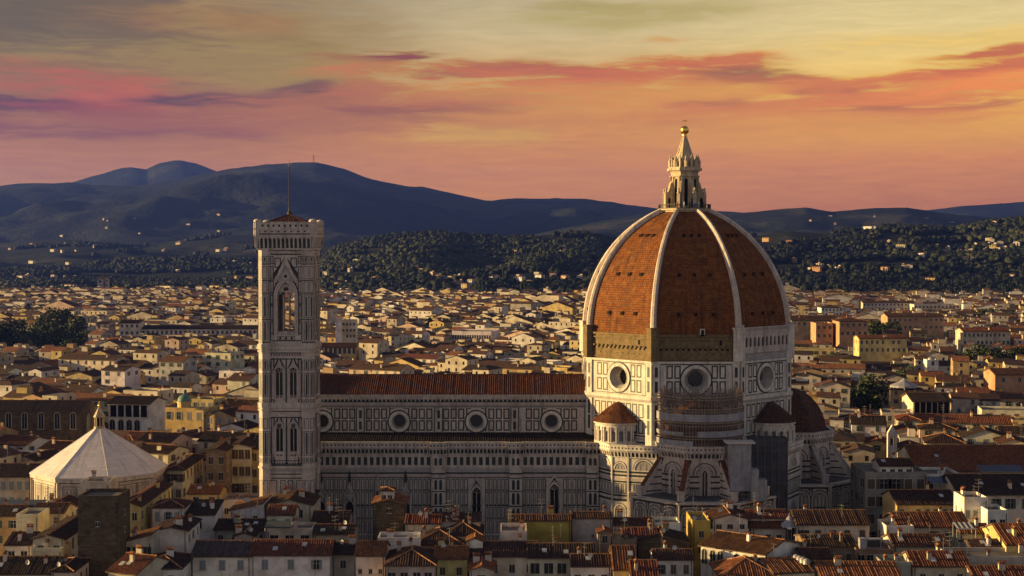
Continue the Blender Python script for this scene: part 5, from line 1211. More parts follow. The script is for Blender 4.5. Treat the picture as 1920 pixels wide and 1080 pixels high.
H('blank olive yellow house before the second gothic window', 954, 1071, 978, 19.6, 8, 'gx', 'olive', 'brown', [('r',1,1,'d',1.4,1,1)], pitch=8, over=.3)
H('long grey rendered wall of a house right of the olive house', 1073, 1148, 973, 19.8, 8, 'gx', 'grey', 'brown', [('f',1,1,'d',4,.5,.6)], pitch=8, over=.3)
H('long low house with a black-brown tile roof and big dark windows, centre right', 990, 1118, 1046, 16.0, 10, 'gx', 'beige', 'dark', [('f',5,1,'d',3.2,1.8,2.1)], pitch=19)
H('white house with a dark doorway below the long black-brown roof', 1072, 1146, 1062, 15.6, 9, 'gx', 'white', 'dark', [('f',3,1,'d',3.2,1.2,1.5)], pitch=16)
H('small house with an orange awning dormer at the bottom centre', 880, 926, 1070, 15.4, 8, 'gy', 'beige', 'orange', [('f',1,1,'d',2.2,1.6,1.3)], pitch=18)
# -- under the south tribune
H('cream house with a sloping roof under the round exedra', 1150, 1226, 986, 18.4, 9, 'gx', 'cream', 'brown', [('f',2,1,'d',4,.6,.7)], pitch=9, over=.3)
H('small tile-capped roof turret between the grey wall and the red roofs', 1121, 1146, 1000, 19.0, 4, 'gy', 'brown', 'orange', [('f',1,1,'d',2.0,.9,1.5)], pitch=20, over=.3, name='roof_turret', cat='turret', chim=0, ant=0)
H('house with a small lit red roof below the cream sloping-roof house', 1168, 1232, 1006, 17.6, 7, 'gx', 'beige', 'red', [('f',2,1,'d',3,1,1.4)], pitch=16)
H('pale weathered block below the chapel arches', 1226, 1276, 986, 18.2, 7, 'flat', 'white', 'grey', [], ant=1, chim=0)
H('dark brick gable house behind the white double-roof house', 1196, 1290, 1018, 16.8, 10, 'gy', 'brown', 'dark', [('f',1,1,'a',2.8,1.6,1.8)], wmat=st, pitch=14)
H('house with a steep striped red roof in the lower centre right', 1150, 1194, 1068, 15.5, 13, 'gx', 'yellow', 'red', [('f',2,1,'d',3,1,1.5)], pitch=26, ant=0, chim=0)
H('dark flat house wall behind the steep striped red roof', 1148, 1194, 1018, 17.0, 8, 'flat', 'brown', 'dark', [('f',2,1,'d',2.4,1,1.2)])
H('low house with wide striped tiles at the bottom, right of the steep red roof', 1184, 1234, 1082, 15.2, 10, 'gx', 'beige', 'red', [('f',2,1,'d',3,1,1.5)], pitch=22, ant=0)
H('small white house with two little tile roofs and a dark door', 1226, 1300, 1050, 16.2, 7, 'gx', 'white', 'brown', [('f',3,1,'n',2.8,1.0,1.8)], pitch=20, over=.35)
H('narrow olive house with one sunlit corner under the chapel arches', 1298, 1332, 982, 18.8, 11, 'flat', 'olive', 'grey', [('f',1,2,'d',3,1,1.4)], chim=0)
H('cream gabled house with a small terrace below the tribune', 1337, 1402, 974, 19.2, 10, 'gy', 'cream', 'brown', [('f',3,1,'d',3.0,1.2,1.9),('l',2,2,'n',3,1.1,1.7)], pitch=15)
H('low cream wing with a terrace parapet in front of the cream gabled house', 1330, 1404, 998, 16.4, 5, 'flat', 'cream', 'grey', [('f',2,1,'d',2.8,1.1,1.6)], ant=0, chim=0)
H('long cream wall house with a red tile roof under the netted scaffold', 1404, 1478, 972, 19.0, 9, 'gx', 'cream', 'red', [('f',3,1,'d',3.2,.9,1.2)], pitch=12)
H('low red-roofed house between the cream gabled house and the tent roof', 1410, 1472, 990, 17.4, 8, 'gx', 'beige', 'red', [('f',3,1,'d',3,1,1.5)], pitch=16)
A_, B_, C_ = hit(1362, 1008, 17.5), hit(1435, 1040, 17.5), hit(1500, 1019, 17.5)
rzb = math.degrees(math.atan2(C_.y-B_.y, C_.x-B_.x)); uB = Vector((math.cos(R(rzb)), math.sin(R(rzb)), 0)); vB = Vector((-uB.y, uB.x, 0))
wB = (C_-B_).length; dB = max(14.0, (A_-B_).dot(vB)); cB = B_ + uB*wB/2 + vB*dB/2
house('large hall with a broad red roof and arched windows along its white side', (cB.x, cB.y), wB, dB, 17.5, rzb, 'gy', 'white', 'orange', [('l',8,1,'a',3.6,1.3,2.9)], pitch=13, name='hall', cat='hall', chim=1, ant=1, over=.7)
H('house with an orange-red roof and four skylight domes at the bottom right', 1448, 1530, 1074, 15.8, 13, 'gx', 'cream', 'orange', [('f',3,1,'d',3,1,1.5)], pitch=12, rz=10, ant=1, chim=0)
H('house with a brown hipped roof cut by the bottom edge below the arched hall', 1352, 1462, 1084, 15.0, 13, 'hip', 'beige', 'orange', [('f',3,1,'d',3,1,1.5)], pitch=23, ant=0)
# -- lower right
H('cream house with a striped tile roof below the east chapels', 1494, 1630, 983, 18.4, 11, 'gx', 'cream', 'brown', [('f',5,1,'n',3.2,1.2,1.9),('l',2,1,'n',3.2,1.1,1.7)], pitch=19, over=.6, ant=1)
H('dark brown house with a low black roof below the striped cream house', 1512, 1606, 1026, 16.6, 12, 'gx', 'brown', 'dark', [('f',3,1,'n',3,1,1.7)], pitch=12)
H('flat brown house with glazed doors and a white cooling unit', 1606, 1676, 1036, 16.0, 8, 'flat', 'brown', 'grey', [('f',4,1,'d',2.7,1.3,2.2)], ant=0)
H('sloping plain beige wall house right of the arched hall', 1502, 1560, 1048, 15.8, 8, 'gx', 'beige', 'brown', [('f',1,1,'d',3,1,1.4)])
H('small sunlit white house with a potted terrace, lower right', 1662, 1714, 992, 18.0, 8, 'flat', 'white', 'grey', [('l',2,1,'d',3,1,1.6),('f',2,1,'b',3.4,1,1.5)], ant=1)
H('long house with striped red tiles and green shutters, lower right', 1684, 1816, 987, 18.2, 11, 'gx', 'cream', 'red', [('f',5,1,'G',3.0,1.1,1.9)], pitch=19, over=.8)
H('house with striped tiles stepping down beside a chimney, lower right', 1712, 1818, 1062, 15.8, 10, 'gx', 'beige', 'red', [('f',3,1,'d',3,1,1.5)], pitch=20, chim=2)
H('low house with dark striped roof between the small white house and chimney', 1676, 1780, 1024, 16.6, 9, 'gx', 'beige', 'brown', [('f',3,1,'d',3,1,1.5)], pitch=18)
H('house with a broad orange roof at the bottom edge, lower right', 1540, 1690, 1084, 15.2, 12, 'gx', 'cream', 'orange', [('f',4,1,'d',3,1,1.5)], pitch=16, ant=0)
H('flat grey rendered block behind the broad orange roof', 1654, 1712, 1060, 15.9, 7, 'flat', 'grey', 'grey', [], ant=0)
H('white tower house with three grey windows, far right', 1808, 1852, 938, 21, 8, 'flat', 'white', 'grey', [('f',3,1,'b',4.2,.9,1.8),('l',2,1,'b',3.6,.8,1.4)], ant=2)
H('white lower wing with balconies beside the white tower house', 1852, 1890, 962, 19, 8, 'flat', 'white', 'grey', [('f',2,2,'d',3.2,1.2,1.7)], ant=1)
H('sunlit yellow house with an orange roof at the right edge', 1898, 1985, 1022, 17.6, 17, 'gx', 'yellow', 'orange', [('l',4,1,'b',3.2,1.0,1.8),('f',3,1,'b',3.2,1,1.7)], pitch=17, wd=12)
H('low red roof house between the striped shutter house and the yellow house', 1800, 1858, 1000, 17.2, 8, 'gx', 'white', 'orange', [('f',2,1,'d',3,1,1.6)], pitch=16)
H('grey rendered house with small windows below the yellow house', 1822, 1880, 1030, 16.4, 8, 'gx', 'grey', 'brown', [('f',2,1,'d',3,1,1.5)], pitch=15)
H('long pale flat-roofed block with black windows at the bottom right', 1784, 1990, 1050, 16.2, 9, 'flat', 'beige', 'grey', [('f',7,1,'d',3.4,1.5,2.0)], ant=1)
H('house with dark striped tiles in the bottom right corner', 1828, 1980, 1088, 14.4, 9, 'gx', 'beige', 'red', [('f',4,1,'d',3,1,1.5)], pitch=20, ant=0)
# -- right of the east tribune
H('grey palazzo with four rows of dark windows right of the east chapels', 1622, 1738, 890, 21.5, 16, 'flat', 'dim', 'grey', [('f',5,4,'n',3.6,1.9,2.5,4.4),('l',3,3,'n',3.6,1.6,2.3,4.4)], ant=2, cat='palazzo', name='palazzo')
H('white attic with small dormer windows on top of the grey palazzo', 1650, 1712, 874, 23.2, 8, 'gx', 'white', 'brown', [('f',4,1,'d',2.2,1.1,1.4)], ant=1, zb=20)
H('white stepped house right of the grey palazzo', 1738, 1802, 894, 20.5, 12, 'flat', 'white', 'grey', [('f',4,1,'d',3,1.2,1.8)], ant=2)
H('yellow house with a wide dark roof and small windows right of the grey palazzo', 1682, 1796, 946, 17.5, 14, 'gx', 'yellow', 'dark', [('f',7,1,'n',2.8,1.0,1.7)], pitch=17, ant=0)
H('cream palazzo with green shutters under a big dark roof at the right edge', 1800, 1990, 926, 19, 20, 'gx', 'cream', 'dark', [('f',7,1,'G',3.6,1.3,2.4)], pitch=17, over=1.0, ant=1, cat='palazzo', name='palazzo')
H('huge hall with a wide striped red roof at the right edge', 1722, 2010, 884, 17.5, 28, 'gx', 'cream', 'orange', [('f',2,1,'d',4,1,1.4)], pitch=20, name='hall', cat='hall', chim=1, ant=0)

# small things standing on the roofs
def on_roof(px, py, h): return hit(px, py, h)
p = on_roof(1480, 986, 17.6); t = thing('tent_canopy', 'grey conical tent canopy among the roofs right of the arched hall', 'canopy', p)
m = MB(); 
for k in range(16):
    a, b = 2*math.pi*k/16, 2*math.pi*(k+1)/16; q = lambda r, z, a: (p.x+r*math.cos(a), p.y+r*math.sin(a), p.z+z)
    m.face([q(2.6,0,a), q(2.6,0,b), q(1.2,.9,b), q(1.2,.9,a)]); m.face([q(1.2,.9,a), q(1.2,.9,b), q(.08,2.4,b)]); m.face([q(2.6,-.3,a), q(2.6,-.3,b), q(2.6,0,b), q(2.6,0,a)]) if k % 2 else None
m.build('cloth', sheet(), t); m = MB(); m.tube((p.x,p.y,p.z-3),(p.x,p.y,p.z+2.9),.09,6)
for k in range(8): a = math.pi*k/4; m.tube((p.x+2.4*math.cos(a),p.y+2.4*math.sin(a),p.z-3),(p.x+2.4*math.cos(a),p.y+2.4*math.sin(a),p.z),.06,5)
m.build('post', metal(), t)
p = on_roof(1631, 1026, 16.8); t = thing('cooling_unit', 'white box-shaped cooling unit with a dark grille on the flat brown house', 'cooling unit', p)
m = MB(); m.box((p.x-2.2,p.y-.8,p.z-.2),(p.x-1.0,p.y+1,p.z+1.9)); m.box((p.x-.95,p.y-.7,p.z-.1),(p.x+2.2,p.y+1,p.z+1.8)); m.build('casing', sheet(), t)
m = MB(); m.box((p.x-.7,p.y-.75,p.z+.1),(p.x+1.95,p.y-.71,p.z+1.6))
for k in range(7): m.box((p.x-.7,p.y-.79,p.z+.2+k*.2),(p.x+1.95,p.y-.752,p.z+.26+k*.2))
m.build('grille', iron(), t)
for i, (px, py, wd) in enumerate(((1880, 884, 11.0), (1763, 906, 5.0))):
    p = on_roof(px, py, 22.0 if i == 0 else 20.0); t = thing('solar_panel', ('wide blue solar array on the dark roof at the right edge', 'small blue solar array on the roof left of the wide one')[i], 'solar panel', p)
    m = MB(); n = int(wd/1.0)
    for r_ in range(2):
        for k in range(n):
            x = p.x-wd/2+k*1.0; m.face([(x+.04,p.y+r_*1.5,p.z+r_*.62),(x+.96,p.y+r_*1.5,p.z+r_*.62),(x+.96,p.y+1.42+r_*1.5,p.z+.58+r_*.62),(x+.04,p.y+1.42+r_*1.5,p.z+.58+r_*.62)])
    m.build('glass_sheet', solar(), t); m = MB(); m.box((p.x-wd/2,p.y-.05,p.z-.12),(p.x+wd/2,p.y,p.z-.02)); m.box((p.x-wd/2,p.y+2.95,p.z+.9),(p.x+wd/2,p.y+3.0,p.z+1.15))
    for k in range(n//2+1): m.tube((p.x-wd/2+k*2,p.y+2.9,p.z-1.5),(p.x-wd/2+k*2,p.y+2.9,p.z+1.1),.06,5)
    m.build('rack', metal(), t)
for i in range(4):
    p = on_roof(1493+i*6.4, 1045+i*2.6, 17.4); t = thing('skylight_dome', 'white skylight dome on the orange roof, %s' % ('leftmost of four','second from the left','third from the left','rightmost of four')[i], 'skylight', p, 'skylight domes on the orange roof')
    m = MB(); m.lathe([(.72,-.5),(.72,.12),(.66,.15)], p, 14); m.build('kerb', metal(), t); m = MB(); m.lathe([(.66*math.cos(q*math.pi/10), .15+.45*math.sin(q*math.pi/10)) for q in range(6)], (p.x,p.y), 14)
    m.v = [(a, b, c+p.z) for a, b, c in m.v]; m.build('dome', sheet(), t, smooth=True)
    for o in t.children:
        if o.name.startswith('kerb'):
            for v in o.data.vertices: v.co.z += p.z
def awning(px, py, h, w, d, c, label):
    p = on_roof(px, py, h); t = thing('awning', label, 'awning', p); m = MB()
    n = int(w/.5)
    for k in range(n):
        x = p.x-w/2+k*w/n; m.face([(x,p.y,p.z),(x+w/n,p.y,p.z),(x+w/n,p.y+d,p.z+.7),(x,p.y+d,p.z+.7)], k % 2 if c == 'stripe' else 0)
    m.face([(p.x-w/2,p.y,p.z-.3),(p.x+w/2,p.y,p.z-.3),(p.x+w/2,p.y,p.z),(p.x-w/2,p.y,p.z)])
    cm = {'blue': (.03,.045,.075), 'stripe': (.55,.5,.42), 'dark': (.05,.055,.06)}[c]
    m.build('cloth', [mat('awning_'+c, lambda t: base(t, cm, .9)), mat('awning_shade', lambda t: base(t, tuple(v*.6 for v in cm), .9))], t)
    m = MB()
    for s in (-1, 1):
        m.tube((p.x+s*(w/2-.1),p.y+.1,p.z-2.4),(p.x+s*(w/2-.1),p.y+.1,p.z),.05,5); m.tube((p.x+s*(w/2-.1),p.y+d-.1,p.z-2.4),(p.x+s*(w/2-.1),p.y+d-.1,p.z+.6),.05,5)
    m.build('post', metal(), t)
awning(34, 962, 17.5, 13, 7, 'blue', 'wide dark blue awning over the square at the far left')
awning(18, 950, 15.5, 15, 6, 'blue', 'dark blue awning behind the wide one under the shuttered palazzo')
awning(1812, 990, 19.0, 4.2, 3, 'stripe', 'pale striped terrace awning beside the striped shutter house')
awning(520, 988, 18.6, 5.5, 3.5, 'dark', 'sagging dark awning on the planted terrace below the bell tower')

# ------------------------------------------------------------------ landmarks of the city behind
random.seed(11)
def L(label, x0, x1, ye, Y, d, roof='gx', wall='cream', tl='brown', win=None, **k):
    return H(label, x0, x1, ye, ZZ(ye, Y), d, roof, wall, tl, win, **k)
L('long brown stone church with grey lancet windows at the left edge', -60, 152, 771, 500, 17, 'gx', 'brown', 'dark', [('f',7,1,'a',6.0,1.7,5.5),('r',1,1,'a',9,4,7)], pitch=17, wmat=st, name='church', cat='church', chim=0, ant=0)
lg = L('white palazzo with a dark open loggia above five arched windows behind the baptistery', 201, 282, 757, 512, 14, 'gx', 'white', 'dark', [('f',5,1,'a',9.8,1.9,4.2)], pitch=14, over=1.0, rz=-9, name='palazzo', cat='palazzo', chim=0, ant=0)
m = MB(); wl, hl = 81*512/FPX, ZZ(757, 512)
f = FR(m, (0, -7), (0, -1)); f.rect(-wl/2+.3, wl/2-.3, hl-4.6, hl-.5, .02, 1)
for k in range(6): x = -wl/2+.5+k*(wl-1.0)/5; f.box(x-.22, x+.22, hl-4.6, hl-.4, 0, .35, 0)
f.box(-wl/2, wl/2, hl-5.0, hl-4.6, 0, .45, 0); m.build('loggia', [marble(), void()], lg)
yp = L('large yellow palazzo with a flat roof and a small green dome', 284, 386, 768, 528, 16, 'flat', 'yellow', 'grey', [('f',5,2,'b',3.5,1.4,2.6,6.0),('r',3,2,'b',3.5,1.4,2.6,6)], rz=-15, name='palazzo', cat='palazzo', chim=0, ant=0)
xd, zd = XX(346, 750, 530)-yp.location.x, ZZ(768, 528)
m = MB(); m.lathe([(2.4,zd),(2.4,zd+2.0),(2.7,zd+2.0),(2.7,zd+2.5)], (xd,-3), 16); m.lathe([(2.4*math.cos(q*math.pi/16), zd+2.5+2.5*math.sin(q*math.pi/16)) for q in range(9)], (xd,-3), 16, 1); m.lathe([(.3,zd+5),(.25,zd+5.6),(0,zd+6.2)], (xd,-3), 8, 1)
o = m.build('turret', [stucco(), verdigris()], yp); o.color = yp.color
L('yellow upper block with tall shutters beside the small green dome', 357, 402, 752, 538, 10, 'flat', 'yellow', 'grey', [('f',3,2,'b',2.8,1.2,2.2,4.0),('r',2,2,'b',2.8,1.2,2.2,4)], ant=0, rz=-15)
L('long cream palace with a row of many small windows, left of the bell tower', 256, 482, 617, 1080, 16, 'gx', 'cream', 'dark', [('f',26,1,'d',3.6,1.5,2.4)], pitch=15, name='palace', cat='palace', chim=2, ant=0, extras=False)
L('tall cream block at the left end of the long palace', 224, 262, 606, 1075, 16, 'gx', 'cream', 'brown', [('f',4,2,'d',3,1.5,2,5)], pitch=12)
L('slender square tower with a flat top, far left of the bell tower', 430, 441, 565, 1480, 6, 'flat', 'beige', 'grey', [('f',2,3,'d',3,1.0,2.0,5.5)], name='tower', cat='tower', chim=0, ant=0)
L('tall white tower block right of the bell tower', 629, 640, 598, 880, 5, 'flat', 'white', 'grey', [('r',1,5,'d',3,1.0,1.4,4)], name='tower', cat='tower', chim=0, ant=1)
L('white flats joined to the tall white tower block', 641, 667, 602, 886, 10, 'flat', 'cream', 'grey', [('f',4,3,'d',2.6,1.2,1.5,3.6)], ant=1)
L('flat white office block with strip windows above the nave roof', 846, 922, 623, 985, 24, 'flat', 'white', 'grey', [('f',16,1,'d',4.5,1.2,2.6)], rz=-14, chim=0, ant=0, name='office_block', cat='office block', extras=False)
L('yellow palace with arched windows above the left end of the nave roof', 598, 668, 652, 800, 16, 'gx', 'yellow', 'brown', [('f',8,1,'a',3.2,1.5,3.2)], pitch=13, name='palace', cat='palace', chim=1, ant=0, extras=False)
L('ochre double palace right of the dome', 1484, 1572, 601, 930, 22, 'gx', 'ochre', 'brown', [('f',9,1,'d',3,1.4,2)], pitch=12, name='palace', cat='palace')
L('orange block in front of the ochre double palace', 1530, 1562, 608, 900, 16, 'flat', 'orange', 'grey', [('f',3,2,'d',3,1.4,2,5)], ant=0)
L('orange brown palace with a hipped roof right of the ochre double palace', 1574, 1628, 603, 890, 20, 'hip', 'orange', 'brown', [('f',5,2,'d',3,1.4,2,5)], pitch=12, name='palace', cat='palace')
L('long orange palace with a low roof on the right', 1664, 1770, 594, 1010, 18, 'gx', 'orange', 'brown', [('f',11,2,'d',3,1.2,1.8,5)], pitch=11, name='palace', cat='palace')
L('white villa block with a hipped roof close right of the dome', 1540, 1580, 577, 1280, 16, 'hip', 'white', 'brown', [('f',6,2,'d',2.6,1.3,1.9,4)], pitch=14)
L('pale long complex at the foot of the right hill', 1618, 1716, 568, 1560, 18, 'gx', 'cream', 'brown', [('f',14,2,'d',2.8,1.5,2,4.5)], pitch=11, extras=False)
L('pale flat-roofed annex right of the pale long complex', 1714, 1800, 572, 1540, 18, 'flat', 'cream', 'grey', [('f',12,2,'d',2.8,1.8,1.8,4)], chim=0, ant=0, extras=False)
L('sunlit cream palazzo with a red roof, right of the dome', 1611, 1700, 635, 800, 13, 'gx', 'yellow', 'red', [('f',9,2,'d',2.8,1.2,1.8,4.2),('l',3,2,'d',2.8,1.2,1.8,4.2)], pitch=12, name='palazzo', cat='palazzo')
L('long arcaded palace with a red roof on the far right', 1806, 1894, 622, 900, 16, 'gx', 'beige', 'red', [('f',11,2,'d',3,1.2,2,4.5)], pitch=13, name='palace', cat='palace')
wt = L('white observatory turret with a small silver dome on the right', 1738, 1760, 677, 730, 6, 'flat', 'white', 'grey', [('f',1,1,'a',2,1.2,2.0)], name='turret', cat='turret', chim=0, ant=0)
m = MB(); zt = ZZ(677, 730)+.2; m.lathe([(1.9*math.cos(q*math.pi/12), zt+1.9*math.sin(q*math.pi/12)) for q in range(7)], (0,0), 16); m.build('dome', metal(), wt, smooth=True)
L('salmon orange house with two arched windows at the right edge', 1866, 1990, 703, 640, 16, 'gx', 'orange', 'brown', [('f',4,1,'a',3.2,1.3,2.2)], pitch=14)
bg_ = thing('bell_gable', 'small white pointed bell gable with an open arch right of the east tribune', 'bell tower', at(1673, 855, 425)); bg_.location.z = 0; ORIG[bg_.name] = Vector((bg_.location.x, 425, 0))
m = MB(); f = FR(m, (bg_.location.x, 425), (0, -1)); A = arch(0, ZZ(836, 425), 1.2, ZZ(822, 425)); f.wall([(-1.3,0),(1.3,0),(1.3,ZZ(812,425)),(0,ZZ(797,425)),(-1.3,ZZ(812,425))], [A]); f.reveal(A, 0, -1.2, 0)
b2 = FR(m, (bg_.location.x, 426.2), (0, -1)); b2.wall([(-1.3,0),(1.3,0),(1.3,ZZ(812,425)),(0,ZZ(797,425)),(-1.3,ZZ(812,425))], [A]); x = bg_.location.x
for s in (-1.3, 1.3): m.face([(x+s,425,0),(x+s,426.2,0),(x+s,426.2,ZZ(812,425)),(x+s,425,ZZ(812,425))])
for s in (-1, 1): m.face([(x+s*1.3,425,ZZ(812,425)),(x+s*1.3,426.2,ZZ(812,425)),(x,426.2,ZZ(797,425)),(x,425,ZZ(797,425))])
m.build('wall', marble(), bg_); m = MB(); m.lathe([(.1,ZZ(824,425)),(.3,ZZ(826,425)),(.45,ZZ(831,425))], (x,425.6), 10); m.build('bell', iron(), bg_)
lr = L('open roofed loggia with dark posts on the right', 1712, 1782, 752, 560, 16, 'gx', 'cream', 'dark', [], pitch=15, chim=0, ant=0, over=1.2, name='loggia_house')
m = MB(); f = FR(m, (0, -8), (0, -1)); wl, hl = 70*560/FPX, ZZ(752, 560); f.rect(-wl/2+.3, wl/2-.3, hl-5.2, hl-.4, .02, 1)
for k in range(7): xx = -wl/2+.4+k*(wl-.8)/6; f.box(xx-.16, xx+.16, hl-5.2, hl-.3, 0, .3, 0)
m.build('colonnade', [fixed('post_plaster', 's', (.4,.36,.3)), void()], lr)
p = at(1695, 722, 620); tc = thing('tent_roof', 'grey conical tent roof amid the dark roofs on the right', 'canopy', p)
m = MB(); m.lathe([(6.0,p.z-.8),(5.6,p.z),(2.2,p.z+1.4),(.15,p.z+3.0)], (p.x,p.y), 14); m.build('cloth', sheet(), tc); m = MB(); 
for k in range(7): a = 2*math.pi*k/7; m.tube((p.x+5.5*math.cos(a),p.y+5.5*math.sin(a),0),(p.x+5.5*math.cos(a),p.y+5.5*math.sin(a),p.z),.12,5)
m.build('post', metal(), tc)

# ------------------------------------------------------------------ the sea of houses
ANCH = [(184,770,'the baptistery lantern'),(62,850,"the baptistery's left eave"),(310,860,"the baptistery's right eave"),(240,775,'the loggia palazzo'),(345,745,'the green-domed palazzo'),(60,765,'the brown church'),(436,575,'the slender square tower'),(320,622,'the long windowed palace'),
 (440,640,"the long palace's right end"),(95,625,'the left park trees'),(640,612,'the white tower block'),(883,632,'the white office block'),(632,655,'the arched yellow palace'),(700,703,"the nave roof's dark end"),(780,703,'the nave roof, left of middle'),(860,703,'the middle of the nave roof'),
 (940,703,'the nave roof, right of middle'),(1030,703,"the nave roof's right end"),(1095,610,"the dome's left rib"),(484,700,"the bell tower's left edge"),(484,800,"the bell tower's lower left"),(1482,640,"the dome's white gallery"),(1545,780,'the dark east dome'),(1612,850,'the east chapels'),
 (1525,612,'the ochre double palace'),(1602,615,'the orange brown palace'),(1720,602,'the long orange palace'),(1710,572,'the pale long complex'),(1655,650,'the sunlit cream palazzo'),(1850,632,'the arcaded palace'),(1749,684,'the observatory turret'),(1893,716,'the salmon house'),(1673,825,'the bell gable'),
 (1745,765,'the open loggia'),(1695,718,'the tent roof'),(1634,745,'the round dark tree'),(1860,658,'the right garden trees'),(1800,850,'the huge red hall'),(1900,780,'the right edge'),(20,700,'the left edge'),(200,690,'the left street trees'),(1560,580,'the white villa block'),(560,650,'the bell tower')]
USED = set()
def where(px, py, skip=0):
    q = sorted(ANCH, key=lambda a: math.hypot(px-a[0], (py-a[1])*1.5))[skip]
    dx, dy = px-q[0], py-q[1]; r = math.hypot(dx, dy)
    ns = 'behind' if dy < 0 else 'before'; lr_ = 'left of' if dx < 0 else 'right of'
    d = ns if abs(dx) < abs(dy)*.45 else lr_ if abs(dy) < abs(dx)*.35 else ns + ' and ' + lr_
    return ('close ' if r < 30 else '' if r < 75 else 'well ') + d + ' ' + q[2]
def hlabel(px, py, size, wall, tl, roof, name='house'):
    rn = {'gx':'tile','gy':'gabled','hip':'hipped','flat':'flat','sy':'sloping'}[roof]
    tl = '' if roof == 'flat' else tl + ' '
    tl = tl.replace('dark ', 'dark brown ') if False else tl
    for skip in (0, 1, 2):
        for t in ('%s%s %s with a %s%s roof %s' % (size, wall, name, tl, rn, where(px, py, skip)),):
            t = ' '.join(t.split())
            if t not in USED and len(t.split()) <= 16: USED.add(t); return t
    return None
def hidden(px, py):
    if 470 < px < 604 and py > 405: return True
    if 596 < px < 1104 and py > 700: return True
    if 1092 < px < 1484 and py > 395: return True
    if 1170 < px < 1610 and py > 815: return True
    if 1480 < px < 1560 and py > 755: return True
    if 60 < px < 310 and py > 800 + abs(px-186)*.72: return True
    return px < -20 or px > 1940
KEEP = [(b[0], b[1], max(w_, d_)/2+2.0) for _, b, w_, d_, h_, t_ in HOUSES]
TREES = []      # (px, base row, distance, height, kind)
def tr(px, Y, h, kind): TREES.append((XX(px, 600, Y), Y, h, kind))
for px, Y, h, k in ((-14,1060,19,0),(10,1050,20,0),(34,1090,18,1),(58,1040,16,2),(82,1060,23,0),(104,1075,25,0),(128,1090,24,1),(146,1060,20,0),(30,1010,13,2),(62,1000,12,2),(96,1010,13,1),(128,985,12,1),(160,1040,15,2),
                    (255,820,17,0),(236,830,14,0),(205,835,14,1),(142,800,13,0),(112,805,14,0),(98,810,12,1),(182,815,12,0),(380,950,14,1),(348,960,15,3),(420,860,15,0),(432,850,13,1),(325,860,12,0),(300,870,13,0),(465,780,14,1),
                    (806,1150,20,3),(818,1160,17,1),(830,1150,17,0),(742,1230,14,1),(1010,900,14,1),(1022,905,12,0),(1042,900,13,1),(1036,760,13,3),(1052,762,12,3),(1640,960,24,0),(1655,970,23,1),(1668,980,22,0),(1628,985,20,1),(1612,1060,17,0),
                    (1560,800,16,0),(1552,806,14,1),(1634,640,19,1),(1622,646,16,0),(1700,720,15,0),(1712,716,14,1),(1690,724,12,2),(1812,830,15,1),(1832,836,17,0),(1850,826,16,2),(1868,836,18,0),(1888,828,16,1),(1908,834,17,2),(1930,836,17,0),(1728,842,14,0),(1746,838,13,1),
                    (1790,960,14,2),(1842,1280,18,2),(1860,1290,20,1),(1890,1300,16,2),(1876,640,12,1),(1240,1700,14,0),(1495,1400,16,0),(1510,1380,15,1),(700,1500,14,0),(950,1450,14,1),(270,1400,15,0),(60,1500,16,1)): tr(px, Y, h, k)
TREES = [(x, y, h*1.25, k) for x, y, h, k in TREES]; KEEP += [(x, y-4, 8.0) for x, y, h, k in TREES]
def blocked(X, Y, r):
    if -75-r < X < 100+r and 355-r < Y < 436+r: return True
    if math.hypot(X-PC[0], Y-PC[1]) < 34+r: return True
    if Y < 372 or (975 < Y < 1110 and -30 < X/Y*FPX+960 < 172) or (805 < Y < 850 and 1800 < X/Y*FPX+960 < 1960): return True
    return any((X-a)**2 + (Y-b)**2 < (r*.8+c_)**2 for a, b, c_ in KEEP)
VIEW = [(-20,176,800,500),(198,284,808,512),(282,404,813,528),(222,484,631,1075),(594,672,664,800),(626,670,640,880),(843,925,641,985),(1482,1574,626,900),(1572,1632,626,890),(1662,1772,609,1010),(1608,1702,662,800),(1804,1897,643,900),(1735,1763,697,730),(1864,1960,734,640),(1710,1784,778,560),
        (1616,1802,583,1540),(1538,1582,591,1280),(-20,165,652,985),(1606,1662,772,634),(1800,1940,668,826),(1664,1684,856,425),(1688,1704,726,620),(426,444,590,1480)]
def fit(X, Y, w_, hh, top):
    # houses in front of a landmark stay low enough not to cover it
    px, _ = proj((X, Y, hh)); hw = w_/2*FPX/Y
    for x0, x1, pb, Yl in VIEW:
        if Y < Yl and px+hw > x0 and px-hw < x1: hh = min(hh, ZZ(pb, Y) - top)
    return hh
cells = []
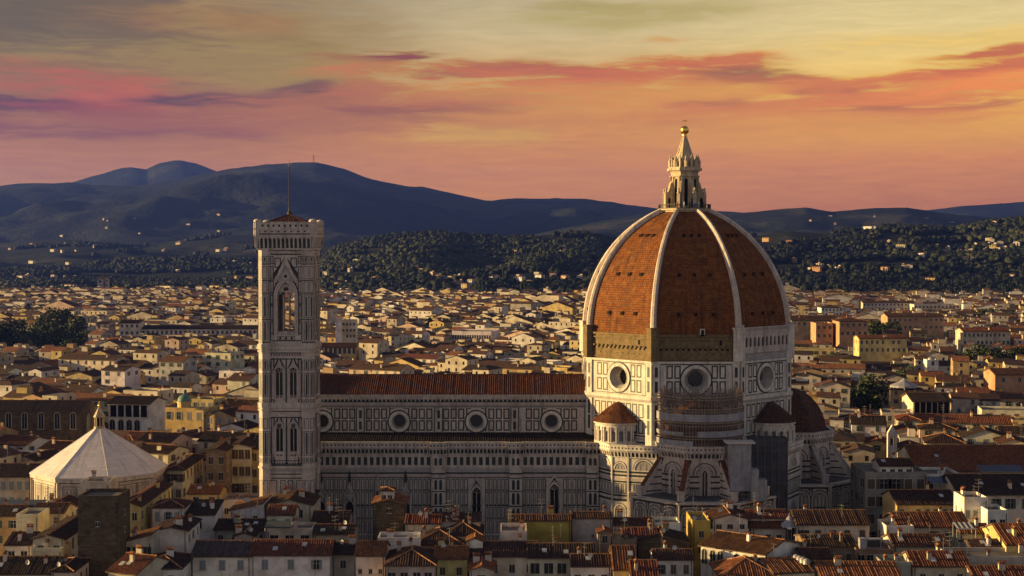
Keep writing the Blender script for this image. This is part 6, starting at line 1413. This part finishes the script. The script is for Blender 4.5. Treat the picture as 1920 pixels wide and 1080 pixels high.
def district(rot, p0, p1, Y0, Y1, seed):
    rg = random.Random(seed); ct, s_ = math.cos(R(rot)), math.sin(R(rot)); span = 1500
    v = -span; row = 0
    while v < span:
        d = rg.uniform(9, 14); u = -span + rg.uniform(0, 15); n = 0; run = rg.randint(4, 8)
        hrow = rg.uniform(-1.5, 1.5)
        while u < span:
            w_ = rg.uniform(20, 34) if rg.random() < .12 else rg.uniform(6, 15.5); cu, cv = u + w_/2, v + d/2
            X, Y = cu*ct - cv*s_, 1000 + cu*s_ + cv*ct
            u += w_ + .05; n += 1
            if n >= run: u += rg.uniform(5, 8); n = 0; run = rg.randint(4, 8)
            hh = rg.gauss(17, 3.0) + hrow - max(0, (Y-1100)/500); rf = rg.choices(('gx','gy','hip','flat'), (46, 34, 8, 12))[0]; sk = rg.random()
            wl_ = rg.choices(('cream','white','yellow','beige','ochre','pink','grey'), (34, 20, 14, 16, 7, 5, 4))[0]; tl_ = rg.choices(('brown','dark','red','orange'), (46, 32, 15, 7))[0]; pt = rg.uniform(14, 20)
            if not (Y0 < Y < Y1) or sk < .05: continue
            if not p0 <= X/Y*FPX + 960 < p1: continue
            if ground_z(X, Y) > 6: continue
            if blocked(X, Y, max(w_, d)/2*.9): continue
            hh = fit(X, Y, w_, hh, (min(w_,d)/2 if rf != 'flat' else 1)*.32)
            if hh < 4: continue
            cells.append((X, Y, w_, d, hh, rot + rg.uniform(-1.5, 1.5), rf, wl_, tl_, pt))
        v += d + (rg.uniform(5.5, 8) if row % 3 == 2 else rg.uniform(.3, 2.5)); row += 1
district(-19, -260, 600, 405, 2100, 1); district(-27, 600, 1150, 455, 1950, 2); district(-11, 1150, 2150, 405, 1950, 3)
def score(c):
    px, py = proj((c[0], c[1], c[4])); vis = not hidden(px, py)
    return (c[2]*(c[3]*.35+3.5))/(c[1]**2) if vis and 0 < px < 1920 and py < 960 else 0
cells.sort(key=score, reverse=True)
BUDGET = 300 - sum(1 for h_ in HOUSES if h_[0].name.split('.')[0] == 'house')
rest = []; made = 0
for c in cells:
    X, Y, w_, d, hh, rot, rf, wl_, tl_, pt = c
    if made < BUDGET and score(c) > 0:
        px, py = proj((X, Y, hh)); lab = hlabel(px, py, 'long ' if w_ > 15.5 else 'small ' if w_ < 10.5 else '', wl_, tl_, rf)
        if lab:
            k = random.choice('ndgbGd'); n = max(1, int(w_/4.2)); wn = [('f', n, 2, k, 2.3, 1.15, 1.75)]
            if X > 20: wn.append(('l', max(1, int(d/5)), 1, k, 2.3, 1.1, 1.7))
            elif X < -20: wn.append(('r', max(1, int(d/4.5)), 1, k, 2.3, 1.1, 1.7))
            house(lab, (X, Y), w_, d, hh, rot, rf, wl_, tl_, wn, pitch=pt, rolls=.55 if Y < 560 else 0, chim=1 if Y < 750 else 0, ant=random.choice((0,1)) if Y < 700 else 0, over=.55, group='houses of the old town'); made += 1; continue
    rest.append(c)
# villas and farmhouses on the hills
def hit_ground(px, py, Y0=1700, Y1=5200, gz=None):
    gz = gz or ground_z
    Y = Y0
    while Y < Y1:
        p = at(px, py, Y)
        if p.z <= gz(p.x, Y)+.1: return p
        Y += 12 if Y < 5200 else 40
    return None
VILLAS = [(873,548,14,16,'yellow','hip','square tower villa on the wooded hill between bell tower and dome'),(884,532,12,9,'cream','gx','small villa just above the square tower villa'),(634,538,10,9,'yellow','gx','small yellow villa in the woods right of the bell tower'),(706,527,22,9,'ochre','gx','long ochre villa in the woods right of the bell tower'),(612,514,14,7,'beige','gx','pale villa high beside the bell tower'),
 (856,514,30,8,'cream','gx','long cream villa on the middle slope'),(846,523,10,7,'yellow','gx','little yellow villa below the long cream villa'),(974,527,24,8,'white','gx','white villa left of the dome on the slope'),(1012,522,18,8,'white','hip','white hipped villa near the dome on the slope'),(925,525,14,7,'white','gx','white villa left of the white villa pair'),(918,504,16,9,'pink','gx','pink villa high on the middle slope'),(1060,523,16,8,'ochre','gx','ochre villa nearest the dome on its left'),
 (983,580,22,12,'orange','hip','orange hipped villa at the edge of the town left of the dome'),(1087,573,18,16,'ochre','hip','tall ochre villa touching the dome on its left'),(1437,452,22,10,'ochre','gx','large ochre villa on the ridge right of the dome'),(1480,457,16,9,'orange','gx','orange villa right of the large ochre ridge villa'),(1532,508,20,10,'orange','gx','orange villa with trees on the right slope'),(1500,428,10,7,'cream','gx','tiny cream villa up on the right ridge'),
 (1628,430,30,10,'white','gx','white villa on the far right ridge'),(1690,463,26,8,'beige','gx','beige farmhouse on the upper right slope'),(1728,481,20,9,'white','gx','white villa halfway up the right slope'),(1815,488,30,9,'cream','hip','cream villa on the right slope towards the edge'),(1862,466,18,8,'yellow','gx','yellow villa near the right edge, high up'),(1745,530,22,10,'yellow','gx','yellow villa low on the right slope'),(1660,508,18,9,'orange','gx','small orange villa low on the right slope'),(1895,522,20,9,'cream','gx','cream villa by the right edge, low'),(1580,448,16,8,'white','gx','white farmhouse on the right slope below the ridge'),
 (312,547,44,12,'cream','gx','large pale villa complex below the left hills'),(276,553,26,12,'cream','gx','cream villa left of the large pale complex'),(130,541,50,9,'beige','gx','long beige villa on the left plain'),(406,546,40,12,'yellow','gx','long yellow villa left of the bell tower'),(470,528,24,14,'ochre','hip','ochre villa beside the bell tower on its left'),(358,541,20,10,'white','gx','white villa right of the large pale complex'),(230,552,20,9,'cream','gx','small cream villa left of the cream villa'),(40,522,30,9,'beige','gx','beige villa at the far left below the hills'),
 (100,470,26,8,'beige','gx','lone farmhouse on the left mountain foot'),(180,462,22,8,'white','gx','white farmhouse on the left mountain slope'),(410,470,24,8,'beige','gx','farmhouse on the slope left of the bell tower'),(440,492,20,8,'cream','gx','cream farmhouse lower left of the bell tower top'),(60,492,24,8,'white','gx','white farmhouse on the far left slope')]
vp = []
for px, py, w_, hh, wl_, rf, lab in VILLAS:
    p = hit_ground(px, py+3)
    if p is None: continue
    z = max(0, ground_z(p.x, p.y)); 
    w_ *= .72; o = house(lab, (p.x, p.y), w_, 9, hh*.9, random.uniform(-48, -28), rf, wl_, random.choice(('brown','red')), [('f', max(2, int(w_/4)), 2 if hh > 10 else 1, 'd', 2.8, 1.4, 2.0, 4)], rolls=0, pitch=15, extras=False, name='villa', cat='villa', group='villas on the hillsides')
    o.location.z = z + 1.0; vp.append((p.x, p.y, w_))
hg_ = random.Random(31); ZO = {}
for n in range(182):
    if n >= 150:
        p = hit_ground(hg_.uniform(0, 470) if n < 174 else hg_.uniform(1500, 1920), hg_.uniform(410, 520) if n < 174 else hg_.uniform(396, 430), 2600, 8500, ground_all)
        if p is None: continue
        X, Y = p.x, p.y
    elif n < 95: a, b, w0 = hg_.choice(vp); X, Y = a + hg_.gauss(0, 34), b + hg_.uniform(-10, 60)
    else:
        p = hit_ground(hg_.uniform(0, 1920), hg_.choice((hg_.uniform(455, 560), hg_.uniform(500, 560))))
        if p is None: continue
        X, Y = p.x, p.y
    z = ground_all(X, Y)
    if Y < 1980 or hidden(*proj((X, Y, z+5))): continue
    c = (X, Y, hg_.uniform(6, 15)*(1 if Y < 4500 else 1.3), 8, z + hg_.uniform(4, 7), hg_.uniform(-55, -15), hg_.choice(('gx','gy','hip')), hg_.choice(('beige','grey','ochre','cream','pink')), hg_.choice(('brown','red','dark')), 16)
    rest.append(c); vp.append((X, Y, 7))
mb = MB(); WK, TK = list(WALLC), list(TILEC); WM = [fixed('town_wall_'+k, 's', tuple(v*.86 for v in WALLC[k])) for k in WK]; TM = [fixed('town_tile_'+k, 't', tuple(v*1.25 for v in TILEC[k])) for k in TK]; IW = len(WK)+len(TK); rg = random.Random(4)
for X, Y, w_, d, hh, rot, rf, wl_, tl_, pt in rest:
    ct, s_ = math.cos(R(rot)), math.sin(R(rot)); x, y = w_/2, d/2; tp = math.tan(R(pt)); wi, ti = WK.index(wl_), len(WK)+TK.index(tl_)
    P = lambda a, b, z: (X+a*ct-b*s_, Y+a*s_+b*ct, z)
    B = [(-x,-y),(x,-y),(x,y),(-x,y)]
    for i in range(4): a, b = B[i], B[(i+1) % 4]; mb.face([P(*a,0),P(*b,0),P(*b,hh),P(*a,hh)], wi)
    o = .5; e = hh - o*tp + .2
    if rf == 'gx':
        t = hh+y*tp; mb.face([P(-x-.3,-y-o,e),P(x+.3,-y-o,e),P(x+.3,0,t+.2),P(-x-.3,0,t+.2)], ti); mb.face([P(x+.3,y+o,e),P(-x-.3,y+o,e),P(-x-.3,0,t+.2),P(x+.3,0,t+.2)], ti)
        for s in (-1, 1): mb.face([P(s*x,-y,hh),P(s*x,y,hh),P(s*x,0,t)], wi)
    elif rf == 'gy':
        t = hh+x*tp; mb.face([P(-x-o,y+.3,e),P(-x-o,-y-.3,e),P(0,-y-.3,t+.2),P(0,y+.3,t+.2)], ti); mb.face([P(x+o,-y-.3,e),P(x+o,y+.3,e),P(0,y+.3,t+.2),P(0,-y-.3,t+.2)], ti)
        for s in (-1, 1): mb.face([P(-x,s*y,hh),P(x,s*y,hh),P(0,s*y,t)], wi)
    elif rf == 'hip':
        t = hh+min(x,y)*tp; k = min(x,y)
        M, N = ((-(x-k),0),((x-k),0)) if x >= y else ((0,-(y-k)),(0,y-k)); C4 = [P(-x-o,-y-o,e),P(x+o,-y-o,e),P(x+o,y+o,e),P(-x-o,y+o,e)]; m_, n_ = P(*M,t), P(*N,t)
        for q in (((C4[0],C4[1],n_,m_),(C4[1],C4[2],n_),(C4[2],C4[3],m_,n_),(C4[3],C4[0],m_)) if x >= y else ((C4[0],C4[1],m_),(C4[1],C4[2],n_,m_),(C4[2],C4[3],n_),(C4[3],C4[0],m_,n_))): mb.face(q, ti)
    else:
        mb.face([P(*b,hh) for b in B], IW+1); t = hh+2.6
        if rg.random() < .6:
            a0, b0 = rg.uniform(-.5,0)*x, rg.uniform(-.4,.2)*y; Q = [(a0,b0),(a0+x*.7,b0),(a0+x*.7,b0+y*.6),(a0,b0+y*.6)]
            for i in range(4): mb.face([P(*Q[i],hh),P(*Q[(i+1)%4],hh),P(*Q[(i+1)%4],t),P(*Q[i],t)], wi)
            mb.face([P(*q,t) for q in Q], ti)
    if Y < 1350:
        n = max(1, int(w_/4)); 
        for r_ in range(1 if Y > 900 else 2):
            for i in range(n):
                a = -x+w_*(i+.5)/n; z = hh-2.4-r_*3.4; mb.face([P(a-.5,-y-.03,z),P(a+.5,-y-.03,z),P(a+.5,-y-.03,z+1.6),P(a-.5,-y-.03,z+1.6)], IW)
            for s in (-1, 1):
                q = s*(x+.03)
                for b in (-y*.45, y*.45): z = hh-2.4-r_*3.4; mb.face([P(q,b-.5,z),P(q,b+.5,z),P(q,b+.5,z+1.6),P(q,b-.5,z+1.6)], IW)
    if rg.random() < .32 and rf != 'flat' and hh > 11:
        a0, b0 = rg.uniform(-.6,.1)*x, rg.uniform(-.5,.1)*y; Q = [(a0,b0),(a0+rg.uniform(2.5,5),b0)]; Q += [(Q[1][0],b0+3.5),(a0,b0+3.5)]; za = t+rg.uniform(.6,2.2)
        for i in range(4): mb.face([P(*Q[i],hh),P(*Q[(i+1)%4],hh),P(*Q[(i+1)%4],za),P(*Q[i],za)], WK.index(rg.choice(('white','cream','cream','yellow','beige'))) if i == 0 else wi)
        mb.face([P(Q[0][0]-.3,Q[0][1]-.3,za+.02),P(Q[1][0]+.3,Q[1][1]-.3,za+.02),P(Q[2][0]+.3,Q[2][1]+.3,za+.5),P(Q[3][0]-.3,Q[3][1]+.3,za+.5)], ti)
    if rg.random() < .5 and Y < 1300 and rf != 'flat':
        a, b = rg.uniform(-.6,.6)*x, rg.uniform(-.6,.6)*y; zb = hh; Q = [(a-.45,b-.35),(a+.45,b-.35),(a+.45,b+.35),(a-.45,b+.35)]; zt = t+.9
        for i in range(4): mb.face([P(*Q[i],zb),P(*Q[(i+1)%4],zb),P(*Q[(i+1)%4],zt),P(*Q[i],zt)], wi)
        mb.face([P(*q,zt) for q in Q], ti)
tagged(mb.build('distant_houses', WM + TM + [glass(), fixed('town_flat_roof', 's', (.17,.15,.13))]), 'dense far-off sea of tile-roofed town houses spreading to the hills', 'houses', kind='stuff')

# ------------------------------------------------------------------ trees
def crownmesh(seed, kind):
    rg = random.Random(seed); V, F, M = [], [], []
    cl = []
    for i in range(26 if kind == 'round' else 16):
        if kind == 'cypress': z = rg.uniform(.05, .97); r = .13*(1-z)**.6*rg.uniform(.2, .8); a = rg.uniform(0, 6.3); cl.append((r*math.cos(a), r*math.sin(a), z, .07+.05*(1-z)))
        elif kind == 'pine': a = rg.uniform(0, 6.3); r = .45*math.sqrt(rg.random()); cl.append((r*math.cos(a), r*math.sin(a), .78+rg.uniform(-.05,.1)*(1-r), .14))
        else:
            a = rg.uniform(0, 6.3); zz_ = rg.uniform(-1, 1); r = math.sqrt(1-zz_*zz_)*rg.uniform(.45, 1)
            cl.append((.36*r*math.cos(a), .36*r*math.sin(a), .62+.30*zz_, rg.uniform(.10, .19)))
    for (cx, cy, cz, cr) in cl:
        tone = rg.choices((0,1,2), (5,4,2))[0]
        for j in range(40):
            d = Vector((rg.gauss(0,1), rg.gauss(0,1), rg.gauss(0,1))).normalized(); p = Vector((cx,cy,cz)) + d*cr*rg.uniform(.55, 1.08)
            n = (d + Vector((rg.gauss(0,.5), rg.gauss(0,.5), rg.gauss(0,.5)))).normalized(); a = n.orthogonal().normalized(); b = n.cross(a); s = rg.uniform(.022, .042)
            i = len(V); V += [tuple(p+a*s), tuple(p+b*s*.7), tuple(p-a*s), tuple(p-b*s*.7)]; F.append((i,i+1,i+2,i+3)); M.append(tone)
    me = bpy.data.meshes.new('crown'); me.from_pydata(V, [], F)
    for f_ in fol: me.materials.append(f_())
    me.polygons.foreach_set('material_index', M); return me
def trunkmesh(kind):
    mb = MB(); h = .8 if kind == 'pine' else .55; mb.tube((0,0,0),(.01,0,h*.6),.035,7,0,.026); mb.tube((.01,0,h*.6),(0,.01,h),.026,7,0,.012)
    for k in range(5): a = k*1.3; mb.tube((0,0,h*(.55+.07*k)),(.22*math.cos(a),.22*math.sin(a),h*(.8+.07*k)),.016,5,0,.006)
    me = bpy.data.meshes.new('trunk'); me.from_pydata(mb.v, [], mb.f); me.materials.append(bark()); return me
CR = {k: [crownmesh(i*7+j, k) for j in range(4)] for i, k in enumerate(('round','cypress','pine'))}; TK_ = {k: trunkmesh(k) for k in CR}
random.seed(3)
for X, Y, h, k in TREES:
    kind = 'cypress' if k == 3 else 'round'; px, py = proj((X, Y, h*.7))
    nm = {0:'dark round tree',1:'green leafy tree',2:'small pale green tree',3:'slim dark cypress'}[k]; lab = None
    for skip in range(4):
        for pre in ('', 'tall ' if h > 16 else 'low ', 'thick ', 'bushy '):
            t = pre + nm + ' ' + where(px, py, skip)
            if t not in USED and len(t.split()) <= 16: lab = t; break
        if lab: break
    USED.add(lab); r = bpy.data.objects.new('cypress' if k == 3 else 'tree', None); COL.objects.link(r); r.location = (X, Y, 0); s = h*random.uniform(.92, 1.08); r.scale = (s*random.uniform(.9,1.15), s*random.uniform(.9,1.15), s); r.rotation_euler = (0,0,random.uniform(0,6))
    tagged(r, lab, 'tree', 'trees among the town houses'); link('trunk', TK_[kind], r); link('crown', random.choice(CR[kind]), r)
p = hit(1576, 962, 19.3); r = thing('roof_shrub', 'green bush on the roof terrace of the striped cream house', 'shrub', p); r.scale = (3.4,3,3); link('trunk', TK_['round'], r, (0,0,-.2)); link('crown', CR['round'][1], r, (0,0,-.35))

# woods on the plain's edge and the near hills
def ico():
    t = (1+5**.5)/2; V = [(-1,t,0),(1,t,0),(-1,-t,0),(1,-t,0),(0,-1,t),(0,1,t),(0,-1,-t),(0,1,-t),(t,0,-1),(t,0,1),(-t,0,-1),(-t,0,1)]
    F = [(0,11,5),(0,5,1),(0,1,7),(0,7,10),(0,10,11),(1,5,9),(5,11,4),(11,10,2),(10,7,6),(7,1,8),(3,9,4),(3,4,2),(3,2,6),(3,6,8),(3,8,9),(4,9,5),(2,4,11),(6,2,10),(8,6,7),(9,8,1)]
    V = [Vector(v).normalized() for v in V]; C = {}; G = []
    def mid(a, b):
        k = (min(a,b), max(a,b))
        if k not in C: V.append(((V[a]+V[b])/2).normalized()); C[k] = len(V)-1
        return C[k]
    for a, b, c in F: x, y, z = mid(a,b), mid(b,c), mid(c,a); G += [(a,x,z),(b,y,x),(c,z,y),(x,y,z)]
    return np.array([tuple(v) for v in V]), np.array(G)
IV, IF = ico(); rn = np.random.default_rng(5)
BL = [IV*(1+rn.uniform(-.32,.32,(len(IV),1))) for _ in range(8)]
wood = [lambda: foliage('wood_dark', (0.0050,0.0086,0.0043), (0.0086,0.0137,0.0058)), lambda: foliage('wood_mid', (0.0115,0.0173,0.0065), (0.0216,0.0274,0.0094)), lambda: foliage('wood_light', (0.0324,0.0360,0.0130), (0.0504,0.0504,0.0187))]
def woods(name, label, spots):
    V, F, M = [], [], []; o = 0
    for (X, Y, z, r, h, tone) in spots:
        v = BL[rn.integers(8)]*np.array([r, r, h*.5]); a = rn.uniform(0, 6.28); c_, s_ = math.cos(a), math.sin(a)
        v = np.stack([v[:,0]*c_-v[:,1]*s_+X, v[:,0]*s_+v[:,1]*c_+Y, v[:,2]+z+h*.45], 1); V.append(v); F.append(IF+o); M.append(np.full(len(IF), tone)); o += len(v)
    tagged(npmesh(name, np.concatenate(V), np.concatenate(F), [f_() for f_ in wood], np.concatenate(M), smooth=True), label, 'forest', kind='stuff')
spots = []; rg = random.Random(8); tries = 0
while len(spots) < 29000 and tries < 140000:
    tries += 1; px = rg.uniform(-120, 2040); Y = 1720 + (3420-1720)*rg.random()**1.1; X = (px-960)/FPX*Y
    edge = 1950 + 60*math.sin(px*.021) + 40*math.sin(px*.057) + (130 if px < 600 else 0)
    if Y < edge and noise.noise(Vector((X/90, Y/90, 2))) < .25: continue
    z = max(0.0, hillC(X, Y))
    nz = noise.noise(Vector((X/170, Y/230, 7))) + .5*noise.noise(Vector((X/60, Y/70, 3)))
    big = noise.noise(Vector((X/380, Y/520, 5)))
    if nz < -.34 - (.12 if z < 20 else 0) + (.12 if Y > 2900 else 0) or (big < -.40 and Y > 2750): continue
    if px < 560 and nz < .0: continue
    if px > 1480 and Y > 2450 and noise.noise(Vector((X/260, Y/110, 9))) > .22: continue
    if any(abs(X-a)*1.0 < b_ *.9+4 and -48 < Y-b < 7 for a, b, b_ in vp): continue
    cyp = rg.random() < .16; q = rg.random(); h = rg.uniform(12, 17) if cyp else rg.uniform(6, 11) + 3*q; r = rg.uniform(1.3,1.9) if cyp else 3.2 + 5.5*q
    tone = 0 if cyp else (0 if rg.random() < .52 - big*1.5 else 1 if rg.random() < .93 - big*.3 else 2); spots.append((X, Y, z, r, h, tone))
    if not cyp and Y < 2500: spots.append((X+rg.uniform(-3,3), Y+rg.uniform(-2,2), z+h*.25, r*.62, h*.7, min(2, tone+rg.choice((0,1))) ))
woods('hill_woods', 'dark green woods covering the near hills and the plain beyond the town', spots)
spots = []; tries = 0
while len(spots) < 3600 and tries < 60000:
    tries += 1; px = rg.uniform(-140, 1150); Y = rg.uniform(3000, 5050); X = (px-960)/FPX*Y
    if hillC(X, Y) > lefth(X, Y)-2 and px > 420: continue
    nz = noise.noise(Vector((X/420, Y/420, 1))) + .6*noise.noise(Vector((X/120, Y/120, 4)))
    if nz < .10 + (Y-3000)*.00012: continue
    h = rg.uniform(8, 13); spots.append((X, Y, max(0, lefth(X, Y)), rg.uniform(4, 8), h, 0 if rg.random() < .8 else 1))
woods('foothill_woods', 'scattered dark woods on the foothills at the left', spots)
# two old church towers at the foot of the left hills, and the mast on the mountain
for i, (px, y0, y1, wd) in enumerate(((189, 520, 548, 8), (201, 518, 546, 4.5))):
    Y = 2250; a = at(px, y0, Y); t = thing('church_tower', ('stout stone church tower on the left plain with a pointed top', 'slim stone tower right beside the stout church tower')[i], 'tower', (a.x, Y, 0))
    m = MB(); m.box((a.x-wd/2,Y-wd/2,0),(a.x+wd/2,Y+wd/2,a.z-3)); f = FR(m, (a.x, Y-wd/2), (0,-1))
    for z in (a.z-8, a.z-15): f.poly(arch(0, z, wd*.4, z+2.5), .05, 1)
    m.build('shaft', [fixed('tower_plaster', 's', (.42,.36,.28)), void()], t); m = MB(); m.prism([(a.x-wd/2-.4,Y-wd/2-.4),(a.x+wd/2+.4,Y-wd/2-.4),(a.x+wd/2+.4,Y+wd/2+.4),(a.x-wd/2-.4,Y+wd/2+.4)], a.z-3, a.z+2, 0, False, True, [(a.x-.1,Y-.1),(a.x+.1,Y-.1),(a.x+.1,Y+.1),(a.x-.1,Y+.1)]); m.build('roof', tile(), t, color=(.2,.09,.05))
a, b = at(588, 308, 8560), at(588, 291, 8560); t = thing('radio_mast', 'thin radio mast on top of the main mountain', 'mast', a); m = MB()
for s in (-1, 1):
    for q in (-1, 1): m.tube((a.x+s*3,a.y+q*3,a.z-20),(a.x+s*1.4,a.y+q*1.4,b.z),.7,4)
m.tube((a.x,a.y,b.z-16),(a.x,a.y,b.z+6),1.0,5); m.build('mast_lattice', iron(), t)

# ------------------------------------------------------------------ haze: one even body of air over the whole valley
m = MB(); m.box((-16500,-300,-3),(16500,HFAR,HTOP)); hz = m.build('haze', mat('haze', lambda t: None)); tagged(hz, kind='stuff')
hm = MATS['haze'].node_tree; hm.nodes.clear(); ho = hm.nodes.new('ShaderNodeOutputMaterial'); hv = hm.nodes.new('ShaderNodeVolumePrincipled')
hv.inputs['Color'].default_value = (.086, .158, .72, 1); hv.inputs['Density'].default_value = HAZE; hv.inputs['Anisotropy'].default_value = .55
hm.links.new(hv.outputs[0], ho.inputs['Volume'])
